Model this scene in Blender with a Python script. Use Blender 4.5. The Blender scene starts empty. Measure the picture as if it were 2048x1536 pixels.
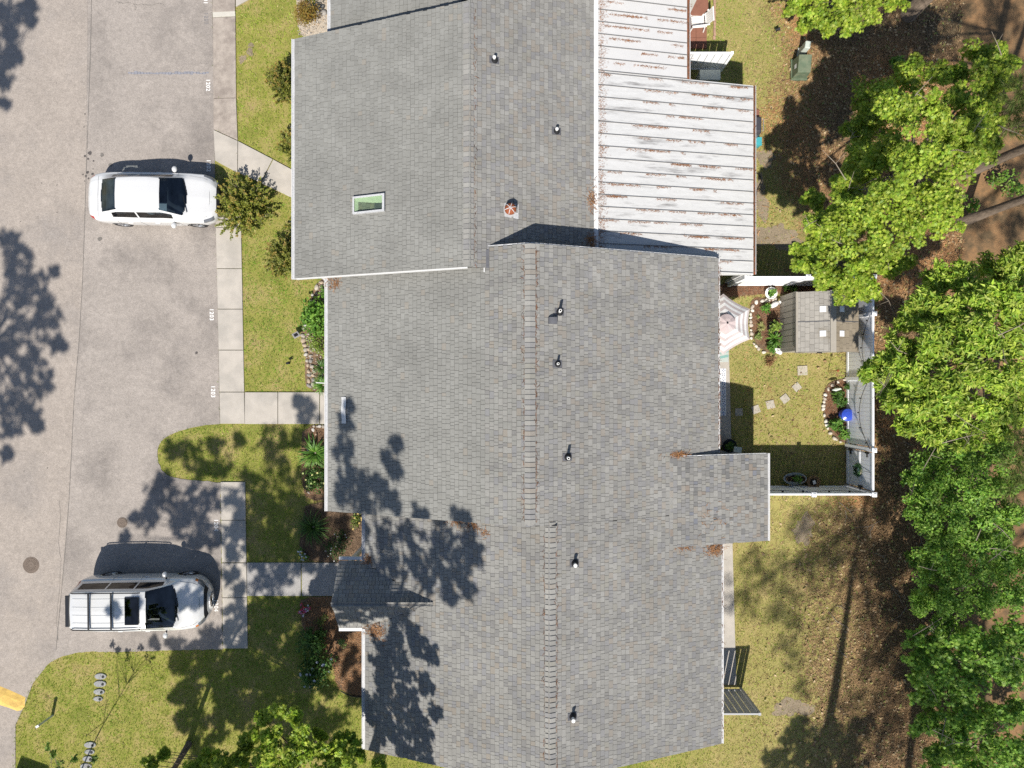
import bpy, math, random
import numpy as np
from mathutils import Vector, Matrix

RND = random.Random(11)
NR = np.random.default_rng(11)
scene = bpy.context.scene
COL = scene.collection

# ------------------------------------------------------------------ camera, sky, sun, exposure
CAM_H = 26.0          # drone height above the ground, metres
FOC = 1420.0          # focal length in photo pixels (2048 wide)
cam_data = bpy.data.cameras.new('camera')
cam = bpy.data.objects.new('camera', cam_data)
COL.objects.link(cam)
cam.location = (0, 0, CAM_H)
cam.rotation_euler = (0, 0, 0)
cam_data.sensor_width = 36.0
cam_data.lens = FOC / 2048 * 36.0
cam_data.clip_start = 0.1
cam_data.clip_end = 2000
scene.camera = cam

SHX, SHY = 0.15, 0.76            # shadow displacement per metre of height
sun_dir = Vector((-SHX, -SHY, 1.0)).normalized()     # towards the sun
world = bpy.data.worlds.new('World')
scene.world = world
world.use_nodes = True
wn = world.node_tree.nodes
wl = world.node_tree.links
wn.clear()
sky = wn.new('ShaderNodeTexSky')
sky.sky_type = 'NISHITA'
sky.sun_disc = False
sky.sun_elevation = math.asin(sun_dir.z)
sky.sun_rotation = math.atan2(sun_dir.x, sun_dir.y)
sky.air_density = 1.0
sky.dust_density = 0.6
sky.ozone_density = 1.0
bg = wn.new('ShaderNodeBackground')
bg.inputs['Strength'].default_value = 0.082
wo = wn.new('ShaderNodeOutputWorld')
wl.new(sky.outputs[0], bg.inputs[0])
wl.new(bg.outputs[0], wo.inputs[0])

sun_data = bpy.data.lights.new('sun', 'SUN')
sun_data.energy = 4.6
sun_data.angle = math.radians(0.65)
sun_data.color = (1.0, 0.955, 0.88)
sun = bpy.data.objects.new('sun', sun_data)
COL.objects.link(sun)
sun.rotation_euler = sun_dir.to_track_quat('Z', 'Y').to_euler()
sun.location = sun_dir * 60

vs = scene.view_settings
vs.view_transform = 'Standard'
vs.look = 'None'
vs.exposure = 0.48
vs.gamma = 1.0
vs.use_curve_mapping = False
scene.cycles.use_denoising = False
scene.cycles.max_bounces = 7
scene.cycles.diffuse_bounces = 3
scene.cycles.glossy_bounces = 3
scene.cycles.transmission_bounces = 4
scene.cycles.transparent_max_bounces = 8

# ------------------------------------------------------------------ helpers
def W(px, py, z=0.0):
    """photo pixel + true height above ground -> world point"""
    s = (CAM_H - z) / FOC
    return ((px - 1024) * s, -(py - 768) * s, z)

def W2(px, py, z=0.0):
    p = W(px, py, z)
    return (p[0], p[1])

def rgb(r, g, b):
    f = lambda c: (c / 255 / 12.92) if c <= 10 else ((c / 255 + 0.055) / 1.055) ** 2.4
    return (f(r), f(g), f(b))

MATS = {}
def mat(name, base=(0.5, 0.5, 0.5), rough=0.7, var=0.12, scale=6.0, fine=0.0, fscale=60.0, bump=0.0, bscale=40.0,
        attr=False, spec=0.3, metal=0.0, alt=None, altscale=1.5, altlo=0.42, althi=0.62, sheen=0.0, trans=0.0, coat=0.0, stretch=None, tex=0.0):
    """principled material, colour broken up with world-space noise"""
    m = bpy.data.materials.new(name)
    m.use_nodes = True
    nt = m.node_tree
    n, l = nt.nodes, nt.links
    n.clear()
    out = n.new('ShaderNodeOutputMaterial')
    b = n.new('ShaderNodeBsdfPrincipled')
    b.inputs['Roughness'].default_value = rough
    b.inputs['Specular IOR Level'].default_value = spec
    b.inputs['Metallic'].default_value = metal
    if coat:
        b.inputs['Coat Weight'].default_value = coat
        b.inputs['Coat Roughness'].default_value = 0.05
    geo = n.new('ShaderNodeNewGeometry')
    vec = geo.outputs['Position']
    if stretch:
        mp = n.new('ShaderNodeMapping')
        mp.inputs['Scale'].default_value = stretch
        l.new(vec, mp.inputs['Vector'])
        vec = mp.outputs[0]
    def noise(sc, det=4.0, rgh=0.6, v=vec):
        t = n.new('ShaderNodeTexNoise')
        t.inputs['Scale'].default_value = sc
        t.inputs['Detail'].default_value = det
        t.inputs['Roughness'].default_value = rgh
        l.new(v, t.inputs['Vector'])
        return t.outputs['Fac']
    if attr:
        a = n.new('ShaderNodeAttribute')
        a.attribute_name = 'Col'
        col = a.outputs['Color']
    else:
        c = n.new('ShaderNodeRGB')
        c.outputs[0].default_value = (*base, 1)
        col = c.outputs[0]
    if alt is not None:
        mr = n.new('ShaderNodeMapRange')
        mr.inputs['From Min'].default_value = altlo
        mr.inputs['From Max'].default_value = althi
        l.new(noise(altscale, 6.0, 0.65), mr.inputs['Value'])
        mx = n.new('ShaderNodeMix')
        mx.data_type = 'RGBA'
        l.new(mr.outputs[0], mx.inputs['Factor'])
        l.new(col, mx.inputs[6])
        mx.inputs[7].default_value = (*alt, 1)
        col = mx.outputs[2]
    def mul(col, amount, sc):
        mr = n.new('ShaderNodeMapRange')
        mr.inputs['From Min'].default_value = 0.25
        mr.inputs['From Max'].default_value = 0.75
        mr.inputs['To Min'].default_value = 1 - amount
        mr.inputs['To Max'].default_value = 1 + amount
        l.new(noise(sc), mr.inputs['Value'])
        vm = n.new('ShaderNodeVectorMath')
        vm.operation = 'SCALE'
        l.new(col, vm.inputs[0])
        l.new(mr.outputs[0], vm.inputs['Scale'])
        return vm.outputs[0]
    if var:
        col = mul(col, var, scale)
    if fine:
        col = mul(col, fine, fscale)
    if tex:
        col = mul(col, tex, 5.0)
    l.new(col, b.inputs['Base Color'])
    if bump:
        bm = n.new('ShaderNodeBump')
        bm.inputs['Strength'].default_value = bump
        bm.inputs['Distance'].default_value = 0.02
        l.new(noise(bscale), bm.inputs['Height'])
        l.new(bm.outputs[0], b.inputs['Normal'])
    if trans:
        tr = n.new('ShaderNodeBsdfTranslucent')
        l.new(col, tr.inputs['Color'])
        ms = n.new('ShaderNodeMixShader')
        ms.inputs[0].default_value = trans
        l.new(b.outputs[0], ms.inputs[1])
        l.new(tr.outputs[0], ms.inputs[2])
        l.new(ms.outputs[0], out.inputs[0])
    else:
        l.new(b.outputs[0], out.inputs[0])
    MATS[name] = m
    return m

def glass_mat(name, tint, gloss=0.06):
    m = bpy.data.materials.new(name)
    m.use_nodes = True
    n, l = m.node_tree.nodes, m.node_tree.links
    n.clear()
    out = n.new('ShaderNodeOutputMaterial')
    t = n.new('ShaderNodeBsdfTransparent')
    t.inputs[0].default_value = (*tint, 1)
    g = n.new('ShaderNodeBsdfGlossy')
    g.inputs['Roughness'].default_value = 0.02
    fr = n.new('ShaderNodeLayerWeight')
    fr.inputs[0].default_value = 0.25
    nz = n.new('ShaderNodeTexNoise')
    nz.inputs['Scale'].default_value = 3.0
    ad = n.new('ShaderNodeMath')
    ad.operation = 'MULTIPLY_ADD'
    l.new(nz.outputs['Fac'], ad.inputs[0])
    ad.inputs[1].default_value = gloss
    l.new(fr.outputs['Fresnel'], ad.inputs[2])
    mx = n.new('ShaderNodeMixShader')
    l.new(ad.outputs[0], mx.inputs[0])
    l.new(t.outputs[0], mx.inputs[1])
    l.new(g.outputs[0], mx.inputs[2])
    l.new(mx.outputs[0], out.inputs[0])
    MATS[name] = m
    return m

def origin_of(o):
    v = Vector((0, 0, 0))
    while o is not None:
        v = v + o.location
        o = o.parent
    return v

LABELS = {}
def tag(o, label=None, cat=None, group=None, kind=None):
    if label:
        o['label'] = label
        LABELS.setdefault(label, []).append((o.name, group))
    if cat:
        o['category'] = cat
    if group:
        o['group'] = group
    if kind:
        o['kind'] = kind
    return o

def thing(name, label, cat, loc=(0, 0, 0), rotz=0.0, group=None):
    o = bpy.data.objects.new(name, None)
    o.empty_display_size = 0.2
    COL.objects.link(o)
    o.location = loc
    o.rotation_euler = (0, 0, rotz)
    return tag(o, label, cat, group)

def mesh_np(name, V, faces_k, k, col=None, smooth=False):
    """mesh from arrays: V (n,3), faces_k (m,k) indices, col (m,3) per face"""
    me = bpy.data.meshes.new(name)
    V = np.ascontiguousarray(V, dtype=np.float32)
    faces_k = np.ascontiguousarray(faces_k, dtype=np.int32)
    m = len(faces_k)
    me.vertices.add(len(V))
    me.vertices.foreach_set('co', V.ravel())
    me.loops.add(m * k)
    me.loops.foreach_set('vertex_index', faces_k.ravel())
    me.polygons.add(m)
    me.polygons.foreach_set('loop_start', np.arange(0, m * k, k, dtype=np.int32))
    me.polygons.foreach_set('loop_total', np.full(m, k, dtype=np.int32))
    if col is not None:
        at = me.attributes.new('Col', 'FLOAT_COLOR', 'CORNER')
        c4 = np.ones((m * k, 4), dtype=np.float32)
        c4[:, :3] = np.repeat(np.asarray(col, dtype=np.float32), k, axis=0)
        at.data.foreach_set('color', c4.ravel())
    me.update(calc_edges=True)
    me.polygons.foreach_set('use_smooth', np.full(m, smooth, dtype=bool))
    return me

def obj_mesh(name, me, material, parent=None):
    o = bpy.data.objects.new(name, me)
    COL.objects.link(o)
    if material is not None:
        me.materials.clear()
        me.materials.append(MATS[material] if isinstance(material, str) else material)
    o.parent = parent
    return o

class MB:
    """collects polygons; build() links them as one mesh object"""
    def __init__(self):
        self.v, self.f, self.c = [], [], []
        self.col = (1, 1, 1)
    def poly(self, pts, col=None):
        i = len(self.v)
        self.v.extend([tuple(p) for p in pts])
        self.f.append(tuple(range(i, i + len(pts))))
        self.c.append(col or self.col)
    def idx(self, pts, faces, col=None):
        i = len(self.v)
        self.v.extend([tuple(p) for p in pts])
        for f in faces:
            self.f.append(tuple(i + k for k in f))
            self.c.append(col or self.col)
    def box(self, x0, x1, y0, y1, z0, z1, col=None):
        p = [(x0, y0, z0), (x1, y0, z0), (x1, y1, z0), (x0, y1, z0), (x0, y0, z1), (x1, y0, z1), (x1, y1, z1), (x0, y1, z1)]
        self.idx(p, [(3, 2, 1, 0), (4, 5, 6, 7), (0, 1, 5, 4), (1, 2, 6, 5), (2, 3, 7, 6), (3, 0, 4, 7)], col)
    def obox(self, c, size, rz=0.0, rx=0.0, ry=0.0, col=None, taper=1.0):
        M = Matrix.Rotation(rz, 3, 'Z') @ Matrix.Rotation(ry, 3, 'Y') @ Matrix.Rotation(rx, 3, 'X')
        a, b, h = size[0] / 2, size[1] / 2, size[2] / 2
        p = []
        for z, t in ((-h, 1.0), (h, taper)):
            for x, y in ((-a, -b), (a, -b), (a, b), (-a, b)):
                p.append(Vector(c) + M @ Vector((x * t, y * t, z)))
        self.idx(p, [(3, 2, 1, 0), (4, 5, 6, 7), (0, 1, 5, 4), (1, 2, 6, 5), (2, 3, 7, 6), (3, 0, 4, 7)], col)
    def prism(self, poly, z0, z1, col=None):
        n = len(poly)
        a = sum(poly[i][0] * poly[(i + 1) % n][1] - poly[(i + 1) % n][0] * poly[i][1] for i in range(n))
        if a < 0:
            poly = list(reversed(poly))
        p = [(x, y, z0) for x, y in poly] + [(x, y, z1) for x, y in poly]
        f = [tuple(reversed(range(n))), tuple(range(n, 2 * n))]
        for i in range(n):
            j = (i + 1) % n
            f.append((i, j, n + j, n + i))
        self.idx(p, f, col)
    def tube(self, pts, rad, n=8, col=None, caps=True):
        pts = [Vector(p) for p in pts]
        if not isinstance(rad, (list, tuple)):
            rad = [rad] * len(pts)
        rings = []
        up = Vector((0.13, 0.31, 0.94))
        for i, p in enumerate(pts):
            d = (pts[min(i + 1, len(pts) - 1)] - pts[max(i - 1, 0)])
            if d.length < 1e-9:
                d = Vector((0, 0, 1))
            d.normalize()
            a = d.cross(up)
            if a.length < 1e-3:
                a = d.cross(Vector((1, 0, 0)))
            a.normalize()
            b = d.cross(a)
            rings.append([p + (a * math.cos(2 * math.pi * k / n) + b * math.sin(2 * math.pi * k / n)) * rad[i] for k in range(n)])
        vs_ = [q for r in rings for q in r]
        f = []
        for i in range(len(pts) - 1):
            for k in range(n):
                k2 = (k + 1) % n
                f.append((i * n + k, i * n + k2, (i + 1) * n + k2, (i + 1) * n + k))
        if caps:
            f.append(tuple(range(n)))
            f.append(tuple(reversed(range((len(pts) - 1) * n, len(pts) * n))))
        self.idx(vs_, f, col)
    def lathe(self, prof, n=20, c=(0, 0, 0), sx=1.0, sy=1.0, col=None, rz=0.0):
        vs_, f = [], []
        for r, z in prof:
            for k in range(n):
                a = 2 * math.pi * k / n + rz
                vs_.append((c[0] + r * sx * math.cos(a), c[1] + r * sy * math.sin(a), c[2] + z))
        for i in range(len(prof) - 1):
            for k in range(n):
                k2 = (k + 1) % n
                f.append((i * n + k, i * n + k2, (i + 1) * n + k2, (i + 1) * n + k))
        f.append(tuple(reversed(range(n))))
        f.append(tuple(range((len(prof) - 1) * n, len(prof) * n)))
        self.idx(vs_, f, col)
    def blob(self, c, r, seed=0, nu=9, nv=6, rough=0.18, col=None, rz=0.0):
        rr = random.Random(seed)
        ph = [rr.uniform(0, 6.28) for _ in range(6)]
        vs_, f = [], []
        for i in range(nv + 1):
            th = math.pi * i / nv
            for k in range(nu):
                a = 2 * math.pi * k / nu
                q = 1 + rough * (math.sin(2 * a + ph[0]) * math.sin(th) + 0.6 * math.sin(3 * a + ph[1] + th) * math.sin(th) + 0.5 * math.cos(2 * th + ph[2]))
                x, y, z = math.sin(th) * math.cos(a) * r[0] * q, math.sin(th) * math.sin(a) * r[1] * q, math.cos(th) * r[2] * q
                vs_.append((c[0] + x * math.cos(rz) - y * math.sin(rz), c[1] + x * math.sin(rz) + y * math.cos(rz), c[2] + z))
        for i in range(nv):
            for k in range(nu):
                k2 = (k + 1) % nu
                f.append((i * nu + k, (i + 1) * nu + k, (i + 1) * nu + k2, i * nu + k2))
        self.idx(vs_, f, col)
    def build(self, name, material, parent=None, smooth=False, local=False, bevel=0.0, origin=None):
        V = np.array(self.v, dtype=np.float64).reshape(-1, 3)
        off = Vector((0, 0, 0))
        if parent is not None and not local:
            off = origin_of(parent)
        o0 = Vector(origin) if origin is not None else off
        V = V - np.array(o0)
        me = bpy.data.meshes.new(name)
        me.from_pydata(V.tolist(), [], self.f)
        at = me.attributes.new('Col', 'FLOAT_COLOR', 'CORNER')
        tot = np.array([len(f) for f in self.f])
        c4 = np.ones((int(tot.sum()), 4), dtype=np.float32)
        c4[:, :3] = np.repeat(np.array(self.c, dtype=np.float32).reshape(-1, 3), tot, axis=0)
        at.data.foreach_set('color', c4.ravel())
        if smooth:
            me.polygons.foreach_set('use_smooth', np.ones(len(self.f), dtype=bool))
        me.update()
        o = obj_mesh(name, me, material, parent)
        if origin is not None:
            o.location = o0 - off
        if bevel:
            b = o.modifiers.new('bevel', 'BEVEL')
            b.width = bevel
            b.segments = 2
            b.limit_method = 'ANGLE'
        return o

def vnoise(x, y, sc, seed):
    g = np.random.default_rng(seed).random((64, 64))
    u, v = np.asarray(x) * sc + 1000.3, np.asarray(y) * sc + 1000.7
    i, j = np.floor(u).astype(int), np.floor(v).astype(int)
    fu, fv = u - i, v - j
    fu, fv = fu * fu * (3 - 2 * fu), fv * fv * (3 - 2 * fv)
    a, b = g[i % 64, j % 64], g[(i + 1) % 64, j % 64]
    c, d = g[i % 64, (j + 1) % 64], g[(i + 1) % 64, (j + 1) % 64]
    return (a * (1 - fu) + b * fu) * (1 - fv) + (c * (1 - fu) + d * fu) * fv

def in_poly(x, y, poly):
    x, y = np.asarray(x), np.asarray(y)
    r = np.zeros(x.shape, dtype=bool)
    n = len(poly)
    for i in range(n):
        x0, y0 = poly[i]
        x1, y1 = poly[(i + 1) % n]
        if y0 == y1:
            continue
        c = ((y0 > y) != (y1 > y)) & (x < (x1 - x0) * (y - y0) / (y1 - y0) + x0)
        r ^= c
    return r

def smooth_poly(poly, it=2):
    for _ in range(it):
        q = []
        for i in range(len(poly)):
            a, b = poly[i], poly[(i + 1) % len(poly)]
            q.append((a[0] * .75 + b[0] * .25, a[1] * .75 + b[1] * .25))
            q.append((a[0] * .25 + b[0] * .75, a[1] * .25 + b[1] * .75))
        poly = q
    return poly

# ------------------------------------------------------------------ materials
mat('asphalt', (0.330, 0.286, 0.248), 0.9, var=0.08, scale=0.9, fine=0.25, fscale=26, bump=0.7, bscale=40, alt=(0.268, 0.238, 0.215), altscale=0.32, altlo=0.47, althi=0.68, tex=0.12)
mat('asphalt_lot', (0.316, 0.279, 0.248), 0.9, var=0.10, scale=0.7, fine=0.25, fscale=26, bump=0.7, bscale=40, alt=(0.205, 0.182, 0.165), altscale=0.38, altlo=0.48, althi=0.70, tex=0.12)
mat('oil', (0.09, 0.08, 0.075), 0.5, var=0.3, scale=20)
mat('asphalt_seam', (0.17, 0.155, 0.14), 0.9, var=0.2, scale=8)
mat('blue_stain', (0.235, 0.235, 0.26), 0.9, var=0.2, scale=8, fine=0.3, fscale=50)
mat('paint_white', (0.75, 0.74, 0.72), 0.7, var=0.12, scale=30, alt=(0.42, 0.40, 0.38), altscale=30, altlo=0.55, althi=0.8)
mat('paint_ghost', (0.185, 0.175, 0.175), 0.8, var=0.2, scale=30)
mat('paint_yellow', (0.60, 0.40, 0.11), 0.8, var=0.15, scale=5, fine=0.2, fscale=40, alt=(0.36, 0.22, 0.08), altscale=4, altlo=0.5, althi=0.8, bump=0.3)
mat('concrete', (0.44, 0.40, 0.35), 0.85, var=0.08, scale=2.5, fine=0.10, fscale=60, bump=0.2, bscale=80, alt=(0.37, 0.34, 0.30), altscale=1.3)
mat('concrete_old', (0.37, 0.32, 0.275), 0.9, var=0.12, scale=4, fine=0.2, fscale=45, bump=0.4, bscale=80, alt=(0.26, 0.22, 0.19), altscale=2.2)
mat('concrete_patch', (0.50, 0.47, 0.41), 0.85, var=0.06, scale=8)
mat('aggregate', (0.33, 0.315, 0.30), 0.9, var=0.1, scale=4, fine=0.45, fscale=48, bump=0.6, bscale=70)
mat('soil', (0.24, 0.19, 0.13), 0.95, var=0.25, scale=2.0, fine=0.4, fscale=30, bump=0.7, bscale=25)
mat('mulch', (0.14, 0.095, 0.062), 0.95, var=0.3, scale=3, fine=0.5, fscale=26, bump=1.0, bscale=28, alt=(0.21, 0.135, 0.08), altscale=2.5)
mat('gravel', (0.42, 0.36, 0.29), 0.9, var=0.2, scale=10, fine=0.5, fscale=30, bump=1.0, bscale=25)
mat('shingle', attr=True, rough=0.92, var=0.13, scale=0.75, tex=0.05, fine=0.14, fscale=60, bump=0.25, bscale=120, spec=0.2)
mat('roof_deck', (0.06, 0.056, 0.052), 0.9, var=0.1)
mat('white_trim', (0.62, 0.615, 0.605), 0.55, var=0.05, scale=4)
mat('gutter', (0.47, 0.47, 0.475), 0.5, var=0.06, scale=3, fine=0.25, fscale=26)
mat('siding', (0.55, 0.54, 0.50), 0.7, var=0.05, scale=4)
mat('door_paint', (0.10, 0.14, 0.18), 0.5, var=0.05)
mat('rust', (0.26, 0.075, 0.03), 0.7, var=0.3, scale=14)
mat('pvc', (0.70, 0.69, 0.66), 0.5, var=0.06, scale=20)
mat('black_rubber', (0.018, 0.018, 0.02), 0.6, var=0.2, scale=20)
mat('flashing', (0.11, 0.11, 0.12), 0.6, var=0.15, scale=8)
mat('panel_white', (0.525, 0.52, 0.51), 0.6, var=0.09, scale=3, fine=0.10, fscale=22, alt=(0.17, 0.162, 0.158), altscale=1.3, altlo=0.555, althi=0.76, stretch=(0.5, 3.4, 1))
mat('panel_clean', (0.54, 0.53, 0.52), 0.55, var=0.05, scale=3, fine=0.04, fscale=40)
mat('needle', attr=True, rough=0.8, var=0.2, scale=6, spec=0.2)
mat('grass', attr=True, rough=0.75, var=0.10, scale=3, spec=0.2, trans=0.30)
mat('leaf', attr=True, rough=0.5, var=0.16, scale=1.3, spec=0.35, trans=0.36)
mat('seam_shade_grey', (0.17, 0.165, 0.16), 0.6, var=0.15, scale=8)  # dark tone paints in the thin shadow under each porch seam
mat('bark', (0.15, 0.115, 0.085), 0.95, var=0.3, scale=5, fine=0.4, fscale=18, bump=1.0, bscale=14, stretch=(1, 1, 0.25))
mat('twig', (0.24, 0.20, 0.155), 0.9, var=0.25, scale=6)
mat('rock', attr=True, rough=0.85, var=0.2, scale=9, fine=0.15, fscale=40, bump=0.5, bscale=30)
mat('vinyl', (0.90, 0.91, 0.93), 0.45, var=0.04, scale=3)
mat('vinyl_grey', (0.40, 0.40, 0.40), 0.6, var=0.08, scale=4)
mat('black_metal', (0.02, 0.02, 0.022), 0.45, var=0.15, scale=20)
mat('resin_wall', (0.33, 0.30, 0.255), 0.7, var=0.06, scale=4)
mat('resin_roof', attr=True, rough=0.75, var=0.10, scale=1.6, fine=0.06, fscale=50, alt=(0.20, 0.165, 0.115), altscale=0.7, altlo=0.55, althi=0.75)
mat('skylight_white', (0.72, 0.72, 0.72), 0.4, var=0.04)
mat('fabric', attr=True, rough=0.85, var=0.05, scale=4, trans=0.18)
mat('blue_glaze', (0.03, 0.07, 0.42), 0.22, var=0.15, scale=10, spec=0.6)
mat('terracotta', (0.30, 0.13, 0.075), 0.85, var=0.15, scale=6)
mat('galvanised', (0.38, 0.40, 0.40), 0.45, var=0.15, scale=8, metal=0.5)
mat('wicker', (0.24, 0.15, 0.075), 0.8, var=0.25, scale=25)
mat('dark_soil', (0.04, 0.03, 0.022), 0.95, var=0.3, scale=20)
mat('statue', (0.75, 0.73, 0.70), 0.6, var=0.08, scale=15)
mat('transformer', (0.10, 0.135, 0.085), 0.6, var=0.15, scale=5, alt=(0.15, 0.17, 0.11), altscale=4)
mat('pedestal', (0.50, 0.54, 0.48), 0.5, var=0.08, scale=6)
mat('plastic_white', (0.80, 0.79, 0.77), 0.4, var=0.04, scale=10)
mat('pavers', (0.235, 0.105, 0.07), 0.85, var=0.12, scale=5, fine=0.12, fscale=50)
mat('brick_edge', (0.38, 0.24, 0.17), 0.85, var=0.2, scale=10)
mat('grill', (0.055, 0.055, 0.065), 0.35, var=0.1, scale=8)
mat('teal', (0.06, 0.36, 0.40), 0.5, var=0.1)
mat('flower', attr=True, rough=0.6, var=0.1, scale=10, trans=0.2)
mat('steppingstone', (0.40, 0.36, 0.30), 0.9, var=0.12, scale=6, fine=0.2, fscale=50, bump=0.4)
mat('rug', attr=True, rough=0.9, var=0.05, scale=10)
mat('iron_cover', (0.16, 0.125, 0.10), 0.7, var=0.2, scale=12, metal=0.2, bump=0.4)
mat('meter_lid', (0.27, 0.27, 0.27), 0.75, var=0.2, scale=10, bump=0.3)
mat('car_white', (0.60, 0.597, 0.59), 0.26, var=0.015, scale=2, spec=0.5, coat=0.6)
mat('car_silver', (0.66, 0.655, 0.64), 0.26, var=0.02, scale=2, spec=0.5, coat=0.8, metal=0.22)
mat('tyre', (0.022, 0.022, 0.024), 0.85, var=0.2, scale=20)
mat('alloy', (0.45, 0.45, 0.46), 0.3, var=0.06, scale=10, metal=0.7)
mat('trim_black', (0.016, 0.016, 0.018), 0.35, var=0.1, scale=10, spec=0.5)
mat('interior', (0.045, 0.048, 0.055), 0.8, var=0.2, scale=10)
mat('seat_sunlit', (0.34, 0.37, 0.39), 0.8, var=0.1, scale=10)  # lighter copy of the seat colour, with sunlight painted in
mat('lamp_clear', (0.14, 0.145, 0.155), 0.12, var=0.2, scale=14, spec=0.7, coat=0.8)
mat('lamp_red', (0.35, 0.02, 0.015), 0.2, var=0.1, scale=14, coat=0.8)
mat('lamp_amber', (0.55, 0.16, 0.02), 0.2, var=0.1, scale=14, coat=0.8)
mat('chrome', (0.6, 0.6, 0.6), 0.15, var=0.05, scale=10, metal=1.0)
glass_mat('car_glass', (0.46, 0.55, 0.60), 0.16)
glass_mat('dark_glass', (0.03, 0.035, 0.045), 0.12)
glass_mat('skylight_glass', (0.86, 0.92, 0.84), 0.05)
mat('skylight_well', (0.50, 0.53, 0.46), 0.8, var=0.05)

# ground: turf soil on the house side, pine straw and leaf litter towards the wood
def ground_material():
    m = bpy.data.materials.new('ground')
    m.use_nodes = True
    n, l = m.node_tree.nodes, m.node_tree.links
    n.clear()
    out = n.new('ShaderNodeOutputMaterial')
    b = n.new('ShaderNodeBsdfPrincipled')
    b.inputs['Roughness'].default_value = 0.95
    b.inputs['Specular IOR Level'].default_value = 0.15
    geo = n.new('ShaderNodeNewGeometry')
    sep = n.new('ShaderNodeSeparateXYZ')
    l.new(geo.outputs['Position'], sep.inputs[0])
    def noise(sc, det=5.0):
        t = n.new('ShaderNodeTexNoise')
        t.inputs['Scale'].default_value = sc
        t.inputs['Detail'].default_value = det
        t.inputs['Roughness'].default_value = 0.65
        l.new(geo.outputs['Position'], t.inputs['Vector'])
        return t.outputs['Fac']
    def ramp(fac, stops):
        r = n.new('ShaderNodeValToRGB')
        el = r.color_ramp.elements
        el[0].position, el[0].color = stops[0][0], (*stops[0][1], 1)
        el[1].position, el[1].color = stops[-1][0], (*stops[-1][1], 1)
        for p, c in stops[1:-1]:
            e = el.new(p)
            e.color = (*c, 1)
        l.new(fac, r.inputs[0])
        return r.outputs[0]
    turf = ramp(noise(1.1), [(0.30, (0.17, 0.18, 0.04)), (0.48, (0.25, 0.24, 0.06)), (0.62, (0.32, 0.26, 0.10)), (0.75, (0.27, 0.20, 0.10))])
    litter = ramp(noise(1.6), [(0.28, (0.06, 0.05, 0.03)), (0.45, (0.15, 0.10, 0.055)), (0.60, (0.27, 0.155, 0.075)), (0.75, (0.18, 0.135, 0.08))])
    # paler thatch on the back lawn
    th = n.new('ShaderNodeMapRange')
    th.inputs['From Min'].default_value = 5.5
    th.inputs['From Max'].default_value = 7.5
    th.inputs['To Max'].default_value = 0.5
    l.new(sep.outputs['X'], th.inputs['Value'])
    tm = n.new('ShaderNodeMix')
    tm.data_type = 'RGBA'
    l.new(th.outputs[0], tm.inputs['Factor'])
    l.new(turf, tm.inputs[6])
    tm.inputs[7].default_value = (0.34, 0.28, 0.12, 1)
    turf = tm.outputs[2]
    # distance into the wood, broken by noise
    a = n.new('ShaderNodeMath')
    a.operation = 'MULTIPLY_ADD'
    l.new(noise(0.55), a.inputs[0])
    a.inputs[1].default_value = 4.0
    gt = n.new('ShaderNodeMath')
    gt.operation = 'GREATER_THAN'
    l.new(sep.outputs['Y'], gt.inputs[0])
    gt.inputs[1].default_value = 3.75
    ma = n.new('ShaderNodeMath')
    ma.operation = 'MULTIPLY_ADD'
    l.new(gt.outputs[0], ma.inputs[0])
    ma.inputs[1].default_value = 2.0
    l.new(sep.outputs['X'], ma.inputs[2])
    l.new(ma.outputs[0], a.inputs[2])
    mr = n.new('ShaderNodeMapRange')
    mr.inputs['From Min'].default_value = 13.9
    mr.inputs['From Max'].default_value = 15.4
    l.new(a.outputs[0], mr.inputs['Value'])
    mx = n.new('ShaderNodeMix')
    mx.data_type = 'RGBA'
    l.new(mr.outputs[0], mx.inputs['Factor'])
    l.new(turf, mx.inputs[6])
    l.new(litter, mx.inputs[7])
    f = n.new('ShaderNodeMapRange')
    f.inputs['To Min'].default_value = 0.62
    f.inputs['To Max'].default_value = 1.38
    l.new(noise(34), f.inputs['Value'])
    sc = n.new('ShaderNodeVectorMath')
    sc.operation = 'SCALE'
    l.new(mx.outputs[2], sc.inputs[0])
    l.new(f.outputs[0], sc.inputs['Scale'])
    l.new(sc.outputs[0], b.inputs['Base Color'])
    bm = n.new('ShaderNodeBump')
    bm.inputs['Strength'].default_value = 0.8
    bm.inputs['Distance'].default_value = 0.03
    l.new(noise(26), bm.inputs['Height'])
    l.new(bm.outputs[0], b.inputs['Normal'])
    l.new(b.outputs[0], out.inputs[0])
    MATS['ground'] = m
ground_material()

# ------------------------------------------------------------------ ground, road, pavement
def struct(o):
    o['kind'] = 'structure'
    return o

g = MB()
N_G = 40
for i in range(1):
    g.poly([(-400, -400, 0), (400, -400, 0), (400, 400, 0), (-400, 400, 0)])
ground = struct(g.build('ground', 'ground'))

ROAD_PX = [(-1200, -1500), (425, -1500), (425, 0), (430, 330), (432, 430), (440, 848), (412, 850), (385, 855), (362, 861), (340, 870), (326, 879), (318, 891), (315, 908),
           (317, 926), (323, 940), (335, 950), (355, 956), (380, 960), (441, 965), (446, 1298), (380, 1300), (300, 1302), (240, 1304), (180, 1303), (150, 1306), (126, 1312), (104, 1323),
           (88, 1335), (75, 1350), (66, 1366), (57, 1386), (50, 1408), (42, 1422), (35, 1432), (31, 1450), (29, 1480), (28, 1540), (26, 3000), (-1200, 3000)]
ROAD = [W2(x, y) for x, y in ROAD_PX]
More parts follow.
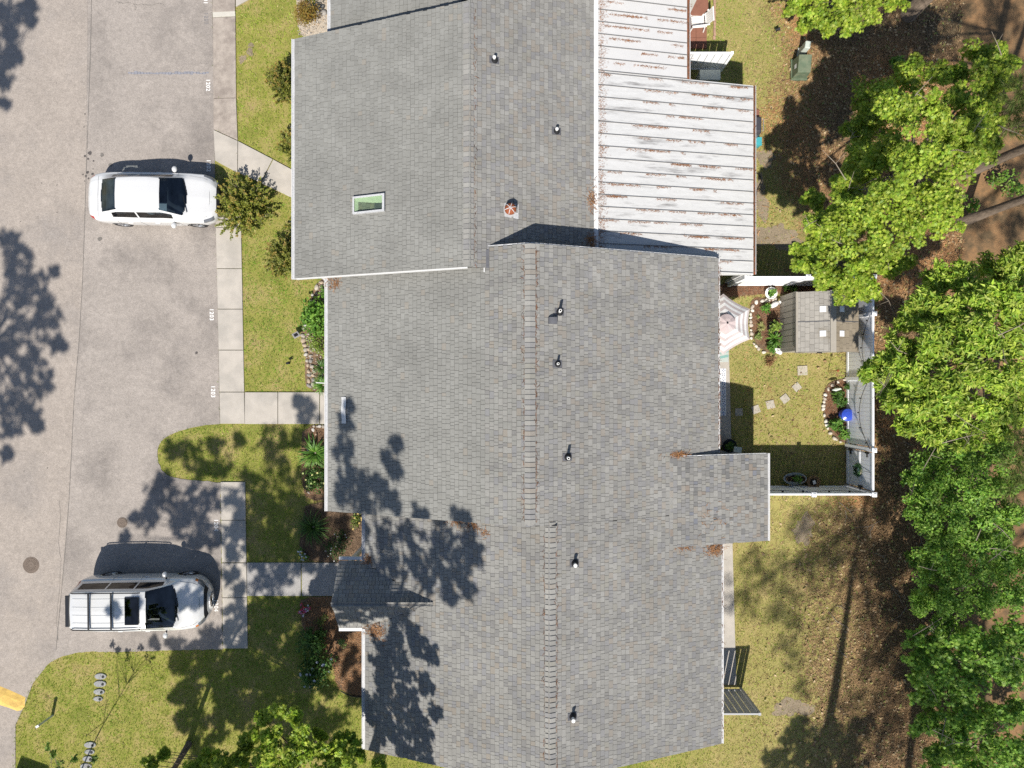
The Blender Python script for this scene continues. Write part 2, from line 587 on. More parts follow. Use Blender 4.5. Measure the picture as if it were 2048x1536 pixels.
# crumble the free edge of the asphalt a little
road_poly = []
for i in range(len(ROAD)):
    a, b = Vector(ROAD[i]), Vector(ROAD[(i + 1) % len(ROAD)])
    ln = (b - a).length
    k = max(1, int(ln / 0.12)) if (7 <= i <= 36 and ln < 8) else 1
    for q in range(k):
        p = a.lerp(b, q / k)
        if k > 1 and q:
            p += Vector((RND.uniform(-.02, .02), RND.uniform(-.02, .02)))
        road_poly.append((p.x, p.y))
r = MB()
r.prism(road_poly, -0.05, 0.016)
road = struct(r.build('road', 'asphalt_lot'))
# the older lane left of the paving seam, a sheet of its own
lane_px = [(-1200, -1500), (190, -1500), (172, 350), (165, 560), (158, 680), (148, 800), (138, 1000), (124, 1170), (112, 1300), (90, 1336), (66, 1366), (50, 1408), (31, 1450), (26, 3000), (-1200, 3000)]
r = MB()
r.prism([W2(x, y, 0.02) for x, y in lane_px], 0.0, 0.020)
lane = r.build('lane_surface', 'asphalt', road)
seam_pts = [W(x, y, 0.0205) for x, y in [(190, -400), (181, 100), (172, 350), (168, 480), (165, 560), (158, 680), (148, 800), (143, 900), (138, 1000), (130, 1100), (124, 1170), (112, 1300)]]
r = MB()
for i in range(len(seam_pts) - 1):
    a, b = Vector(seam_pts[i]), Vector(seam_pts[i + 1])
    k = 14
    for q in range(k):
        p0, p1 = a.lerp(b, q / k), a.lerp(b, (q + 1) / k)
        w0, w1 = RND.uniform(.004, .014), RND.uniform(.004, .014)
        r.poly([(p0.x - w0, p0.y, .0225), (p0.x + w0, p0.y, .0225), (p1.x + w1, p1.y, .0225), (p1.x - w1, p1.y, .0225)])
r.build('paving_seam', 'asphalt_seam', road)
for (x, y, rr) in [(180, 306, 4), (176, 318, 2.2), (170, 312, 2.4), (187, 322, 2), (175, 345, 3), (185, 348, 2.6), (172, 352, 2.2), (166, 349, 1.6), (186, 338, 1.2), (177, 357, 2), (169, 362, 1.2), (200, 478, 4.5), (204, 310, 4), (221, 330, 4),
                   (113, 166, 1), (168, 254, 1.2), (114, 370, 1.2), (83, 366, 1.0), (41, 443, 1.0), (114, 425, 1.0), (170, 228, 1.6), (393, 706, 3), (95, 936, 1.2), (48, 942, 1)]:
    c = W(x, y, 0.02)
    m = MB()
    k = 11
    s = rr * 26 / FOC
    m.poly([(c[0] + s * RND.uniform(.7, 1.2) * math.cos(6.283 * q / k), c[1] + s * RND.uniform(.7, 1.2) * math.sin(6.283 * q / k), 0.0235) for q in range(k)])
    m.build('oil_stain', 'asphalt_seam' if rr > 3.5 and x != 180 else 'oil', road)
m = MB()
for q in range(26):
    x = 256 + q * 6.2
    y = 146 + RND.uniform(-1, 1)
    w = RND.uniform(1.2, 3.4)
    m.poly([W(x, y - w, .0175), W(x + 6.6, y - w + RND.uniform(-1, 1), .0175), W(x + 6.6, y + w, .0175), W(x, y + w, .0175)])
tag(m.build('scuff_mark', 'blue_stain', road), 'faint bluish scuff across the parking bay')

for path in ([(232, 2), (246, 7), (258, 5), (268, 9), (284, 8), (300, 11), (318, 6), (330, 10)], [(268, 9), (272, 16), (270, 22)], [(118, 1000), (121, 1040), (117, 1085), (122, 1120), (119, 1180), (113, 1240), (116, 1290)]):
    m = MB()
    pts_ = []
    for (xa, ya), (xb, yb) in zip(path[:-1], path[1:]):
        for q in range(5):
            s_ = q / 5
            pts_.append(W(xa + (xb - xa) * s_ + RND.uniform(-.9, .9), ya + (yb - ya) * s_ + RND.uniform(-.9, .9), .023))
    for a_, b_ in zip(pts_[:-1], pts_[1:]):
        d_ = Vector(b_) - Vector(a_)
        n_ = Vector((-d_.y, d_.x, 0)).normalized() * RND.uniform(.003, .009)
        m.poly([(a_[0] - n_.x, a_[1] - n_.y, .0238), (a_[0] + n_.x, a_[1] + n_.y, .0238), (b_[0] + n_.x, b_[1] + n_.y, .0238), (b_[0] - n_.x, b_[1] - n_.y, .0238)])
    m.build('crack', 'asphalt_seam', road)

def flat_text(body, px, py, size, material, name, parent, z):
    cu = bpy.data.curves.new('text', 'FONT')
    cu.body = body
    cu.size = size
    cu.align_x = 'CENTER'
    cu.align_y = 'CENTER'
    cu.space_character = 1.12
    cu.offset = 0.004
    t = bpy.data.objects.new('text', cu)
    COL.objects.link(t)
    dg = bpy.context.evaluated_depsgraph_get()
    me = bpy.data.meshes.new_from_object(t.evaluated_get(dg))
    bpy.data.objects.remove(t)
    o = obj_mesh(name, me, material, parent)
    x, y, _ = W(px, py, z)
    o.location = (x, y, z)
    o.rotation_euler = (0, 0, -math.pi / 2)
    return o
for body, x, y, mt in [('1201', 411, -4, 'paint_white'), ('1201', 412, 37, 'paint_ghost'), ('1202', 416, 170, 'paint_white'), ('1202', 417, 331, 'paint_white'), ('1203', 423, 629, 'paint_white'),
                       ('1203', 426, 783, 'paint_white'), ('1204', 432, 1050, 'paint_white'), ('1204', 432, 1211, 'paint_white')]:
    flat_text(body, x, y, 0.205, mt, 'bay_number', road, 0.0195)

# iron covers
def cover(px, py, rad, label, ring):
    x, y, _ = W(px, py)
    t = thing('manhole_cover', label, 'manhole cover', (x, y, 0.02))
    m = MB()
    m.lathe([(rad * 1.0, -.01), (rad * 1.0, .006), (rad * .88, .008), (rad * .86, .003), (rad * .2, .003)], 36, (x, y, 0.02))
    m.build('frame', 'iron_cover', t, smooth=False)
    m = MB()
    m.lathe([(rad * .82, 0), (rad * .82, .009), (rad * .70, .010), (rad * .68, .005), (rad * .44, .005), (rad * .42, .011), (rad * .30, .011), (rad * .28, .005), (rad * .10, .005), (rad * .09, .010)], 36, (x, y, 0.02))
    if ring:
        for q in range(16):
            a = q * 6.2832 / 16
            m.obox((x + rad * .56 * math.cos(a), y + rad * .56 * math.sin(a), .0285), (rad * .14, rad * .09, .012), a)
    m.build('lid', 'iron_cover', t)
cover(63, 1130, 0.30, 'large round iron manhole cover with cast spokes in the road', True)
cover(245, 1045, 0.19, 'small brown round cover beside the tree shade in the bay', False)

# yellow hump
pts = [(-120, 1335), (0, 1371), (20, 1379), (40, 1388), (52, 1394), (50, 1412), (44, 1420), (36, 1422), (20, 1416), (0, 1410), (-120, 1376)]
m = MB()
base = [W2(x, y) for x, y in pts]
cx = sum(p[0] for p in base) / len(base)
top = []
cen = [W2(-120, 1356), W2(0, 1391), W2(18, 1398), W2(30, 1403), W2(40, 1406), W2(38, 1408), W2(34, 1409), W2(28, 1408), W2(18, 1404), W2(0, 1393), W2(-120, 1358)]
b3 = [(x, y, 0.018) for x, y in base]
t3 = [(b[0] * .35 + c[0] * .65, b[1] * .35 + c[1] * .65, 0.065) for b, c in zip(base, cen)]
n = len(b3)
m.idx(b3 + t3, [(i, (i + 1) % n, n + (i + 1) % n, n + i) for i in range(n)] + [tuple(range(n, 2 * n))])
tag(m.build('speed_hump', 'paint_yellow'), 'worn yellow painted hump across the road at lower left', 'speed hump')

# pavement slabs
SLABS = [
    ('concrete_old', [(425, -60), (470, -60), (470, 22), (425, 24)]), ('concrete_patch', [(425, 24), (470, 22), (470.5, 32), (425.5, 34)]),
    ('concrete_old', [(425.5, 35), (470.5, 33), (472, 195), (427, 196)]), ('concrete_old', [(427, 197), (472, 196), (475, 280), (427, 258)]),
    ('concrete', [(427, 259.5), (475, 281.5), (474.5, 345), (430, 321)]), ('concrete', [(476, 282), (545, 318), (521, 365), (475.5, 345)]),
    ('concrete', [(546.5, 319), (612, 354), (612, 409), (522.5, 366)]), ('concrete', [(471.5, -60), (540, -60), (505, -6), (471.5, 13)]),
]
ys = [405, 455, 537, 618, 700, 784, 848]
for a, b in zip(ys[:-1], ys[1:]):
    xl = lambda y: 430.5 + (y - 400) * .0215
    xr = lambda y: 481 + (y - 400) * .0185
    SLABS.append(('concrete', [(xl(a + .6), a + .6), (xr(a + .6), a + .6), (xr(b - .6), b - .6), (xl(b - .6), b - .6)]))
for a, b in ((489.5, 555), (556, 638.5), (639.8, 690)):
    SLABS.append(('concrete', [(a, 784.5), (b, 784.5), (b, 848), (a, 848)]))
for a, b in ((964, 1040), (1041, 1125), (1126.5, 1195), (1196, 1297)):
    SLABS.append(('concrete', [(441 + (a - 963) * .015, a), (490 + (a - 963) * .015, a), (490 + (b - 963) * .015, b), (441 + (b - 963) * .015, b)]))
for a, b in ((493.5, 601.5), (603, 720)):
    SLABS.append(('aggregate', [(a, 1125.5), (b, 1125.5), (b, 1192), (a + .8, 1192)]))
pav = bpy.data.objects.new('pavement', None)
COL.objects.link(pav)
struct(pav)
slab_polys = []
for mt, q in SLABS:
    poly = [W2(x, y, 0.05) for x, y in q]
    slab_polys.append(poly)
    m = MB()
    m.prism(poly, -0.05, 0.05 + RND.uniform(-.004, .004))
    m.build('slab', mt, pav, bevel=0.008)

# planting beds and other sheets
beds = []
def bed(px, material, name, z=0.03, sm=2):
    poly = [W2(x, y, z) for x, y in px]
    if sm:
        poly = smooth_poly(poly, sm)
    beds.append(poly)
    m = MB()
    m.prism(poly, -0.02, z)
    return struct(m.build(name, material))
bed([(592, -60), (675, -60), (675, 50), (640, 74), (594, 78)], 'gravel', 'gravel_bed')
bed([(668, 548), (634, 562), (618, 605), (606, 648), (601, 680), (612, 706), (609, 740), (613, 783), (675, 783), (680, 660)], 'mulch', 'flower_bed', sm=1)
bed([(606, 851), (680, 851), (680, 1000), (612, 1002), (604, 960), (602, 900)], 'mulch', 'flower_bed', sm=1)
bed([(612, 1003), (760, 1003), (760, 1124), (604, 1124), (598, 1090), (606, 1040)], 'mulch', 'flower_bed', sm=1)
bed([(602, 1194), (700, 1194), (770, 1260), (770, 1392), (735, 1395), (700, 1390), (672, 1372), (668, 1330), (640, 1290), (606, 1262), (600, 1220)], 'mulch', 'flower_bed', sm=1)
bed([(1499, 606), (1512, 594), (1535, 598), (1556, 602), (1575, 604), (1575, 706), (1540, 708), (1515, 692), (1503, 670)], 'mulch', 'flower_bed', sm=1)
bed([(1652, 770), (1672, 760), (1700, 756), (1700, 890), (1680, 882), (1662, 868), (1650, 845), (1645, 805)], 'mulch', 'flower_bed', sm=1)
bed([(1440, 560), (1700, 560), (1700, 590), (1640, 600), (1560, 585), (1500, 590), (1440, 596)], 'mulch', 'flower_bed', sm=1)
def soil_patch(px, py, rx, ry, seed):
    """ragged bare patch the turf thins out over"""
    rr = random.Random(seed)
    pts = []
    K = 46
    ph = [rr.uniform(0, 6.28) for _ in range(4)]
    for k in range(K):
        a = 6.2832 * k / K
        q = 1 + .22 * math.sin(2 * a + ph[0]) + .16 * math.sin(3 * a + ph[1]) + .12 * math.sin(7 * a + ph[2]) + rr.uniform(-.12, .12)
        pts.append(W2(px + rx * q * math.cos(a), py + ry * q * math.sin(a)))
    m = MB()
    m.prism(pts, -.01, .006)
    struct(m.build('bare_soil', 'soil'))
    SOIL.append(pts)
SOIL = []
soil_patch(1550, 475, 48, 26, 1)
soil_patch(1522, 400, 14, 40, 2)
soil_patch(1532, 318, 14, 22, 3)
soil_patch(1585, 1415, 34, 20, 4)
soil_patch(1608, 1060, 22, 26, 5)
soil_patch(500, 104, 8, 7, 6)
soil_patch(502, 90, 5, 5, 8)
soil_patch(485, 118, 7, 8, 9)

# house side slabs and paved patio
def slab(px, material, name, z=0.06):
    poly = [W2(x, y, z) for x, y in px]
    beds.append(poly)
    m = MB()
    m.prism(poly, -0.02, z)
    return struct(m.build(name, material, bevel=0.01))
slab([(1380, 690), (1458, 690), (1463, 893), (1380, 893)], 'concrete', 'patio_slab')
slab([(1380, 1078), (1465, 1078), (1473, 1370), (1380, 1370)], 'concrete', 'patio_slab')
pv = bpy.data.objects.new('paved_patio', None)
COL.objects.link(pv)
struct(pv)
x0, y1, _ = W(1350, -40)
beds.append([W2(1350, -60), W2(1413, -60), W2(1413, 98), W2(1350, 98)])
xe = W(1413, 0)[0]
ye = W(0, 98)[1]
yy = ye
while yy < W(0, -40)[1]:
    xx = xe
    while xx > W(1350, 0)[0]:
        m = MB()
        m.box(xx - .39, xx - .005, yy + .005, yy + .39, 0, .05 + RND.uniform(-.003, .003))
        m.build('paver', 'pavers', pv)
        xx -= .395
    yy += .395
# brick edging right of the patio
be = thing('brick_edging', 'thin row of pinkish edging bricks beside the paved patio', 'edging', W(1431, 40))
for q in range(14):
    y = -18 + q * 7.2
    a = W(1429 + RND.uniform(-.6, .6), y, .05)
    m = MB()
    m.obox((a[0], a[1], .03), (.085, .122, .07), RND.uniform(-.04, .04))
    m.build('brick', 'brick_edge', be)

# ------------------------------------------------------------------ shingled roofs
SLOPE = 0.40
PAL_MIX = [((0.2649, 0.2569, 0.2384), 20), ((0.2367, 0.2297, 0.2128), 36), ((0.2145, 0.2098, 0.2057), 15), ((0.2423, 0.2206, 0.1927), 11), ((0.2058, 0.1996, 0.1886), 12), ((0.2402, 0.2308, 0.2037), 6)]
PAL_PLAIN = [((0.2123, 0.2086, 0.1916), 30), ((0.2229, 0.2191, 0.2011), 40), ((0.2344, 0.2306, 0.2124), 28), ((0.2432, 0.2253, 0.1959), 2)]
PAL_SOFT = [((0.2442, 0.2375, 0.219), 24), ((0.2258, 0.2192, 0.2024), 40), ((0.2046, 0.2016, 0.1996), 14), ((0.2314, 0.2094, 0.1788), 9), ((0.1918, 0.1861, 0.1767), 13)]
PAL_DARK = [((0.197, 0.1926, 0.1853), 30), ((0.1632, 0.1602, 0.1544), 34), ((0.2251, 0.1904, 0.16), 12), ((0.1745, 0.1792, 0.1986), 14), ((0.242, 0.2352, 0.2206), 10)]
EXPO = 0.143
WID = [0.10, 0.135, 0.17, 0.22]
def pick(pal, rnd):
    t = sum(w for _, w in pal)
    q = rnd.uniform(0, t)
    for c, w in pal:
        q -= w
        if q <= 0:
            return c
    return pal[-1][0]

SH_MESH = {}
def shingle_mesh(w, proud, col):
    key = (round(w, 4), proud, col)
    if key in SH_MESH:
        return SH_MESH[key]
    m = MB()
    t = proud
    e = EXPO
    e = EXPO - .009
    p = [(0, 0, -.004), (w, 0, -.004), (w, e, -.008), (0, e, -.008), (0, 0, t), (w, 0, t), (w, e, .0), (0, e, .0)]
    m.idx(p, [(4, 5, 6, 7), (0, 1, 5, 4), (1, 2, 6, 5), (3, 0, 4, 7), (2, 3, 7, 6)], col)
    o = m.build('shingle', 'shingle', None)
    me = o.data
    bpy.data.objects.remove(o)
    SH_MESH[key] = me
    return me

def proj(p):
    s = FOC / (CAM_H - p[2])
    return (p[0] * s, p[1] * s)

def plane_shingles(O, a, u, length_up, lo, hi, pal, seed, blend=None):
    """O origin on the eave; a along the eave, u up the slope; lo(d), hi(d): extent along a for a row d up the slope.
    returns list of (pos, w, proud, col, a, u, n, size)"""
    rnd = random.Random(seed)
    O, a, u = Vector(O), Vector(a).normalized(), Vector(u).normalized()
    n = a.cross(u)
    flip = n.z < 0
    if flip:
        n = -n
    out = []
    d = -0.01
    row = 0
    while d < length_up - 0.03:
        s0, s1 = lo(d + EXPO / 2), hi(d + EXPO / 2)
        s = s0 - rnd.uniform(0, .1)
        while s < s1 - .01:
            w = rnd.choice(WID)
            b0, b1 = max(s, s0), min(s + w, s1)
            if b1 - b0 > .03:
                full = (b0 == s and b1 == s + w)
                ww = (w if full else b1 - b0) - .009
                proud = rnd.choice((0.007, 0.013))
                pos = O + a * b0 + u * (d + rnd.uniform(-.0015, .0015))
                pl = pal
                if blend:
                    pl = blend(pos, rnd)
                col = pick(pl, rnd)
                c = [proj(pos), proj(pos + a * ww), proj(pos + a * ww + u * EXPO), proj(pos + u * EXPO)]
                ar = abs(sum(c[i][0] * c[(i + 1) % 4][1] - c[(i + 1) % 4][0] * c[i][1] for i in range(4))) / 2
                inside = all(-1024 < q[0] < 1024 and -768 < q[1] < 768 for q in c)
                out.append((pos, ww, proud, col, a, u, n, ar if inside else 0, full, flip))
            s += w
        d += EXPO
        row += 1
    return out

def lay_shingles(lst, parent, n_parts=300, skip=None):
    """the n_parts that show largest become shingle objects, the rest one mass"""
    if skip:
        lst = [s for s in lst if not skip(s[0] + s[4] * s[1] / 2 + s[5] * EXPO / 2)]
    order = sorted([i for i, s in enumerate(lst) if s[8] and s[7] > 0], key=lambda i: -lst[i][7])[:n_parts]
    sel = set(order)
    off = origin_of(parent)
    V, Fq, C = [], [], []
    base = [(4, 5, 6, 7), (0, 1, 5, 4), (1, 2, 6, 5), (3, 0, 4, 7)]
    e = EXPO - .009
    for i, (pos, w, t, col, a, u, n, ar, full, flip) in enumerate(lst):
        if i in sel:
            me = shingle_mesh(w, t, col)
            o = bpy.data.objects.new('shingle', me)
            COL.objects.link(o)
            o.parent = parent
            p = pos - off
            aa = a
            if flip:
                aa = -a
                p = p + a * w
            o.matrix_basis = Matrix(((aa.x, u.x, n.x, p.x), (aa.y, u.y, n.y, p.y), (aa.z, u.z, n.z, p.z), (0, 0, 0, 1)))
        else:
            k = len(V)
            p = pos - off
            for x, y, z in ((0, 0, -.004), (w, 0, -.004), (w, e, -.008), (0, e, -.008), (0, 0, t), (w, 0, t), (w, e, .0), (0, e, .0)):
                V.append(p + a * x + u * y + n * z)
            for f in base:
                Fq.append([k + q for q in (reversed(f) if flip else f)])
                C.append(col)
    if V:
        me = mesh_np('shingles', np.array([tuple(v) for v in V]), np.array(Fq), 4, np.array(C))
        o = obj_mesh('shingles', me, 'shingle', parent)
        o['kind'] = 'stuff'

def ridge_caps(parent, x, zr, y0, y1, pal, seed, half=0.152, axis='y'):
    """overlapping cap shingles folded over the ridge"""
    rnd = random.Random(seed)
    y = y0
    off = origin_of(parent)
    step = 0.15
    cache = {}
    while y < y1 - .02:
        col = pick(pal, rnd)
        key = col
        if key not in cache:
            m = MB()
            s = SLOPE if axis == 'y' else 0.86
            prof = [(-half, -half * s * .98), (-half * .35, -half * s * .30), (0, 0.004), (half * .35, -half * s * .30), (half, -half * s * .98)]
            L = step + .02
            pts = []
            for yy, lift in ((0, .004), (L, .030)):
                for px_, pz in prof:
                    pts.append((px_, yy, pz + lift))
            for yy, lift in ((L, -.01),):
                for px_, pz in prof:
                    pts.append((px_, yy, pz + lift))
            f = []
            for i in range(4):
                f.append((i, i + 1, 5 + i + 1, 5 + i))
                f.append((5 + i, 5 + i + 1, 10 + i + 1, 10 + i))
            m.idx(pts, f, col)
            o = m.build('ridge_cap', 'shingle')
            cache[key] = o.data
            bpy.data.objects.remove(o)
        o = bpy.data.objects.new('ridge_cap', cache[key])
        COL.objects.link(o)
        o.parent = parent
        if axis == 'y':
            o.location = Vector((x, y, zr + .012)) - off
        else:
            o.location = Vector((y, x, zr + .012)) - off
            o.rotation_euler = (0, 0, -math.pi / 2)
        y += step

def slab_quad(m, x0, z0, x1, z1, y0, y1, t=0.14):
    """sloped roof slab between two lines of constant x"""
    p = [(x0, y0, z0 - t), (x1, y0, z1 - t), (x1, y1, z1 - t), (x0, y1, z0 - t), (x0, y0, z0), (x1, y0, z1), (x1, y1, z1), (x0, y1, z0)]
    if x0 > x1:
        p = [p[1], p[0], p[3], p[2], p[5], p[4], p[7], p[6]]
    m.idx(p, [(3, 2, 1, 0), (4, 5, 6, 7), (0, 1, 5, 4), (1, 2, 6, 5), (2, 3, 7, 6), (3, 0, 4, 7)])

DECK = 0.012
def on_plane(px, py, zf, z=4.0):
    for _ in range(12):
        z = zf(W(px, py, z)[0])
    return W(px, py, z)

def pipe_vent(parent, px, py, zf, slope_x, tall=0.30, capped=False, rad=0.045):
    """roof pipe with rubber boot and flashing on a slope falling along +x"""
    x, y, z = on_plane(px, py, zf)
    z += .012
    v = MB()
    v.tube([(x, y, z - .05), (x, y, z + tall)], rad, 12)
    pipe = v.build('vent_pipe', 'pvc', parent, smooth=False, origin=(x, y, z))
    v = MB()
    v.lathe([(rad * .55, tall + .003), (rad * .1, tall + .003)] if not capped else [(rad * 1.25, tall - .03), (rad * 1.25, tall + .01), (rad * .3, tall + .02)], 12, (x, y, z))
    v.build('pipe_opening' if not capped else 'pipe_cap', 'black_rubber' if not capped else 'pvc', pipe)
    v = MB()
    v.lathe([(rad * 2.6, .0), (rad * 2.2, .06), (rad * 1.35, .11), (rad * 1.1, .14)], 16, (x, y, z))
    v.build('boot', 'black_rubber', pipe)
    v = MB()
    s = -slope_x
    hx, hy = .15, .11
    v.idx([(x - hx, y - hy, z + hx * slope_x + .02), (x + hx * .9, y - hy, z - hx * slope_x * .9 + .02), (x + hx * .9, y + hy, z - hx * slope_x * .9 + .02), (x - hx, y + hy, z + hx * slope_x + .02)], [(0, 1, 2, 3)])
    v.build('flashing', 'flashing', pipe)
    return pipe

def house(name, label, xl, xr, xe, zr, yl, yh, wall):
    """Empty at the middle of the plot; xl left eave, xr ridge, xe right eave"""
    t = thing(name, label, 'house', ((xl + xe) / 2, (yl + yh) / 2, 0))
    x0, x1, y0, y1 = wall
    # walls with gable tops
    m = MB()
    zl = zr - SLOPE * (xr - x0) - .16
    zz = zr - SLOPE * (x1 - xr) - .16
    for ya, yb in ((y0, y0 + .12), (y1 - .12, y1)):
        pts = [(x0, ya, 0), (x1, ya, 0), (x1, ya, zz), (xr, ya, zr - .16), (x0, ya, zl)]
        q = [(x, yb, z) for x, _, z in pts]
        m.idx(pts + q, [(0, 1, 2, 3, 4), (9, 8, 7, 6, 5)] + [(i, 5 + i, 5 + (i + 1) % 5, (i + 1) % 5) for i in range(5)])
    m.box(x0, x0 + .12, y0 + .122, y1 - .122, 0, zl - .01)
    m.box(x1 - .12, x1, y0 + .122, y1 - .122, 0, zz - .01)
    m.build('wall', 'siding', t)
    return t

# heights of the slopes
def zA_l(x): return 5.29 - SLOPE * (-1.27 - x)
def zA_r(x): return 5.29 - SLOPE * (x + 1.27)
def zB_l(x): return 5.57 - SLOPE * (0.52 - x)
def zB_r(x): return 5.57 - SLOPE * (x - 0.52)
def zC_l(x): return 5.33 - SLOPE * (1.12 - x)
CS = 1 / math.sqrt(1 + SLOPE ** 2)
UL = (CS, 0, SLOPE * CS)       # up the left slopes
UR = (-CS, 0, SLOPE * CS)      # up the right slopes

def gutter(parent, x, z, y0, y1, side, w=.125):
    m = MB()
    x0, x1 = (x - w, x + .02) if side < 0 else (x - .02, x + w)
    m.box(x0, x1, y0, y1, z - .12, z - .035)
    g_ = m.build('gutter', 'gutter', parent, bevel=.008)
    m = MB()
    xa = x0 if side < 0 else x1 - .018
    m.box(xa, xa + .018, y0, y1, z - .034, z - .018)
    m.build('gutter_lip', 'white_trim', g_)
    return g_

def barge(parent, xa, za, xb, zb, y, th=.03, dep=.17):
    m = MB()
    p = [(xa, y, za - dep), (xb, y, zb - dep), (xb, y, zb + .0), (xa, y, za + .0), (xa, y + th, za - dep), (xb, y + th, zb - dep), (xb, y + th, zb), (xa, y + th, za)]
    m.idx(p, [(0, 1, 2, 3), (7, 6, 5, 4), (3, 2, 6, 7), (0, 4, 5, 1), (1, 5, 6, 2), (0, 3, 7, 4)])
    return m.build('barge_board', 'white_trim', parent)

# ---- house A (upper)
A = house('townhouse', 'upper townhouse with plain grey front slope, skylight and white porch roof behind', -7.0, -1.27, 2.52, 5.29, 3.43, 11.18, (-6.55, 2.25, 3.78, 10.85))
m = MB()
slab_quad(m, -7.0, zA_l(-7.0), -1.27, 5.29, 3.43, 11.18)
slab_quad(m, 2.52, zA_r(2.52), -1.27 + .001, 5.29, 3.62, 12.68)
slab_quad(m, -0.80, zA_r(-0.80), -1.269, 5.29, 3.43, 3.619)
roofA = m.build('roof', 'roof_deck', A)
sh = plane_shingles((-7.03, 0, zA_l(-7.03) + DECK), (0, 1, 0), UL, 5.78 / CS, lambda d: 3.42, lambda d: 11.19, PAL_PLAIN, 1)
def loA(d):
    x = 2.55 - d * CS
    return 3.42 if x < -.8 else 3.63
sh += plane_shingles((2.55, 0, zA_r(2.55) + DECK), (0, 1, 0), UR, 3.84 / CS, loA, lambda d: 12.68, PAL_MIX, 2)
lay_shingles(sh, roofA)
ridge_caps(roofA, -1.27, 5.29, 3.45, 11.1, PAL_MIX, 3)
gutter(A, -7.03, zA_l(-7.03), 3.40, 11.2, -1)
barge(A, -7.0, zA_l(-7.0) - .006, -1.3, 5.27, 3.395)
# flashing strip where the porch roof meets
m = MB()
m.box(2.535, 2.70, 3.6, 12.6, zA_r(2.55) - .05, zA_r(2.55) - .02)
m.build('eave_flashing', 'white_trim', A)
pipe_vent(A, 989, 121, zA_r, SLOPE, .22, True, .04)
pipe_vent(A, 1113, 263, zA_r, SLOPE, .22, True, .04)
# rusty round vent with bright ribs
x, y, z = on_plane(1021, 421, zA_r)
v = MB()
v.tube([(x, y, z - .1), (x, y, z + .18)], .10, 14)
rv = v.build('turbine_vent', 'rust', A, origin=(x, y, z))
v = MB()
v.lathe([(.165, .14), (.18, .20), (.165, .26), (.12, .32), (.05, .35), (.01, .355)], 18, (x, y, z))
v.build('dome', 'rust', rv, smooth=True)
for q in range(6):
    a = q * math.pi / 3 + .25
    v = MB()
    v.tube([(x + r_ * math.cos(a), y + r_ * math.sin(a), z + h_) for r_, h_ in ((.01, .365), (.06, .357), (.125, .328), (.172, .262))], .010, 5)
    v.build('rib', 'white_trim', rv)
v = MB()
v.idx([(x - .2, y - .2, z + .2 * SLOPE + .02), (x + .24, y - .24, z - .24 * SLOPE + .02), (x + .24, y + .2, z - .24 * SLOPE + .02), (x - .2, y + .2, z + .2 * SLOPE + .02)], [(0, 1, 2, 3)])
v.build('flashing', 'gutter', rv)
# skylight
xs0, ys0, zs0 = W(705, 424, zA_l(-4.65))
xs1 = W(769, 420, zA_l(-3.7))[0]
ylo, yhi = W(0, 424, 4.2)[1], W(0, 389, 4.2)[1]
M_sl = lambda x, h: zA_l(x) + h
v = MB()
fw, hh = .055, .13
def sl_box(v, xa, xb, ya, yb, h0, h1):
    v.idx([(xa, ya, M_sl(xa, h0)), (xb, ya, M_sl(xb, h0)), (xb, yb, M_sl(xb, h0)), (xa, yb, M_sl(xa, h0)), (xa, ya, M_sl(xa, h1)), (xb, ya, M_sl(xb, h1)), (xb, yb, M_sl(xb, h1)), (xa, yb, M_sl(xa, h1))],
          [(3, 2, 1, 0), (4, 5, 6, 7), (0, 1, 5, 4), (1, 2, 6, 5), (2, 3, 7, 6), (3, 0, 4, 7)])
sl_box(v, xs0, xs1, ylo, ylo + fw, 0, hh)
sl_box(v, xs0, xs1, yhi - fw, yhi, 0, hh)
sl_box(v, xs0, xs0 + fw, ylo + fw, yhi - fw, 0, hh)
sl_box(v, xs1 - fw * 1.3, xs1, ylo + fw, yhi - fw, 0, hh)
sky_f = v.build('skylight', 'gutter', A)
v = MB()
sl_box(v, xs0 + fw, xs1 - fw * 1.3, ylo + fw, yhi - fw, hh - .03, hh - .022)
v.build('pane', 'skylight_glass', sky_f)
v = MB()
xa, xb, ya, yb = xs0 + fw, xs1 - fw * 1.3, ylo + fw, yhi - fw
t_ = [(xa, ya, M_sl(xa, .09)), (xb, ya, M_sl(xb, .09)), (xb, yb, M_sl(xb, .09)), (xa, yb, M_sl(xa, .09))]
b_ = [(xa + .25, ya + .0, M_sl(xa, .035)), (xb, ya + .0, M_sl(xb, .035)), (xb, yb - .2, M_sl(xb, .035)), (xa + .25, yb - .2, M_sl(xa, .035))]
v.idx(t_ + b_, [(4, 5, 6, 7), (0, 4, 7, 3), (3, 7, 6, 2), (1, 2, 6, 5), (0, 1, 5, 4)])
v.build('light_well', 'skylight_well', sky_f)
v = MB()
sl_box(v, xb - .27, xb - .01, ya + .01, ya + .21, .04, .05)
v.build('label_plate', 'flashing', sky_f)

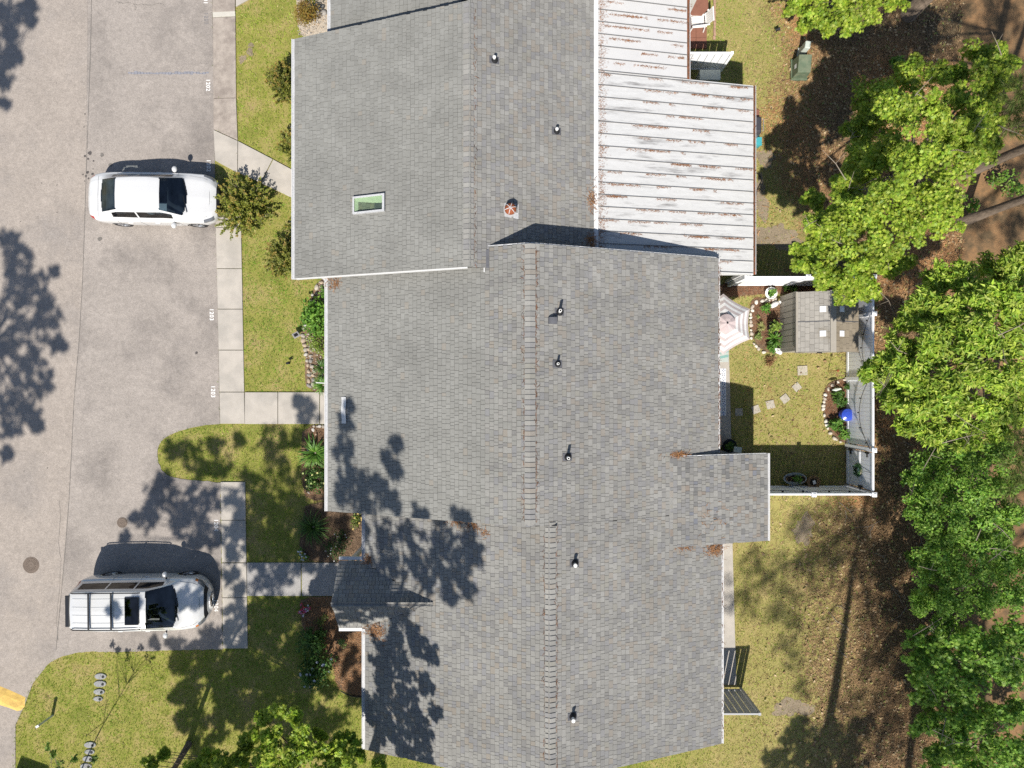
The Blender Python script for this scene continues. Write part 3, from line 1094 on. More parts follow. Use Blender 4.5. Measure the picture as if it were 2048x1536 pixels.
# ---- porch roof of house A: white standing-seam panels
zp = lambda x: 3.70 - 0.215 * (x - 2.62)
porch = thing('porch_roof', 'white standing seam porch roof littered with rusty pine straw', 'porch roof', (5, 6.5, 0))
PAN = 0.383
y = 3.66
k = 0
while y < 12.6:
    wide = y < 9.80
    x0, x1 = 2.70, (7.96 if wide else 5.66)
    ww = min(PAN, 9.86 - y) if wide else PAN
    m = MB()
    a, b = y + .012, y + ww - .004
    m.idx([(x0, a, zp(x0)), (x1, a, zp(x1)), (x1, b, zp(x1)), (x0, b, zp(x0)), (x0, a, zp(x0) - .05), (x1, a, zp(x1) - .05), (x1, b, zp(x1) - .05), (x0, b, zp(x0) - .05)],
          [(0, 1, 2, 3), (4, 7, 6, 5), (0, 4, 5, 1), (1, 5, 6, 2), (2, 6, 7, 3), (3, 7, 4, 0)])
    pan = m.build('roof_panel', 'panel_white' if wide else 'panel_clean', porch)
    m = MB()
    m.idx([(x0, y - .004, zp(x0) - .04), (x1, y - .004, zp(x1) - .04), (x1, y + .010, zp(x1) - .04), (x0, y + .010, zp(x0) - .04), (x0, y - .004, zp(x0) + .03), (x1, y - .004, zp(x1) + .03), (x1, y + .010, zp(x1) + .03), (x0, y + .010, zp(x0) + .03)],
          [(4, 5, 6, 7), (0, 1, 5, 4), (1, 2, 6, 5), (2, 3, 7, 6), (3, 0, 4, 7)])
    m.build('seam', 'seam_shade_grey', pan)
    y += ww
    k += 1
m = MB()
m.box(2.72, 7.94, 3.62, 9.80, 2.35, 2.40)
m.box(2.72, 5.62, 9.9, 12.4, 2.75, 2.80)
m.box(7.90, 7.98, 3.60, 9.86, 2.36, 2.52)
m.box(5.60, 5.67, 9.88, 12.5, 2.86, 3.0)
m.build('beam', 'white_trim', porch)
m = MB()
p = [(2.72, 3.615, zp(2.72) - .30), (7.96, 3.615, zp(7.96) - .20), (7.96, 3.615, zp(7.96) + .02), (2.72, 3.615, zp(2.72) + .02)]
q = [(a_, 3.652, c_) for a_, _, c_ in p]
m.idx(p + q, [(0, 1, 2, 3), (7, 6, 5, 4), (3, 2, 6, 7), (1, 5, 6, 2), (0, 4, 5, 1), (0, 3, 7, 4)])
m.build('fascia', 'white_trim', porch)
for (x, ya, yb) in ((7.965, 3.63, 9.87), (5.665, 9.87, 12.6)):
    m = MB()
    m.box(x, x + .09, ya, yb, zp(x) - .10, zp(x) - .055)
    g_ = m.build('gutter', 'rust', porch)
    m = MB()
    m.box(x + .09, x + .105, ya, yb, zp(x) - .10, zp(x) - .02)
    m.build('gutter_lip', 'white_trim', g_)
for (x, yy) in ((7.85, 3.75), (7.85, 6.8), (7.85, 9.7), (5.55, 10.2)):
    m = MB()
    m.box(x - .05, x + .05, yy - .05, yy + .05, 0, 2.36 if x > 7 else 2.76)
    m.build('post', 'white_trim', porch)

# ---- house B (middle)
B = house('townhouse', 'middle townhouse with broad grey roof, plain front slope and small rear extension', -5.93, 0.52, 6.68, 5.57, -4.11, 4.05, (-5.5, 6.25, -3.8, 3.72))
m = MB()
slab_quad(m, -5.93, zB_l(-5.93), -0.801, zB_l(-.801), -4.11, 3.72)
slab_quad(m, -0.80, zB_l(-.80), 0.52, 5.57, -4.11, 4.05)
slab_quad(m, 6.60, zB_r(6.60), 0.521, 5.57, -4.105, 4.05)
roofB = m.build('roof', 'roof_deck', B)
def hiB(d):
    return 3.74 if (-5.96 + d * CS) < -.8 else 4.06
sh = plane_shingles((-5.96, 0, zB_l(-5.96) + DECK), (0, 1, 0), UL, 6.45 / CS, lambda d: -4.12, hiB, PAL_PLAIN, 11,
                    blend=lambda p, r_: PAL_SOFT if (p.x > -.9 and r_.random() < .7) else PAL_PLAIN)
EXT = (4.94, 8.31, -5.10, -2.28)
ES = .283
zE = lambda x: zB_r(4.94) - ES * (x - 4.94)
sh += plane_shingles((6.63, 0, zB_r(6.63) + DECK), (0, 1, 0), UR, 6.09 / CS, lambda d: -4.11, lambda d: 4.06, PAL_MIX, 12)
sh = [s for s in sh if not (s[0].x > 5.1 and s[0].y < -2.4)]
ce = 1 / math.sqrt(1 + ES ** 2)
sh += plane_shingles((8.33, 0, zE(8.33) + DECK), (0, 1, 0), (-ce, 0, ES * ce), 3.37 / ce, lambda d: -5.11, lambda d: -2.27, PAL_MIX, 13,
                     blend=lambda p, r_: PAL_DARK if r_.random() < .20 + .12 * math.sin(p.y * 3.1 + p.x * 2.0) else PAL_MIX)
lay_shingles(sh, roofB)
ridge_caps(roofB, 0.52, 5.57, -4.08, 4.0, PAL_MIX, 14)
gutter(B, -5.96, zB_l(-5.96), -4.13, 3.70, -1)
gutter(B, 6.63, zB_r(6.63), -2.22, 4.05, 1, .075)
m = MB()
slab_quad(m, EXT[0], zE(EXT[0]) - .001, EXT[1], zE(EXT[1]), EXT[2], EXT[3], .12)
ex = m.build('extension_roof', 'roof_deck', B)
m = MB()
m.box(6.26, 7.9, -4.75, -2.55, 0, zE(8.0) - .14)
m.build('extension_wall', 'siding', B)
gutter(B, 8.33, zE(8.33), -5.12, -2.26, 1, .09)
barge(B, 5.2, zE(5.2), 8.3, zE(8.3), -2.282, .03, .14)
barge(B, -0.79, zB_l(-.79), .5, 5.55, 4.052, .03, .15)
barge(B, .53, 5.55, 6.58, zB_r(6.58), 4.052, .03, .15)
m = MB()
m.box(-.835, -.803, 3.30, 4.06, zB_l(-.8) - .14, zB_l(-.8) + .05)
m.build('edge_flashing', 'white_trim', B)
m = MB()
xx = W(975, 519, 5.1)[0]
m.box(xx - .045, xx + .045, 3.42, 3.95, zB_l(xx) + .02, zB_l(xx) + .04)
m.build('loose_flashing', 'flashing', B)
pipe_vent(B, 1119, 624, zB_r, SLOPE, .42)
pipe_vent(B, 1115, 728, zB_r, SLOPE, .30, rad=.038)
pipe_vent(B, 1135, 914, zB_r, SLOPE, .42)
# hooded vent
x, y, z = on_plane(1105, 640, zB_r)
v = MB()
prof = []
K = 8
for k in range(K + 1):
    a = math.pi / 2 * k / K
    prof.append((x + .13 - .27 * math.sin(a) * .98, .20 * math.cos(a)))
side = [(px_, z + h_ + SLOPE * (x - px_)) for px_, h_ in prof] + [(x + .13, z - .05)]
v.idx([(a_, y - .12, b_) for a_, b_ in side] + [(a_, y + .07, b_) for a_, b_ in side],
      [tuple(range(K + 2)), tuple(reversed(range(K + 2, 2 * K + 4)))] + [(i, K + 2 + i, K + 2 + (i + 1) % (K + 2), (i + 1) % (K + 2)) for i in range(K + 2)])
v.build('hood_vent', 'flashing', B)
# rain diverter of bent white metal near the front eave
v = MB()
for i in range(8):
    y0_, y1_ = W(0, 794 + i * 6.6, 3.2)[1], W(0, 794 + (i + 1) * 6.6, 3.2)[1]
    xa_ = W(684 + math.sin(i * 1.1) * .8, 0, 3.2)[0]
    xb_ = W(684 + math.sin((i + 1) * 1.1) * .8, 0, 3.2)[0]
    w_ = .14
    za_ = zB_l(xa_) + .03
    v.idx([(xa_ - .02, y0_, za_), (xa_ + w_, y0_, za_ + .085), (xb_ + w_, y1_, za_ + .085), (xb_ - .02, y1_, za_), (xa_ - .02, y0_, za_ - .01), (xa_ + w_, y0_, za_ + .075), (xb_ + w_, y1_, za_ + .075), (xb_ - .02, y1_, za_ - .01)],
          [(0, 3, 2, 1), (4, 5, 6, 7), (0, 1, 5, 4), (2, 3, 7, 6), (1, 2, 6, 5), (0, 4, 7, 3)])
tag(v.build('rain_diverter', 'white_trim', B), 'bent white metal strip lying near the front eave')

# ---- house C (lower)
C = house('townhouse', 'lower townhouse with tree-shaded mottled grey roof and small entry gable', -4.72, 1.12, 6.72, 5.33, -11.72, -4.11, (-4.3, 6.25, -11.4, -4.12))
m = MB()
slab_quad(m, -4.72, zC_l(-4.72), 1.12, 5.33, -11.84, -4.0)
slab_quad(m, 6.72, zB_r(6.72), 1.121, 5.33, -11.60, -4.107)
roofC = m.build('roof', 'roof_deck', C)
sh = plane_shingles((-4.75, 0, zC_l(-4.75) + DECK), (0, 1, 0), UL, 5.84 / CS, lambda d: -11.85, lambda d: -4.0, PAL_SOFT, 21)
PG = (-6.84, 1.06, 2.92, 3.90)     # portico: ridge y, half span, eave z, ridge z
sh = [s for s in sh if not (abs(s[0].y + s[1] / 2 - PG[0]) < PG[1] * (1 - max(0, (s[0].z - 3.0)) / .95) - .1 and s[0].x < -2.6)]
sh += plane_shingles((6.75, 0, zB_r(6.75) + DECK), (0, 1, 0), UR, 5.63 / CS, lambda d: -11.61, lambda d: -4.11, PAL_MIX, 22)
sh = [s for s in sh if not (s[0].x > 5.1 and s[0].y > -5.0)]
ps = (PG[3] - PG[2]) / PG[1]
cp = 1 / math.sqrt(1 + ps * ps)
xin = lambda z: (z - 5.33) / SLOPE + 1.12 + .05
for sgn, sd in ((1, 23), (-1, 24)):
    O_ = (0, PG[0] + sgn * (PG[1] + .02), PG[2] - .02 * ps + DECK)
    sh += plane_shingles(O_, (1, 0, 0), (0, -sgn * cp, ps * cp), (PG[1] + .02) / cp, lambda d: -5.63 - .0 * d, lambda d: min(-2.45, xin(PG[2] + d * ps * cp)), PAL_MIX if sgn > 0 else PAL_SOFT, sd)
lay_shingles(sh, roofC)
ridge_caps(roofC, 1.12, 5.33, -11.7, -4.12, PAL_MIX, 25)
ridge_caps(roofC, PG[0], PG[3], -5.62, -2.35, PAL_SOFT, 26, .16, 'x')
gutter(C, -4.75, zC_l(-4.75), -11.86, -7.95, -1)
gutter(C, -4.75, zC_l(-4.75), -5.75, -4.13, -1)
gutter(C, 6.75, zB_r(6.75), -11.62, -5.05, 1, .09)
m = MB()
for sgn in (1, -1):
    p = [(-5.6, PG[0], PG[3] - .01), (-2.5, PG[0], PG[3] - .01), (-4.85, PG[0] + sgn * PG[1], PG[2] - .01), (-5.6, PG[0] + sgn * PG[1], PG[2] - .01)]
    q = [(a_, b_, c_ - .1) for a_, b_, c_ in p]
    f = [(0, 1, 2, 3), (7, 6, 5, 4), (0, 3, 7, 4), (3, 2, 6, 7), (1, 5, 6, 2), (0, 4, 5, 1)]
    m.idx(p + q, f)
m.build('portico_roof', 'roof_deck', C)
m = MB()
m.idx([(-5.5, PG[0] - .9, 2.9), (-5.5, PG[0] + .9, 2.9), (-5.5, PG[0], 3.74), (-5.38, PG[0] - .9, 2.9), (-5.38, PG[0] + .9, 2.9), (-5.38, PG[0], 3.74)], [(0, 2, 1), (3, 4, 5), (0, 1, 4, 3), (1, 2, 5, 4), (2, 0, 3, 5)])
m.build('portico_gable', 'siding', C)
for sgn in (1, -1):
    m = MB()
    y_ = PG[0] + sgn * (PG[1] + .05)
    m.box(-5.64, -4.80, min(y_, y_ + sgn * .1), max(y_, y_ + sgn * .1), PG[2] - .14, PG[2] - .05)
    m.build('portico_gutter', 'white_trim', C)
    m = MB()
    m.box(-5.52, -5.40, PG[0] + sgn * .85 - .06, PG[0] + sgn * .85 + .06, .05, 2.82)
    m.build('portico_post', 'white_trim', C)
# downspouts
m = MB()
m.tube([W(733, 1104, 2.85), W(726, 1112, 2.5), W(716, 1122, 2.3), W(712, 1123, .1)], .04, 4)
m.tube([W(733, 1104, 2.85), W(731, 1122, 2.4)], .04, 4)
m.build('downspout', 'white_trim', C)
m = MB()
m.tube([W(660, 568, 2.85), W(652, 560, 2.6), W(640, 553, 2.4), W(642, 553, .1)], .04, 4)
m.build('downspout', 'white_trim', B)
pipe_vent(C, 1149, 1126, zB_r, SLOPE, .30, True)
pipe_vent(C, 1145, 1432, zB_r, SLOPE, .30, True)
m = MB()
xr_ = 1.12
m.box(xr_ - .19, xr_ + .19, -4.135, -4.112, 5.20, 5.350)
m.build('ridge_end', 'black_rubber', roofC)

# ---- house at the top edge
Dh = house('townhouse', 'townhouse at the top edge, only a grey strip of its front slope in view', -5.85, 0.6, 6.6, 5.53, 10.9, 18.6, (-5.4, 6.2, 12.9, 18.4))
m = MB()
slab_quad(m, -5.85, 5.53 - SLOPE * 6.45, -1.4, 5.53 - SLOPE * 2.0, 10.9, 18.6)
slab_quad(m, -1.399, 5.53 - SLOPE * 1.999, 0.6, 5.53, 12.7, 18.6)
slab_quad(m, 6.6, 5.53 - SLOPE * 6.0, 0.601, 5.53, 12.7, 18.6)
roofD = m.build('roof', 'roof_deck', Dh)
zD = lambda x: 5.53 - SLOPE * (.6 - x)
sh = plane_shingles((-5.88, 0, zD(-5.88) + DECK), (0, 1, 0), UL, 6.45 / CS, lambda d: 10.95 if (-5.88 + d * CS) < -1.5 else 12.7, lambda d: 15.0, PAL_PLAIN, 31)
sh += plane_shingles((6.63, 0, 5.53 - SLOPE * 6.03 + DECK), (0, 1, 0), UR, 6.0 / CS, lambda d: 12.72, lambda d: 15, PAL_MIX, 32)
lay_shingles(sh, roofD)
gutter(Dh, -5.88, zD(-5.88), 10.95, 18.6, -1)

# ------------------------------------------------------------------ vehicles
def smooth1(a, it):
    for _ in range(it):
        b = a.copy()
        b[1:-1] = .25 * a[:-2] + .5 * a[1:-1] + .25 * a[2:]
        a = b
    return a

def catmull(P, sub):
    """P (k,2..): dense points along the profile, sub per span"""
    k = len(P)
    out = []
    for i in range(k - 1):
        p0, p1, p2, p3 = P[max(i - 1, 0)], P[i], P[i + 1], P[min(i + 2, k - 1)]
        for q in range(sub):
            t = q / sub
            out.append(.5 * ((2 * p1) + (p2 - p0) * t + (2 * p0 - 5 * p1 + 4 * p2 - p3) * t * t + (3 * p1 - p0 - 3 * p2 + p3) * t ** 3))
    out.append(P[-1])
    return np.array(out)

def car(name, label, loc, rotz, S):
    root = thing(name, label, S['cat'], loc, rotz)
    st = np.array(S['stations'])          # x, w_sill, w_sh, z_sh, w_belt, z_belt, w_roof, z_rail, z_top, z_bot
    NX, SUB = 170, 5
    xs = np.linspace(st[0, 0], st[-1, 0], NX)
    g_ = [smooth1(np.interp(xs, st[:, 0], st[:, k]), S.get('smooth', 5)) for k in range(1, 10)]
    ws, wsh, zsh, wb, zb, wr, zrr, zt, zbo = g_
    rows = []
    for i in range(NX):
        P = np.array([(ws[i] * .90, zbo[i]), (ws[i], zbo[i] + .10), (wsh[i] * 1.0, zbo[i] * .45 + zsh[i] * .55), (wsh[i] * .985, zsh[i]), (wb[i], zb[i]), (wr[i], zrr[i]), (wr[i] * .86, zt[i] - (zt[i] - zrr[i]) * .22), (wr[i] * .45, zt[i]), (0, zt[i] + .012)])
        rows.append(catmull(P, SUB))
    G = np.array(rows)                     # NX, M, 2
    M_ = G.shape[1]
    parts = {}
    def put(key, quad):
        parts.setdefault(key, []).append(quad)
    wx, wr_ = S['wheels'], S['wheel_r']
    for sgn in (1, -1):
        for i in range(NX - 1):
            for j in range(M_ - 1):
                x = (xs[i] + xs[i + 1]) / 2
                s = (j + .5) / SUB
                c = G[i:i + 2, j:j + 2].reshape(-1, 2).mean(0)
                hgt = zrr[i] - zb[i]
                key = 'body'
                if s < 2.6 and any((x - w) ** 2 + (c[1] - wr_) ** 2 < (wr_ * 1.16) ** 2 for w in wx):
                    continue
                wsx0, wsx1 = S['windshield']
                rgx0, rgx1 = S['rear']
                cv = (c[0] / .7) ** 2
                if wsx0 - .05 * cv < x < wsx1 - .15 * cv and s > 5.0 + S.get('pillar', .25):
                    key = 'windshield'
                elif rgx0 + .10 * cv < x < rgx1 + .04 * cv and s > 5.0 + S.get('rpillar', .3):
                    key = 'rear_window'
                elif 4.12 < s < 4.90 and hgt > .13:
                    for (a, b, nm) in S['side']:
                        if a < x < b:
                            key = nm + ('L' if sgn > 0 else 'R')
                if key == 'body':
                    for (x0, x1, s0, s1, nm) in S['lamps']:
                        if x0 < x < x1 and s0 < s < s1:
                            key = nm + ('L' if sgn > 0 else 'R')
                q = [(xs[i], sgn * G[i, j, 0], G[i, j, 1]), (xs[i + 1], sgn * G[i + 1, j, 0], G[i + 1, j, 1]), (xs[i + 1], sgn * G[i + 1, j + 1, 0], G[i + 1, j + 1, 1]), (xs[i], sgn * G[i, j + 1, 0], G[i, j + 1, 1])]
                if sgn > 0:
                    q.reverse()
                put(key, q)
    # ends
    for i, rev in ((0, False), (NX - 1, True)):
        ring = [(xs[i], G[i, j, 0], G[i, j, 1]) for j in range(M_)] + [(xs[i], -G[i, j, 0], G[i, j, 1]) for j in range(M_ - 2, -1, -1)]
        put('body', list(reversed(ring)) if rev else ring)
    names = {'body': ('body', S['paint']), 'windshield': ('windshield', 'car_glass'), 'rear_window': ('rear_window', S.get('rear_glass', 'car_glass'))}
    body = None
    for key, quads in parts.items():
        if key in names:
            nm, mt = names[key]
        else:
            base_ = key[:-1]
            nm = base_.split('#')[0]
            mt = {'headlight': 'lamp_clear', 'tail_light': 'lamp_red', 'turn_signal': 'lamp_amber', 'grille': 'trim_black', 'side_window': S.get('side_glass', 'car_glass'), 'roof_trim': 'trim_black'}[nm]
        # weld
        vid, V, F_ = {}, [], []
        for q in quads:
            f = []
            for p in q:
                k = (round(p[0], 5), round(p[1], 5), round(p[2], 5))
                if k not in vid:
                    vid[k] = len(V)
                    V.append(p)
                f.append(vid[k])
            f2 = [f[0]]
            for k in f[1:]:
                if k != f2[-1]:
                    f2.append(k)
            if len(f2) > 2 and len(set(f2)) == len(f2):
                F_.append(f2)
        m = MB()
        m.idx(V, F_)
        o = m.build(nm, mt, root, smooth=True, local=True)
        if nm != 'body':
            if 'window' in nm or nm == 'windshield':
                for v in o.data.vertices:
                    v.co -= v.normal * .006
        else:
            body = o
    # floor, dash, seats
    m = MB()
    f0, f1 = S['cabin']
    m.box(f0 - .5, f1 + .5, -.72, .72, .30, .34)
    m.box(st[0, 0] + .25, f0 - .5, -.62, .62, .45, .50)
    m.box(f1 + .5, st[-1, 0] - .3, -.60, .60, .45, .50)
    m.build('floor', 'interior', root, local=True)
    m = MB()
    m.obox((f1 - .12, 0, S['dash_z']), (.62, 1.34, .16), ry=.10)
    m.build('dashboard', 'interior', root, local=True, bevel=.04)
    for k, x in enumerate(S['seats']):
        for y in (-.36, .36):
            m = MB()
            m.obox((x, y, .62), (.50, .48, .16))
            m.obox((x - .27, y, .90), (.14, .46, .56), ry=-.25)
            m.obox((x - .37, y, 1.20), (.09, .24, .16), ry=-.25)
            m.build('seat', 'seat_sunlit' if (k == len(S['seats']) - 1 and y < 0 and S.get('pale')) else 'interior', root, local=True, bevel=.04)  # one front seat is coloured as if the sun fell on it
    m = MB()
    pts = [(f1 - .42 + .06 * math.cos(a), .36 * S.get('drv', 1) + .18 * math.sin(a), .98 + .17 * math.cos(a)) for a in [q * 6.2832 / 18 for q in range(19)]]
    m.tube(pts, .016, 6, caps=False)
    m.build('steering_wheel', 'trim_black', root, local=True)
    if S.get('shelf'):
        a, b, z = S['shelf']
        m = MB()
        m.box(a, b, -.60, .60, z - .05, z)
        sf = m.build('parcel_shelf', 'interior', root, local=True)
        for y in (-.34, .34):
            m = MB()
            m.lathe([(.10, .0), (.10, .012), (.06, .014), (.03, .006)], 16, ((a + b) / 2, y, z))
            m.build('speaker', 'trim_black', sf, local=True)
    # wheels
    for x in wx:
        for sgn in (1, -1):
            yw = sgn * S['track']
            m = MB()
            n = 26
            prof = [(wr_ * .64, -.10), (wr_ * .97, -.105), (wr_, -.06), (wr_, .06), (wr_ * .97, .105), (wr_ * .64, .10)]
            vs_, f = [], []
            for r_, o_ in prof:
                for k in range(n):
                    a = 6.2832 * k / n
                    vs_.append((x + r_ * math.cos(a), yw + o_, wr_ + r_ * math.sin(a)))
            for i in range(len(prof) - 1):
                for k in range(n):
                    k2 = (k + 1) % n
                    f.append((i * n + k, i * n + k2, (i + 1) * n + k2, (i + 1) * n + k))
            m.idx(vs_, f)
            wheel = m.build('wheel', 'tyre', root, local=True)
            m = MB()
            yo = yw + sgn * .085
            for k in range(5):
                a = 6.2832 * k / 5 + .3
                for da in (-.12, .12):
                    m.tube([(x + .04 * math.cos(a + da), yo + sgn * .01, wr_ + .04 * math.sin(a + da)), (x + wr_ * .62 * math.cos(a + da * .6), yo, wr_ + wr_ * .62 * math.sin(a + da * .6))], [.026, .022], 5)
            pts = [(x + wr_ * .63 * math.cos(6.2832 * k / n), yo, wr_ + wr_ * .63 * math.sin(6.2832 * k / n)) for k in range(n + 1)]
            m.tube(pts, .018, 5, caps=False)
            m.build('rim', 'alloy', wheel, local=True)
            m = MB()
            yi = yw - sgn * .02
            pts = [(x + wr_ * .64 * math.cos(6.2832 * k / n), yi, wr_ + wr_ * .64 * math.sin(6.2832 * k / n)) for k in range(n)]
            m.poly(pts)
            m.build('brake_cover', 'trim_black', wheel, local=True)
            m = MB()
            ra = wr_ * 1.17
            arc = [(x + ra * math.cos(math.pi * k / 16), sgn * (S['track'] + .02), wr_ + ra * math.sin(math.pi * k / 16)) for k in range(17)]
            arc2 = [(p[0], sgn * (S['track'] - .30), p[2]) for p in arc]
            for k in range(16):
                m.poly([arc[k], arc[k + 1], arc2[k + 1], arc2[k]])
            m.build('wheel_arch', 'trim_black', root, local=True)
    # mirrors
    for sgn in (1, -1):
        mx, my, mz = S['mirror']
        m = MB()
        m.blob((mx, sgn * (my + .12), mz), (.09, .115, .075), 3, 12, 8, .04)
        mi = m.build('mirror', S['paint'], root, smooth=True, local=True)
        m = MB()
        m.tube([(mx + .03, sgn * (my - .06), mz - .06), (mx + .01, sgn * (my + .06), mz - .03)], .028, 6)
        m.build('mirror_arm', 'trim_black', mi, local=True)
    # handles
    for (hx, hz) in S['handles']:
        for sgn in (1, -1):
            i = int(np.argmin(abs(xs - hx)))
            m = MB()
            m.obox((hx, sgn * (wsh[i] + .012), hz), (.18, .03, .03))
            m.build('door_handle', S['paint'], root, local=True, bevel=.008)
    # shut lines as thin dark beads following the surface
    def bead(pts, nm='shut_line', r_=.0045, mt='trim_black'):
        m = MB()
        m.tube(pts, r_, 4)
        m.build(nm, mt, root, local=True)
    for X in S['doors']:
        i = int(np.argmin(abs(xs - X)))
        for sgn in (1, -1):
            bead([(xs[i], sgn * (G[i, j, 0] + .001), G[i, j, 1]) for j in range(SUB, 4 * SUB + 1)])
    for (X, smin) in S['cross']:
        i = int(np.argmin(abs(xs - X)))
        j0 = int(smin * SUB)
        half = [(xs[i] - (X > 0) * .10 * (G[i, j, 0] / max(.1, G[i, j0, 0])) ** 2, G[i, j, 0], G[i, j, 1] + .002) for j in range(j0, M_)]
        bead(half + [(p[0], -p[1], p[2]) for p in reversed(half[:-1])])
    # hood sides
    for sgn in (1, -1):
        hx0, hx1 = S['windshield'][1] + .04, S['cross'][0][0] - .06
        bead([(xs[i], sgn * (G[i, int(4.5 * SUB), 0]), G[i, int(4.5 * SUB), 1] + .002) for i in range(NX) if hx0 < xs[i] < hx1])
    # wipers
    for y0, y1 in ((.05, .62), (-.55, .02)):
        xx = S['windshield'][1] - .02
        i0 = int(np.argmin(abs(xs - xx)))
        bead([(xx + .03, y0, zt[i0] + .02), (xx - .04 - .05, y1, zt[i0] + .055)], 'wiper', .011)
    return root, xs, G, zt, wsh

# x, w_sill, w_sh, z_sh, w_belt, z_belt, w_roof, z_rail, z_top, z_bot
SED = dict(cat='car', paint='car_white', wheels=(-1.32, 1.38), wheel_r=.315, track=.76, windshield=(.50, 1.26), rear=(-1.74, -1.06), cabin=(-1.0, .95), dash_z=.86,
    side=[(-1.30, -.42, 'side_window#rear'), (-.36, .80, 'side_window#front')], seats=(-.75, .18), pale=True, shelf=(-1.62, -1.05, .93),
    lamps=[(1.78, 2.12, 2.75, 3.75, 'headlight#'), (-2.32, -2.02, 2.6, 4.1, 'tail_light#'), (2.20, 2.33, 1.6, 8.1, 'grille#')],
    mirror=(.78, .87, .93), handles=[(-.80, .80), (.16, .80)], doors=(-1.18, -.40, .92), cross=[(2.00, 4.2), (-1.86, 4.3)], pillar=.22, rpillar=.3, smooth=4,
    stations=[(-2.32, .50, .54, .70, .48, .76, .40, .78, .80, .34), (-2.22, .66, .72, .80, .64, .88, .52, .91, .925, .26), (-2.02, .76, .82, .86, .72, .96, .58, .99, 1.005, .22), (-1.76, .82, .865, .90, .74, .99, .60, 1.02, 1.03, .20),
              (-1.40, .85, .88, .92, .775, 1.00, .60, 1.17, 1.225, .19), (-1.05, .86, .885, .92, .785, .995, .585, 1.33, 1.405, .18), (-.40, .865, .89, .91, .795, .975, .60, 1.375, 1.455, .18), (.10, .865, .89, .90, .80, .965, .60, 1.375, 1.46, .18), (.48, .865, .89, .89, .80, .96, .585, 1.34, 1.425, .18),
              (.85, .865, .885, .88, .80, .955, .64, 1.145, 1.20, .18), (1.22, .86, .88, .865, .79, .935, .70, .97, 1.00, .19), (1.34, .86, .88, .855, .78, .92, .69, .95, .97, .19), (1.80, .83, .865, .78, .74, .845, .62, .885, .90, .20), (2.04, .72, .78, .71, .64, .78, .53, .82, .835, .22), (2.20, .54, .59, .62, .47, .70, .38, .75, .765, .25), (2.29, .36, .39, .56, .31, .63, .25, .67, .68, .28), (2.33, .20, .22, .52, .17, .58, .14, .61, .62, .32)])
sedan, xs_, G_, zt_, wsh_ = car('sedan', 'white four door sedan parked nose in beside the bronze green shrub', (-12.70, 6.60, .018), math.radians(-.6), SED)
m = MB()
m.blob((2.335, 0, .60), (.02, .075, .05), 3, 12, 6, 0)
m.build('badge', 'chrome', sedan, smooth=True, local=True)

VAN = dict(cat='minivan', paint='car_silver', wheels=(-1.48, 1.52), wheel_r=.335, track=.83, windshield=(.58, 1.50), rear=(-9, -8), cabin=(-1.9, 1.2), dash_z=1.06,
    side=[(-2.02, -1.02, 'side_window#quarter'), (-.94, .06, 'side_window#slide'), (.12, 1.02, 'side_window#front')], seats=(-1.4, -.5, .45), side_glass='dark_glass',
    lamps=[(2.04, 2.14, 3.0, 3.6, 'turn_signal#'), (2.14, 2.34, 2.75, 4.1, 'headlight#'), (-2.48, -2.20, 2.6, 4.4, 'tail_light#'), (2.335, 2.42, 3.2, 8.1, 'grille#')],
    mirror=(.98, .97, 1.10), handles=[(-.78, .98), (.26, .98)], doors=(-.98, .09, 1.12), cross=[(2.22, 4.2)], pillar=.12, smooth=4,
    stations=[(-2.47, .50, .56, .80, .50, 1.00, .36, 1.25, 1.30, .36), (-2.42, .68, .72, .90, .66, 1.08, .50, 1.42, 1.50, .28), (-2.30, .82, .87, 1.00, .77, 1.13, .61, 1.60, 1.695, .23), (-2.10, .90, .95, 1.03, .85, 1.15, .68, 1.655, 1.745, .20), (-1.50, .92, .965, 1.04, .87, 1.14, .69, 1.675, 1.765, .19),
              (-.50, .93, .97, 1.03, .88, 1.13, .70, 1.675, 1.77, .18), (.20, .93, .97, 1.01, .88, 1.12, .69, 1.655, 1.755, .18), (.56, .93, .97, 1.00, .88, 1.115, .68, 1.615, 1.715, .18), (1.05, .93, .965, .99, .875, 1.11, .74, 1.36, 1.42, .18), (1.46, .92, .96, .97, .86, 1.09, .80, 1.13, 1.17, .19), (1.60, .91, .955, .95, .85, 1.06, .78, 1.10, 1.12, .19),
              (2.00, .87, .92, .87, .79, .97, .68, 1.005, 1.02, .20), (2.22, .75, .80, .79, .66, .89, .55, .935, .95, .22), (2.37, .56, .61, .68, .49, .78, .39, .84, .855, .25), (2.45, .38, .42, .60, .34, .69, .27, .74, .75, .28), (2.48, .22, .25, .55, .20, .63, .16, .67, .68, .32)])
van, xs_, G_, zt_, wsh_ = car('minivan', 'silver minivan with roof rack bars and sunroof parked in the tree shade', (-13.08, -7.76, .018), math.radians(.5), VAN)
van.scale = (.93, .98, .98)
m = MB()
m.obox((.10, 0, 1.788), (.48, .92, .012))
m.build('sunroof', 'dark_glass', van, local=True, bevel=.004)
m = MB()
m.obox((.10, 0, 1.780), (.52, .97, .014))
m.build('sunroof_frame', 'trim_black', van, local=True, bevel=.004)
for sgn in (1, -1):
    m = MB()
    m.tube([(-2.15, sgn * .63, 1.745), (-2.05, sgn * .635, 1.80), (-1.2, sgn * .645, 1.825), (-.3, sgn * .645, 1.825), (.30, sgn * .635, 1.80), (.40, sgn * .63, 1.755)], .020, 6)
    m.build('roof_rail', 'trim_black', van, local=True)
for x in (-1.45, -.62):
    m = MB()
    m.obox((x, 0, 1.845), (.06, 1.30, .03))
    m.build('crossbar', 'trim_black', van, local=True, bevel=.01)
m = MB()
m.obox((-2.30, 0, 1.715), (.16, 1.10, .05), ry=-.10)
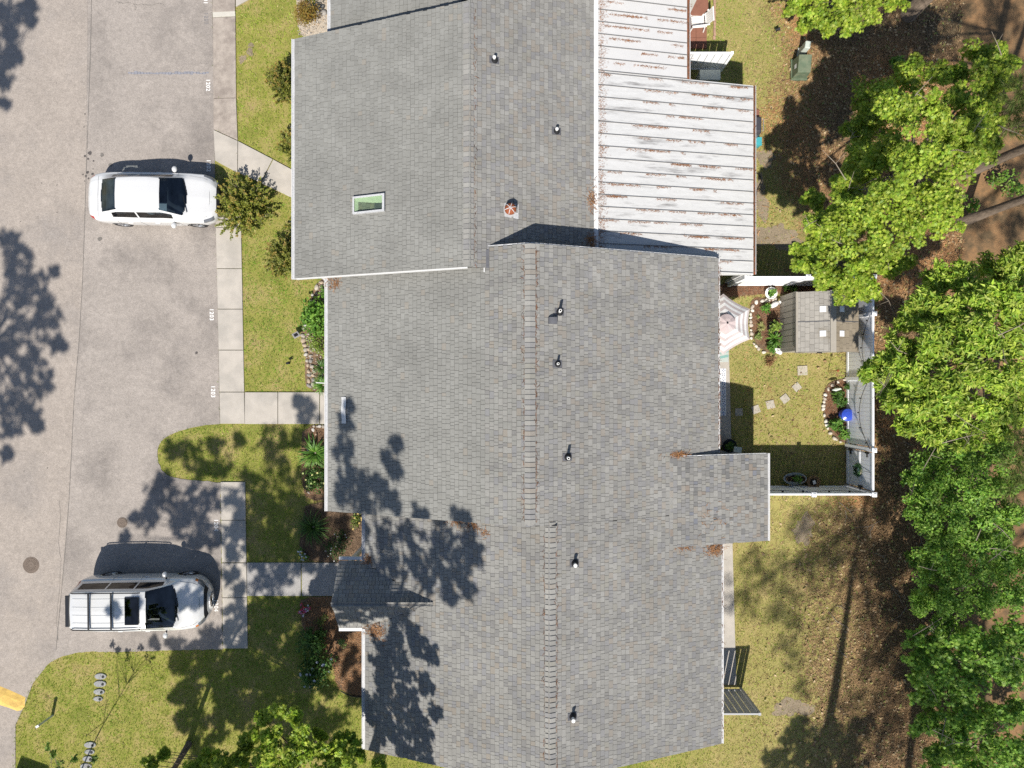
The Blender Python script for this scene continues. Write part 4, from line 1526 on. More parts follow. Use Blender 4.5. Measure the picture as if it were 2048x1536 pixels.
m.build('spoiler', 'trim_black', van, local=True, bevel=.02)
m = MB()
for k in range(3):
    pts = [(2.40 + .012 * k - .16 * (y / .6) ** 2, y, .80 - .07 * k) for y in np.linspace(-.6, .6, 13)]
    m.tube(pts, .012, 5)
m.build('grille_bar', 'chrome', van, local=True)
for k in range(4):
    for x0, x1 in ((-2.1, -1.5), (-1.4, -.67), (-.57, -.18)):
        m = MB()
        m.tube([(x0, -.42 + k * .28, 1.779), (x1, -.42 + k * .28, 1.786)], .006, 4)
        m.build('roof_bead', 'car_silver', van, local=True)

# ------------------------------------------------------------------ foliage builders
LEAF = {
    'oval': [(0, 0, 0), (.30, .45, .06), (0, 1, 0), (-.30, .45, .06)],
    'lance': [(0, 0, 0), (.19, .45, .05), (0, 1, -.10), (-.19, .45, .05)],
    'star': [(0, 0, 0), (.20, .22, 0), (.62, .20, .02), (.30, .48, 0), (.48, .90, -.02), (.13, .66, 0), (0, 1.08, -.03), (-.13, .66, 0), (-.48, .90, -.02), (-.30, .48, 0), (-.62, .20, .02), (-.20, .22, 0)],
    'needle': [(-.026, 0, 0), (.026, 0, 0), (0, 1, 0)],
    'strap': [(-.05, 0, 0), (.05, 0, 0), (.04, .6, .0), (0, 1, -.12)],
}
def place_leaves(P, Nrm, shape, size, col, spin=None, rng=NR, flat=None):
    """instance leaf polygons at points P with normals Nrm -> mesh arrays"""
    L = np.array(LEAF[shape])
    k, n = len(L), len(P)
    Nrm = Nrm / np.linalg.norm(Nrm, axis=1, keepdims=True)
    if flat is None:
        t = rng.normal(size=(n, 3))
    else:
        t = flat
    t = t - (t * Nrm).sum(1, keepdims=True) * Nrm
    t /= np.linalg.norm(t, axis=1, keepdims=True) + 1e-9
    b = np.cross(t, Nrm)
    s = size if np.ndim(size) else np.full(n, size)
    V = P[:, None, :] + s[:, None, None] * (L[None, :, 0:1] * b[:, None, :] + L[None, :, 1:2] * t[:, None, :] + L[None, :, 2:3] * Nrm[:, None, :])
    Fk = np.arange(n * k).reshape(n, k)
    return V.reshape(-1, 3), Fk, k, col

def shell_points(c, R, n, rng, top=.35, inner=.45):
    """points through a clump volume, denser towards its surface and top"""
    d = rng.normal(size=(n, 3))
    d[:, 2] = d[:, 2] + top * np.abs(d[:, 2])
    d /= np.linalg.norm(d, axis=1, keepdims=True)
    r = inner + (1 - inner) * rng.random(n) ** .6
    return np.array(c) + d * r[:, None] * np.array(R), d

def mixcol(cols, n, rng, jit=.12):
    cols = np.array(cols)
    a = cols[rng.integers(0, len(cols), n)]
    b = cols[rng.integers(0, len(cols), n)]
    t = rng.random((n, 1))
    return np.clip((a * t + b * (1 - t)) * (1 + rng.uniform(-jit, jit, (n, 1))), 0, 1)

def foliage(name, parent, clumps, shape, size, cols, seed, up=.8, dens=1.0, material='leaf', sjit=.35, hang=None):
    """clumps: list of (center, (rx,ry,rz), n)"""
    rng = np.random.default_rng(seed)
    PP, NN, CC = [], [], []
    for c, R, n in clumps:
        n = int(n * dens)
        if n < 1:
            continue
        p, d = shell_points(c, R, n, rng)
        PP.append(p)
        NN.append(d * .6 + rng.normal(size=(n, 3)) * .45 + np.array([0, 0, up]))
        CC.append(mixcol(cols, n, rng) * (1 + rng.uniform(-.24, .20)))
    P, N_, C_ = np.concatenate(PP), np.concatenate(NN), np.concatenate(CC)
    sz = size * (1 + rng.uniform(-sjit, sjit, len(P)))
    V, F_, k, col = place_leaves(P, N_, shape, sz, C_, rng=rng)
    off = np.array(origin_of(parent)) if parent is not None else 0
    me = mesh_np(name, V - off, F_, k, col)
    return obj_mesh(name, me, material, parent)

def subclumps(blobs, rng, m=6, shrink=.52, n=110, loose=1.0):
    """blobs: list of (center, R); several smaller clumps inside each"""
    out = []
    for c, R in blobs:
        for _ in range(m):
            d = rng.normal(size=3)
            d /= np.linalg.norm(d)
            q = np.array(c) + d * R * np.array([.72, .72, .42]) * loose * rng.random() ** (.4 if loose == 1 else .55)
            rr = R * shrink * rng.uniform(.65, 1.15)
            out.append((q, (rr, rr, rr * .55), int(n * rng.uniform(.7, 1.3))))
    return out

def tree(name, label, cat, base, trunk_top, r0, blobs, shape, size, cols, seed, n=110, m=6, shrink=.52, group=None, bark='bark', limbs=26, up=.8, sjit=.35, loose=1.0, twigs=0):
    t = thing(name, label, cat, base, group=group)
    rng = np.random.default_rng(seed)
    cl = subclumps(blobs, rng, m, shrink, n, loose)
    foliage('crown', t, cl, shape, size, cols, seed + 1, up=up, sjit=sjit)
    b, top = Vector(base), Vector(trunk_top)
    mb = MB()
    K = 9
    path, rad = [], []
    ph = rng.uniform(0, 6)
    for i in range(K + 1):
        q = i / K
        p = b.lerp(top, q)
        w = .02 * (top - b).length * math.sin(q * 3.14)
        p += Vector((math.sin(q * 5 + ph) * w, math.cos(q * 4 + ph) * w, 0))
        path.append(p)
        rad.append(r0 * (1.25 if i == 0 else 1) * (1 - .72 * q))
    mb.tube(path, rad, 9)
    order = rng.permutation(len(cl))[:limbs]
    for i in order:
        c = Vector(cl[i][0])
        # branch off the trunk below the clump
        bestk = 0
        for k in range(K + 1):
            if path[k].z < c.z - .25 * (Vector((c.x, c.y, 0)) - Vector((path[k].x, path[k].y, 0))).length:
                bestk = k
        bestk = min(max(1, bestk), K)
        s = path[bestk]
        mid = s.lerp(c, .5) + Vector((rng.uniform(-.15, .15), rng.uniform(-.15, .15), rng.uniform(.0, .3)))
        q1 = s.lerp(mid, .5) + Vector((0, 0, .06))
        q2 = mid.lerp(c, .5) + Vector((rng.uniform(-.1, .1), rng.uniform(-.1, .1), .05))
        rr = max(.012, min(rad[bestk] * .5, .02 + .012 * (c - s).length))
        mb.tube([s, q1, mid, q2, c], [rr, rr * .8, rr * .6, rr * .4, .008], 5)
    mb.build('trunk', bark, t, smooth=True)
    if twigs:
        for k in range(twigs):
            c = Vector(cl[int(rng.integers(0, len(cl)))][0])
            d = Vector((rng.uniform(-1, 1), rng.uniform(-1, 1), rng.uniform(.0, .5))).normalized()
            L = rng.uniform(.5, 1.1)
            a0 = c + Vector((0, 0, .15))
            mid = a0 + d * L * .5 + Vector((rng.uniform(-.08, .08), rng.uniform(-.08, .08), .12))
            tw = MB()
            tw.tube([a0, mid, a0 + d * L + Vector((0, 0, .2))], [.016, .012, .004], 4)
            tw.tube([mid, mid + Vector((d.y, -d.x, .2)) * L * .35], [.009, .003], 4)
            tw.build('twig', 'twig', t)
    return t

def px_blobs(lst):
    """(px, py, z, r_px) measured at height z -> world blobs"""
    out = []
    for x, y, z, r_ in lst:
        out.append((W(x, y, z), r_ * (CAM_H - z) / FOC))
    return out

def with_fill(lst):
    """crown blobs plus lower, inner ones so the wood closes up"""
    return lst + [(x + 10, y - 6, z * .5, r_ * .9) for x, y, z, r_ in lst]

def shade_blobs(lst):
    """where a patch of shade lies (px, py, receiving height), how high the leaves hang, patch radius -> world blobs"""
    out = []
    for x, y, zr, zl, r_ in lst:
        p = W(x, y, zr)
        dz = zl - zr
        out.append(((p[0] - SHX * dz, p[1] - SHY * dz, zl), r_ * (CAM_H - zr) / FOC))
    return out

# ------------------------------------------------------------------ trees of the wood on the right
GUM = [(0.32, 0.45, 0.04), (0.42, 0.50, 0.055), (0.22, 0.36, 0.03), (0.46, 0.52, 0.09), (0.16, 0.27, 0.025)]
PECAN = [(0.34, 0.49, 0.05), (0.44, 0.54, 0.065), (0.22, 0.37, 0.035), (0.50, 0.56, 0.12), (0.17, 0.30, 0.03)]
DEEP = [(0.17, 0.34, 0.04), (0.25, 0.43, 0.05), (0.11, 0.24, 0.035), (0.32, 0.46, 0.08)]

bl = px_blobs([(1745, 195, 2.6, 46), (1745, 245, 3.0, 46), (1830, 150, 4.0, 50), (1900, 150, 4.4, 40), (1965, 120, 4.4, 46), (1995, 175, 5.0, 40), (1975, 225, 6.4, 46), (1800, 215, 7.0, 52), (1870, 225, 7.2, 52), (1925, 260, 7.0, 50), (1780, 290, 5.6, 50),
                (1850, 300, 7.6, 58), (1930, 320, 7.0, 54), (1740, 340, 5.4, 48), (1800, 370, 7.5, 54), (1880, 380, 7.3, 56), (1690, 390, 6.0, 44), (1740, 420, 6.9, 52), (1820, 440, 7.0, 54), (1890, 440, 6.2, 40), (1650, 440, 5.6, 40), (1690, 470, 6.2, 52),
                (1760, 490, 6.6, 52), (1620, 515, 5.0, 32), (1660, 530, 5.4, 44), (1720, 545, 5.8, 48), (1790, 520, 5.6, 40), (1690, 580, 5.2, 34), (1740, 580, 5.2, 28), (1630, 400, 4.6, 26), (1970, 290, 6.4, 34), (1600, 500, 4.8, 20), (1640, 480, 5.2, 30), (1605, 530, 4.8, 20), (1660, 560, 5.0, 30), (1700, 430, 6.2, 40), (1980, 150, 5.4, 40), (2010, 120, 5.2, 30), (1960, 250, 6.0, 40), (1715, 270, 2.8, 34), (1725, 310, 3.4, 36), (1770, 200, 4.2, 40), (1700, 350, 4.4, 36), (1925, 200, 5.6, 44)])
tree('sweetgum_tree', 'bright green star-leaved tree beside the white porch roof', 'tree', W(1812, 330), (11.1, 6.1, 7.0), .16, bl, 'star', .082, GUM, 101, n=100, m=19, shrink=.36, limbs=40, up=.5, loose=1.22, twigs=16)

bl = px_blobs([(1885, 560, 6.4, 36), (1940, 565, 6.6, 44), (2000, 540, 6.0, 46), (2045, 520, 5.8, 40), (1855, 618, 7.0, 42), (1910, 630, 7.2, 50), (1985, 610, 7.2, 54), (2045, 600, 6.5, 40), (1815, 640, 6.2, 28), (1800, 690, 6.6, 40), (1870, 690, 7.4, 52), (1950, 680, 7.6, 56), (2030, 680, 7.0, 54),
                (1770, 740, 5.6, 34), (1740, 742, 5.0, 20), (1780, 770, 5.6, 30), (1820, 850, 5.4, 26), (2000, 860, 5.6, 34), (1830, 745, 7.0, 50), (1900, 750, 7.6, 56), (1980, 750, 7.4, 56), (2050, 760, 6.6, 48), (1800, 790, 6.0, 36), (1860, 810, 6.8, 48), (1930, 820, 6.9, 48), (2000, 810, 6.6, 46), (1870, 862, 5.6, 34), (1930, 868, 5.6, 34), (2050, 830, 6.0, 36)])
tree('pecan_tree', 'yellow green long-leaved tree overhanging the white garden fence', 'tree', W(1930, 720), (12.6, .7, 7.2), .15, bl, 'lance', .155, PECAN, 111, n=105, m=17, shrink=.36, limbs=36, up=.6, loose=1.22, twigs=12)

bl = px_blobs(with_fill([(1860, 925, 4.2, 44), (1920, 920, 4.6, 46), (1985, 905, 4.6, 44), (1840, 985, 4.0, 36), (1890, 985, 4.8, 48), (1960, 975, 5.0, 50), (2015, 965, 4.6, 40), (1850, 1040, 4.2, 40), (1910, 1045, 4.9, 48), (1970, 1035, 4.8, 46), (2020, 1030, 4.2, 34), (1880, 1085, 4.2, 40), (1945, 1090, 4.2, 40), (2000, 1085, 4.0, 34), (1820, 960, 3.4, 22)]))
tree('understory_tree', 'dense mid green small-leaved tree just below the fence corner', 'tree', W(1925, 1000), (13.3, -3.7, 4.6), .10, bl, 'oval', .09, DEEP, 121, n=100, m=13, shrink=.36, loose=1.2, up=.5, limbs=26, twigs=8)
bl = px_blobs(with_fill([(1850, 1140, 3.6, 42), (1910, 1145, 4.0, 46), (1975, 1140, 4.0, 46), (2030, 1130, 4.0, 40), (1840, 1200, 3.2, 36), (1895, 1205, 3.9, 46), (1960, 1205, 4.0, 48), (2025, 1195, 4.0, 44), (1880, 1250, 3.2, 34)]))
tree('understory_tree', 'dark feathery bushy tree at the right edge above the corner wood', 'tree', W(1930, 1180), (13.9, -6.4, 3.8), .09, bl, 'oval', .085, DEEP, 131, n=95, m=13, shrink=.36, loose=1.2, up=.5, limbs=20, twigs=7)
bl = px_blobs(with_fill([(1840, 1290, 3.0, 34), (1890, 1285, 3.6, 42), (1950, 1290, 4.0, 46), (2020, 1275, 4.0, 46), (1835, 1340, 3.0, 34), (1885, 1345, 3.6, 44), (1950, 1350, 3.8, 46), (2020, 1345, 4.0, 46), (1990, 1310, 4.4, 44), (1850, 1390, 2.8, 32), (1920, 1400, 3.2, 40)]))
tree('sweetgum_tree', 'shaded star-leaved young tree at the lower right edge', 'tree', W(1930, 1320), (14.2, -8.6, 4.0), .09, bl, 'star', .095, DEEP, 141, n=50, m=14, shrink=.36, loose=1.2, up=.5, limbs=20, twigs=7)
bl = px_blobs(with_fill([(1850, 1450, 2.6, 32), (1905, 1450, 3.0, 42), (1970, 1440, 3.4, 46), (2030, 1430, 3.6, 44), (1870, 1510, 2.6, 36), (1930, 1510, 3.2, 46), (2000, 1500, 3.6, 48), (2050, 1500, 3.6, 40), (1960, 1560, 3.4, 44), (2030, 1570, 3.4, 44)]))
tree('sweetgum_tree', 'dark green young tree filling the lower right corner', 'tree', W(1935, 1490), (14.4, -11.2, 3.6), .09, bl, 'star', .095, DEEP, 151, n=50, m=14, shrink=.36, loose=1.2, up=.5, limbs=20, twigs=7)
bl = px_blobs([(1590, 10, 2.4, 30), (1640, 18, 2.6, 36), (1690, 25, 2.8, 36), (1740, 15, 2.8, 38), (1660, 50, 2.2, 24), (1700, 50, 2.2, 24), (1610, 45, 2.0, 20), (1790, 0, 2.6, 30), (1620, -30, 2.6, 40), (1700, -30, 3.0, 44), (1770, -40, 3.0, 40)])
tree('leafy_shrub', 'light green leafy shrub at the top edge above the utility boxes', 'shrub', W(1690, 0), W(1690, -10, 2.4), .05, bl, 'star', .095, GUM, 161, n=60, m=16, shrink=.36, loose=1.2, up=.5, limbs=18)
for i, (x, y, r_, lb) in enumerate([(1860, 620, 24, 'low dark leafy undergrowth between the two big green trees'), (1830, 1120, 22, 'small bright sapling at the wood edge beside the brown litter'), (2010, 370, 30, 'small leafy bush under the pine trunks at right'), (1925, 400, 26, 'low green seedling patch in the pine straw at right'), (1800, 130, 20, 'small green sprout patch in the shaded pine straw')]):
    bl = px_blobs([(x, y, .5, r_), (x + r_ * .7, y + r_ * .4, .4, r_ * .7), (x - r_ * .6, y - r_ * .3, .4, r_ * .6)])
    tree('undergrowth', lb, 'undergrowth', W(x, y), W(x, y, .4), .015, bl, 'oval', .10, DEEP, 171 + i, n=45, m=4, limbs=6)

# pines: tall bare trunks leaning out of view, tufts of long needles
def pine(label, base_px, top, r0, tufts, seed, group='tall pines of the wood'):
    b = W(*base_px)
    t = thing('pine_tree', label, 'pine tree', b, group=group)
    rng = np.random.default_rng(seed)
    mb = MB()
    B_, T_ = Vector(b), Vector(top)
    path = [B_.lerp(T_, q / 10) + Vector((math.sin(q * .9 + seed) * .05, math.cos(q * .7) * .05, 0)) for q in range(11)]
    mb.tube(path, [r0 * (1.3 if q == 0 else 1 - .6 * q / 10) for q in range(11)], 10)
    PP, NN, TT, CC = [], [], [], []
    for c, R, n in tufts:
        c = np.array(c)
        k = min(range(11), key=lambda q: abs(path[q].z - (c[2] - .4)))
        k = max(3, k)
        mb.tube([path[k], path[k].lerp(Vector(c), .5) + Vector((0, 0, .15)), Vector(c)], [.05, .035, .012], 5)
        for _ in range(n):
            d = rng.normal(size=3)
            d /= np.linalg.norm(d)
            q = c + d * R * rng.random() ** .45
            axis = d + np.array([0, 0, .5])
            axis /= np.linalg.norm(axis)
            kk = 26
            dirs = axis + rng.normal(size=(kk, 3)) * .55
            dirs /= np.linalg.norm(dirs, axis=1, keepdims=True)
            PP.append(np.repeat(q[None], kk, 0) - axis * rng.random((kk, 1)) * .12)
            TT.append(dirs)
            NN.append(np.cross(dirs, rng.normal(size=(kk, 3))))
            CC.append(mixcol([(.10, .17, .035), (.16, .21, .05), (.22, .22, .07)], kk, rng))
    P, N_, T2, C_ = (np.concatenate(a) for a in (PP, NN, TT, CC))
    V, F_, k, col = place_leaves(P, N_, 'needle', .26 * (1 + rng.uniform(-.2, .2, len(P))), C_, rng=rng, flat=T2)
    me = mesh_np('crown', V - np.array(b), F_, k, col)
    obj_mesh('crown', me, 'leaf', t)
    mb.build('trunk', 'bark', t, smooth=True)
    return t
def shade_tufts(lst, dens):
    o = []
    for (c, R) in shade_blobs(lst):
        o.append((c, R, max(4, int(dens * R * R))))
    return o
up1 = shade_tufts([(1760, 30, 0, 15, 40), (1830, 70, 0, 15, 40), (1900, 40, 0, 15, 44), (1960, 80, 0, 15, 44), (2020, 40, 0, 15, 44), (2030, 130, 0, 15, 40), (1760, 110, 0, 14.5, 26), (1990, 20, 0, 15, 36), (1800, 140, 0, 14.5, 30), (1880, 110, 0, 15, 40), (2030, 220, 0, 15, 40)], 120)
up2 = shade_tufts([(1960, 440, 0, 15, 34), (2020, 470, 0, 15, 40), (1900, 520, 0, 15, 30), (2030, 420, 0, 15, 34), (1820, 540, 0, 14, 30), (1780, 560, 0, 14, 24), (2035, 330, 0, 15, 30)], 100)
up3 = shade_tufts([(1790, 640, 0, 15, 34), (1790, 900, 0, 14, 40), (1850, 900, 0, 14, 40), (1780, 840, 0, 14, 34), (1790, 960, 0, 14, 34)], 110)
def tuft_px(lst):
    return [(W(x, y, z), r_ * (CAM_H - z) / FOC, n) for x, y, z, r_, n in lst]
pine('pine whose pale trunk crosses behind the bright star-leaved tree at right', (1935, 348), (17.2, 7.8, 17), .17, tuft_px([(2030, 215, 6.5, 34, 34), (2025, 255, 6.2, 30, 26), (2050, 180, 8, 40, 30)]) + [((17, 7.5, 15.5), 1.6, 60), ((16.2, 8.4, 16.5), 1.4, 50), ((18.1, 7.2, 14.6), 1.4, 40)], 201)
pine('pine whose trunk slants out just above the yellow green tree', (1918, 448), (18.6, 7.0, 17), .15, [((18.6, 7.0, 16), 1.7, 60)] + up1, 202)
pine('pine at the right edge with needle tufts beside the yellow green tree', (1965, 838), (17.9, -1.6, 17), .14, tuft_px([(2040, 925, 6.4, 34, 34), (2030, 975, 5.8, 30, 26), (2048, 880, 7, 28, 20)]) + [((17.8, -1.6, 16), 1.6, 60)] + up2, 203)
pine('pine with a thick trunk at the top edge of the wood', (1816, 32), (15.2, 14.2, 17), .24, [((15.2, 14.2, 16), 1.7, 70), ((14.6, 15, 15), 1.4, 40)], 204)
# pines beyond the lower edge that shade the wood floor
sh_r = [(1650, 1080, 0, 17, 30), (1700, 1060, 0, 17, 40), (1760, 1020, 0, 17, 40), (1740, 1120, 0, 17, 40), (1610, 1150, 0, 17, 34), (1580, 1200, 0, 16, 26), (1790, 1180, 0, 17, 60), (1760, 1260, 0, 16, 55), (1790, 1340, 0, 16, 55), (1770, 1420, 0, 15, 60), (1800, 1490, 0, 15, 55), (1720, 1480, 0, 15, 45), (1640, 1490, 0, 14, 50), (1600, 1455, 0, 14, 26), (1560, 1180, 0, 16, 20),
        (1730, 1200, 0, 16, 24), (1735, 1330, 0, 16, 26), (1520, 1110, 0, 16, 16), (1490, 1180, 0, 16, 16), (1760, 960, 0, 16, 34), (1590, 1320, 0, 16, 24), (1700, 1400, 0, 15, 30), (1600, 1030, 0, 16, 22), (1500, 1130, 0, 16, 26), (1530, 1160, 0, 16, 26), (1560, 1130, 0, 16, 22), (1500, 1210, 0, 16, 24), (1545, 1230, 0, 16, 24), (1590, 1250, 0, 16, 24), (1600, 1060, 0, 16, 30), (1640, 1030, 0, 16, 30), (1620, 1110, 0, 16, 26), (1680, 1000, 0, 16, 30), (1660, 1130, 0, 16, 26), (1460, 1200, 0, 16, 18), (1560, 1290, 0, 16, 20), (1600, 1380, 0, 15, 22), (1455, 1160, .06, 16, 14), (1455, 1210, .06, 16, 12)]
sh_t = [(1850, 940, 4, 18, 40), (1880, 1000, 4, 18, 36), (1850, 1060, 4, 18, 40), (1890, 1130, 4, 18, 50), (1960, 1160, 4, 18, 50), (2030, 1150, 4, 18, 44), (1860, 1210, 4, 18, 50), (1950, 1240, 4, 17, 40), (1850, 1300, 3.5, 17, 40), (1930, 1330, 3.5, 17, 34), (2010, 1290, 4, 17, 40), (1860, 1400, 3, 16, 50), (1950, 1400, 3, 16, 44), (2030, 1390, 3, 16, 44), (1880, 1480, 3, 16, 50), (1960, 1500, 3, 15, 50), (2030, 1500, 3, 15, 44), (1930, 900, 4.4, 18, 30), (2010, 910, 4.4, 18, 36)]
def shade_tufts(lst, dens):
    o = []
    for (c, R) in shade_blobs(lst):
        o.append((c, R, max(4, int(dens * R * R))))
    return o
tr = shade_tufts(sh_r, 120)
tt = shade_tufts(sh_t, 80)
pine('tall pine below the lower edge whose long trunk shadow crosses the brown lawn', (1622, 1640), (10.4, -17.2, 17.5), .20, tr[0::2], 205)
pine('tall pine below the lower edge shading the leaf litter at right', (1790, 1760), (12.8, -18.2, 17.5), .17, tr[1::2], 206)
pine('tall pine below the lower right corner shading the dark green trees', (1960, 1780), (14.6, -17.6, 18.5), .17, tt[0::2] + up3, 207)
pine('second tall pine below the lower right corner shading the young trees', (2080, 1720), (16.0, -16.4, 18.5), .16, tt[1::2], 208)

# ------------------------------------------------------------------ broadleaf trees outside the lower and left edges whose shade falls into view
OAK = [(0.11, 0.20, 0.03), (0.15, 0.25, 0.04), (0.20, 0.30, 0.05)]
s1 = [(765, 1300, 3.3, 8.6, 22), (760, 1340, 3.3, 8.6, 26), (800, 1330, 3.5, 8.8, 26), (775, 1385, 3.4, 8.8, 28), (815, 1390, 3.6, 8.8, 24), (760, 1430, 3.3, 8.4, 22), (800, 1440, 3.5, 8.6, 28), (835, 1440, 3.7, 8.4, 24), (850, 1370, 3.8, 8.8, 16), (860, 1300, 3.8, 9.0, 20), (830, 1290, 3.7, 9.0, 16), (850, 1480, 3.7, 8.2, 24),
      (800, 1490, 3.5, 8.2, 26), (760, 1480, 3.3, 8.2, 10), (870, 1420, 3.9, 8.5, 12), (825, 1265, 3.6, 9.2, 18), (790, 1280, 3.5, 9.0, 16), (850, 1520, 3.7, 8, 24)]
bl = shade_blobs(s1)
tree('shade_tree', 'leafy tree below the lower edge, sharp shade on the lower roof', 'tree', (-5.4, -15.4, 0), (-4.6, -13.2, 8.4), .16, bl, 'oval', .13, OAK, 301, n=38, m=20, shrink=.25, loose=1.6, limbs=22, up=.5)
s6 = [(1600, 1448, 0, 8, 20), (1580, 1480, 0, 8, 26), (1625, 1490, 0, 8, 30), (1560, 1515, 0, 8, 28), (1600, 1525, 0, 8, 30), (1650, 1520, 0, 8, 34), (1690, 1490, 0, 8.5, 30), (1720, 1450, 0, 9, 26), (1660, 1460, 0, 8.5, 22), (1540, 1540, 0, 8, 24), (1700, 1530, 0, 8, 34)]
tree('shade_tree', 'leafy tree below the lower edge shading the brown lawn corner', 'tree', (11.2, -19.5, 0), (11.0, -19.5, 7.6), .14, shade_blobs(s6), 'oval', .13, OAK, 391, n=40, m=20, shrink=.26, limbs=20, up=.5, loose=1.6)
s2 = [(692, 840, 3.1, 14.5, 16), (704, 800, 3.1, 14.5, 9), (690, 890, 3.1, 14.5, 22), (700, 935, 3.1, 14, 26), (740, 960, 3.3, 14, 26), (690, 980, 3.1, 14, 24), (735, 1005, 3.3, 13.5, 28), (785, 985, 3.6, 14, 24), (795, 920, 3.6, 14.5, 18), (800, 870, 3.6, 14.5, 14), (780, 900, 3.5, 14.5, 12), (770, 950, 3.4, 14, 20), (845, 1010, 3.9, 14, 22), (932, 1005, 4.3, 14, 20),
      (770, 1080, 3.4, 13, 34), (820, 1080, 3.7, 13, 28), (880, 1075, 4.0, 13.5, 30), (935, 1070, 4.3, 13.5, 28), (955, 1100, 4.3, 13.5, 22), (920, 1115, 4.2, 13.5, 26), (870, 1120, 4.0, 13, 26), (830, 1130, 3.8, 13, 24), (780, 1140, 3.5, 13, 30), (890, 1160, 4.1, 13, 26), (850, 1170, 3.9, 13, 18), (930, 1160, 4.2, 13, 22), (905, 1190, 4.1, 13, 14), (715, 1050, 3.0, 13, 26), (690, 1150, 3.5, 12.5, 30), (720, 1210, 3.4, 12.5, 30), (760, 1190, 3.6, 12.5, 24), (800, 1240, 3.6, 12.5, 16), (690, 1230, 3.2, 12, 26), (720, 1235, 3.4, 12, 26), (760, 1228, 3.6, 12, 24), (800, 1222, 3.7, 12, 18), (730, 1160, 3.4, 12.5, 30), (690, 1190, 3.5, 12.3, 26)]
bl = shade_blobs(s2)
tree('shade_tree', 'tall tree below the lower edge, soft shade on the middle roof', 'tree', (-5.8, -18.2, 0), (-4.9, -13.6, 13.4), .26, bl, 'oval', .15, OAK, 311, n=24, m=20, shrink=.25, loose=1.6, limbs=26, up=.5)
s3 = [(345, 900, 0, 12, 16), (380, 905, 0, 12, 26), (430, 890, 0, 12, 18), (440, 935, 0, 12, 28), (400, 945, 0, 12, 22), (480, 880, 0, 12, 12), (500, 960, 0, 12, 24), (545, 890, 0, 12, 34), (590, 880, 0, 12, 26), (560, 940, 0, 12, 34), (600, 960, 0, 12, 28), (530, 1000, 0, 11.5, 30), (575, 1020, 0, 11.5, 34), (620, 820, 0, 12.5, 24), (600, 800, 0, 12.5, 14), (505, 1060, 0, 11.5, 26), (560, 1080, 0, 11, 34), (530, 1110, 0, 11, 30), (610, 1060, 0, 11.5, 34), (640, 1100, 0, 11, 34), (680, 1060, 0, 11.5, 34), (590, 1120, 0, 11, 24),
      (310, 985, 0, 12, 24), (340, 1010, 0, 12, 30), (300, 1030, 0, 11.5, 24), (380, 1000, 0, 11.5, 28), (420, 1000, 0, 11.5, 20), (360, 1050, 0, 11.5, 24), (400, 1050, 0, 11, 26), (430, 1080, 0, 11, 20), (330, 960, 0, 12, 14), (250, 1075, 0, 11, 10), (270, 1035, 0, 11.5, 8), (465, 1000, .05, 11.5, 18), (470, 1060, .05, 11, 20), (460, 1110, .05, 11, 16), (480, 1030, .05, 11, 12), (465, 1150, .05, 10.5, 18), (470, 1220, .05, 10, 26), (480, 1180, .05, 10, 14), (460, 1265, .05, 10, 20),
      (540, 1160, .05, 10.5, 34), (570, 1150, .05, 10.5, 20), (640, 1150, .05, 10.5, 20), (530, 1230, 0, 10, 36), (580, 1220, 0, 10, 34), (550, 1280, 0, 9.5, 36), (600, 1290, 0, 9.5, 36), (510, 1290, 0, 9.5, 30), (640, 1250, 0, 10, 34), (640, 1320, 0, 9.5, 30), (330, 1180, 1.7, 10.5, 16), (270, 1210, 1.7, 10.5, 14), (230, 1215, 1.7, 10.5, 12), (360, 1205, 1.2, 10.5, 20), (395, 1200, 1.0, 10.5, 16), (350, 1290, 0, 9.5, 18), (420, 1275, 0, 9.5, 22), (310, 1285, 0, 9.5, 10), (440, 1330, 0, 9, 26), (500, 1350, 0, 9, 30), (400, 1350, 0, 9, 22), (450, 1390, 0, 8.5, 22), (540, 1390, 0, 8.5, 30), (590, 1370, 0, 9, 34), (620, 1420, 0, 8, 30), (560, 1430, 0, 8, 26), (510, 1420, 0, 8, 22), (640, 1460, 0, 8, 20), (370, 1390, 0, 8.5, 16), (360, 1440, 0, 8, 16), (405, 1440, 0, 8, 16), (390, 1500, 0, 7.5, 18), (440, 1470, 0, 8, 16), (700, 1320, 0, 9.5, 26), (715, 1360, 0, 9, 20), (690, 1250, 0, 10, 24), (470, 1315, 0, 9, 20), (350, 1330, 0, 9, 16), (425, 1310, 0, 9, 22), (385, 1300, 0, 9, 18)]
bl = shade_blobs(s3)
h = 40
_r = random.Random(5)
LOWER = [(360, 1300), (660, 1300), (730, 1400), (650, 1500), (560, 1500), (470, 1440), (400, 1500), (345, 1440)]
low_shade = []
while len(low_shade) < 62:
    q = (_r.uniform(340, 730), _r.uniform(1295, 1500))
    if in_poly(np.array([q[0]]), np.array([q[1]]), LOWER)[0]:
        low_shade.append((q[0], q[1], 0, _r.uniform(6.5, 8.5), _r.uniform(14, 24)))
bl += shade_blobs(low_shade)
bl += shade_blobs([(x, y, 0, 9.8, 30) for x in (510, 550, 590, 625) for y in (1020, 1065, 1110, 1215, 1255, 1295, 1335)])
tree('shade_tree', 'tall tree below the lower edge dappling the walkway and lawn', 'tree', (-8.2, -17.0, 0), (-8.4, -11.4, 11), .22, bl[:h], 'oval', .15, OAK, 321, n=21, m=20, shrink=.25, loose=1.6, limbs=26, up=.5)
tree('shade_tree', 'slender tree at the lower edge whose forked trunk shadow crosses the lawn', 'tree', W(378, 1487), (-10.6, -14.6, 10.5), .10, bl[h:], 'oval', .14, OAK, 331, n=21, m=20, shrink=.25, loose=1.6, limbs=26, up=.5)
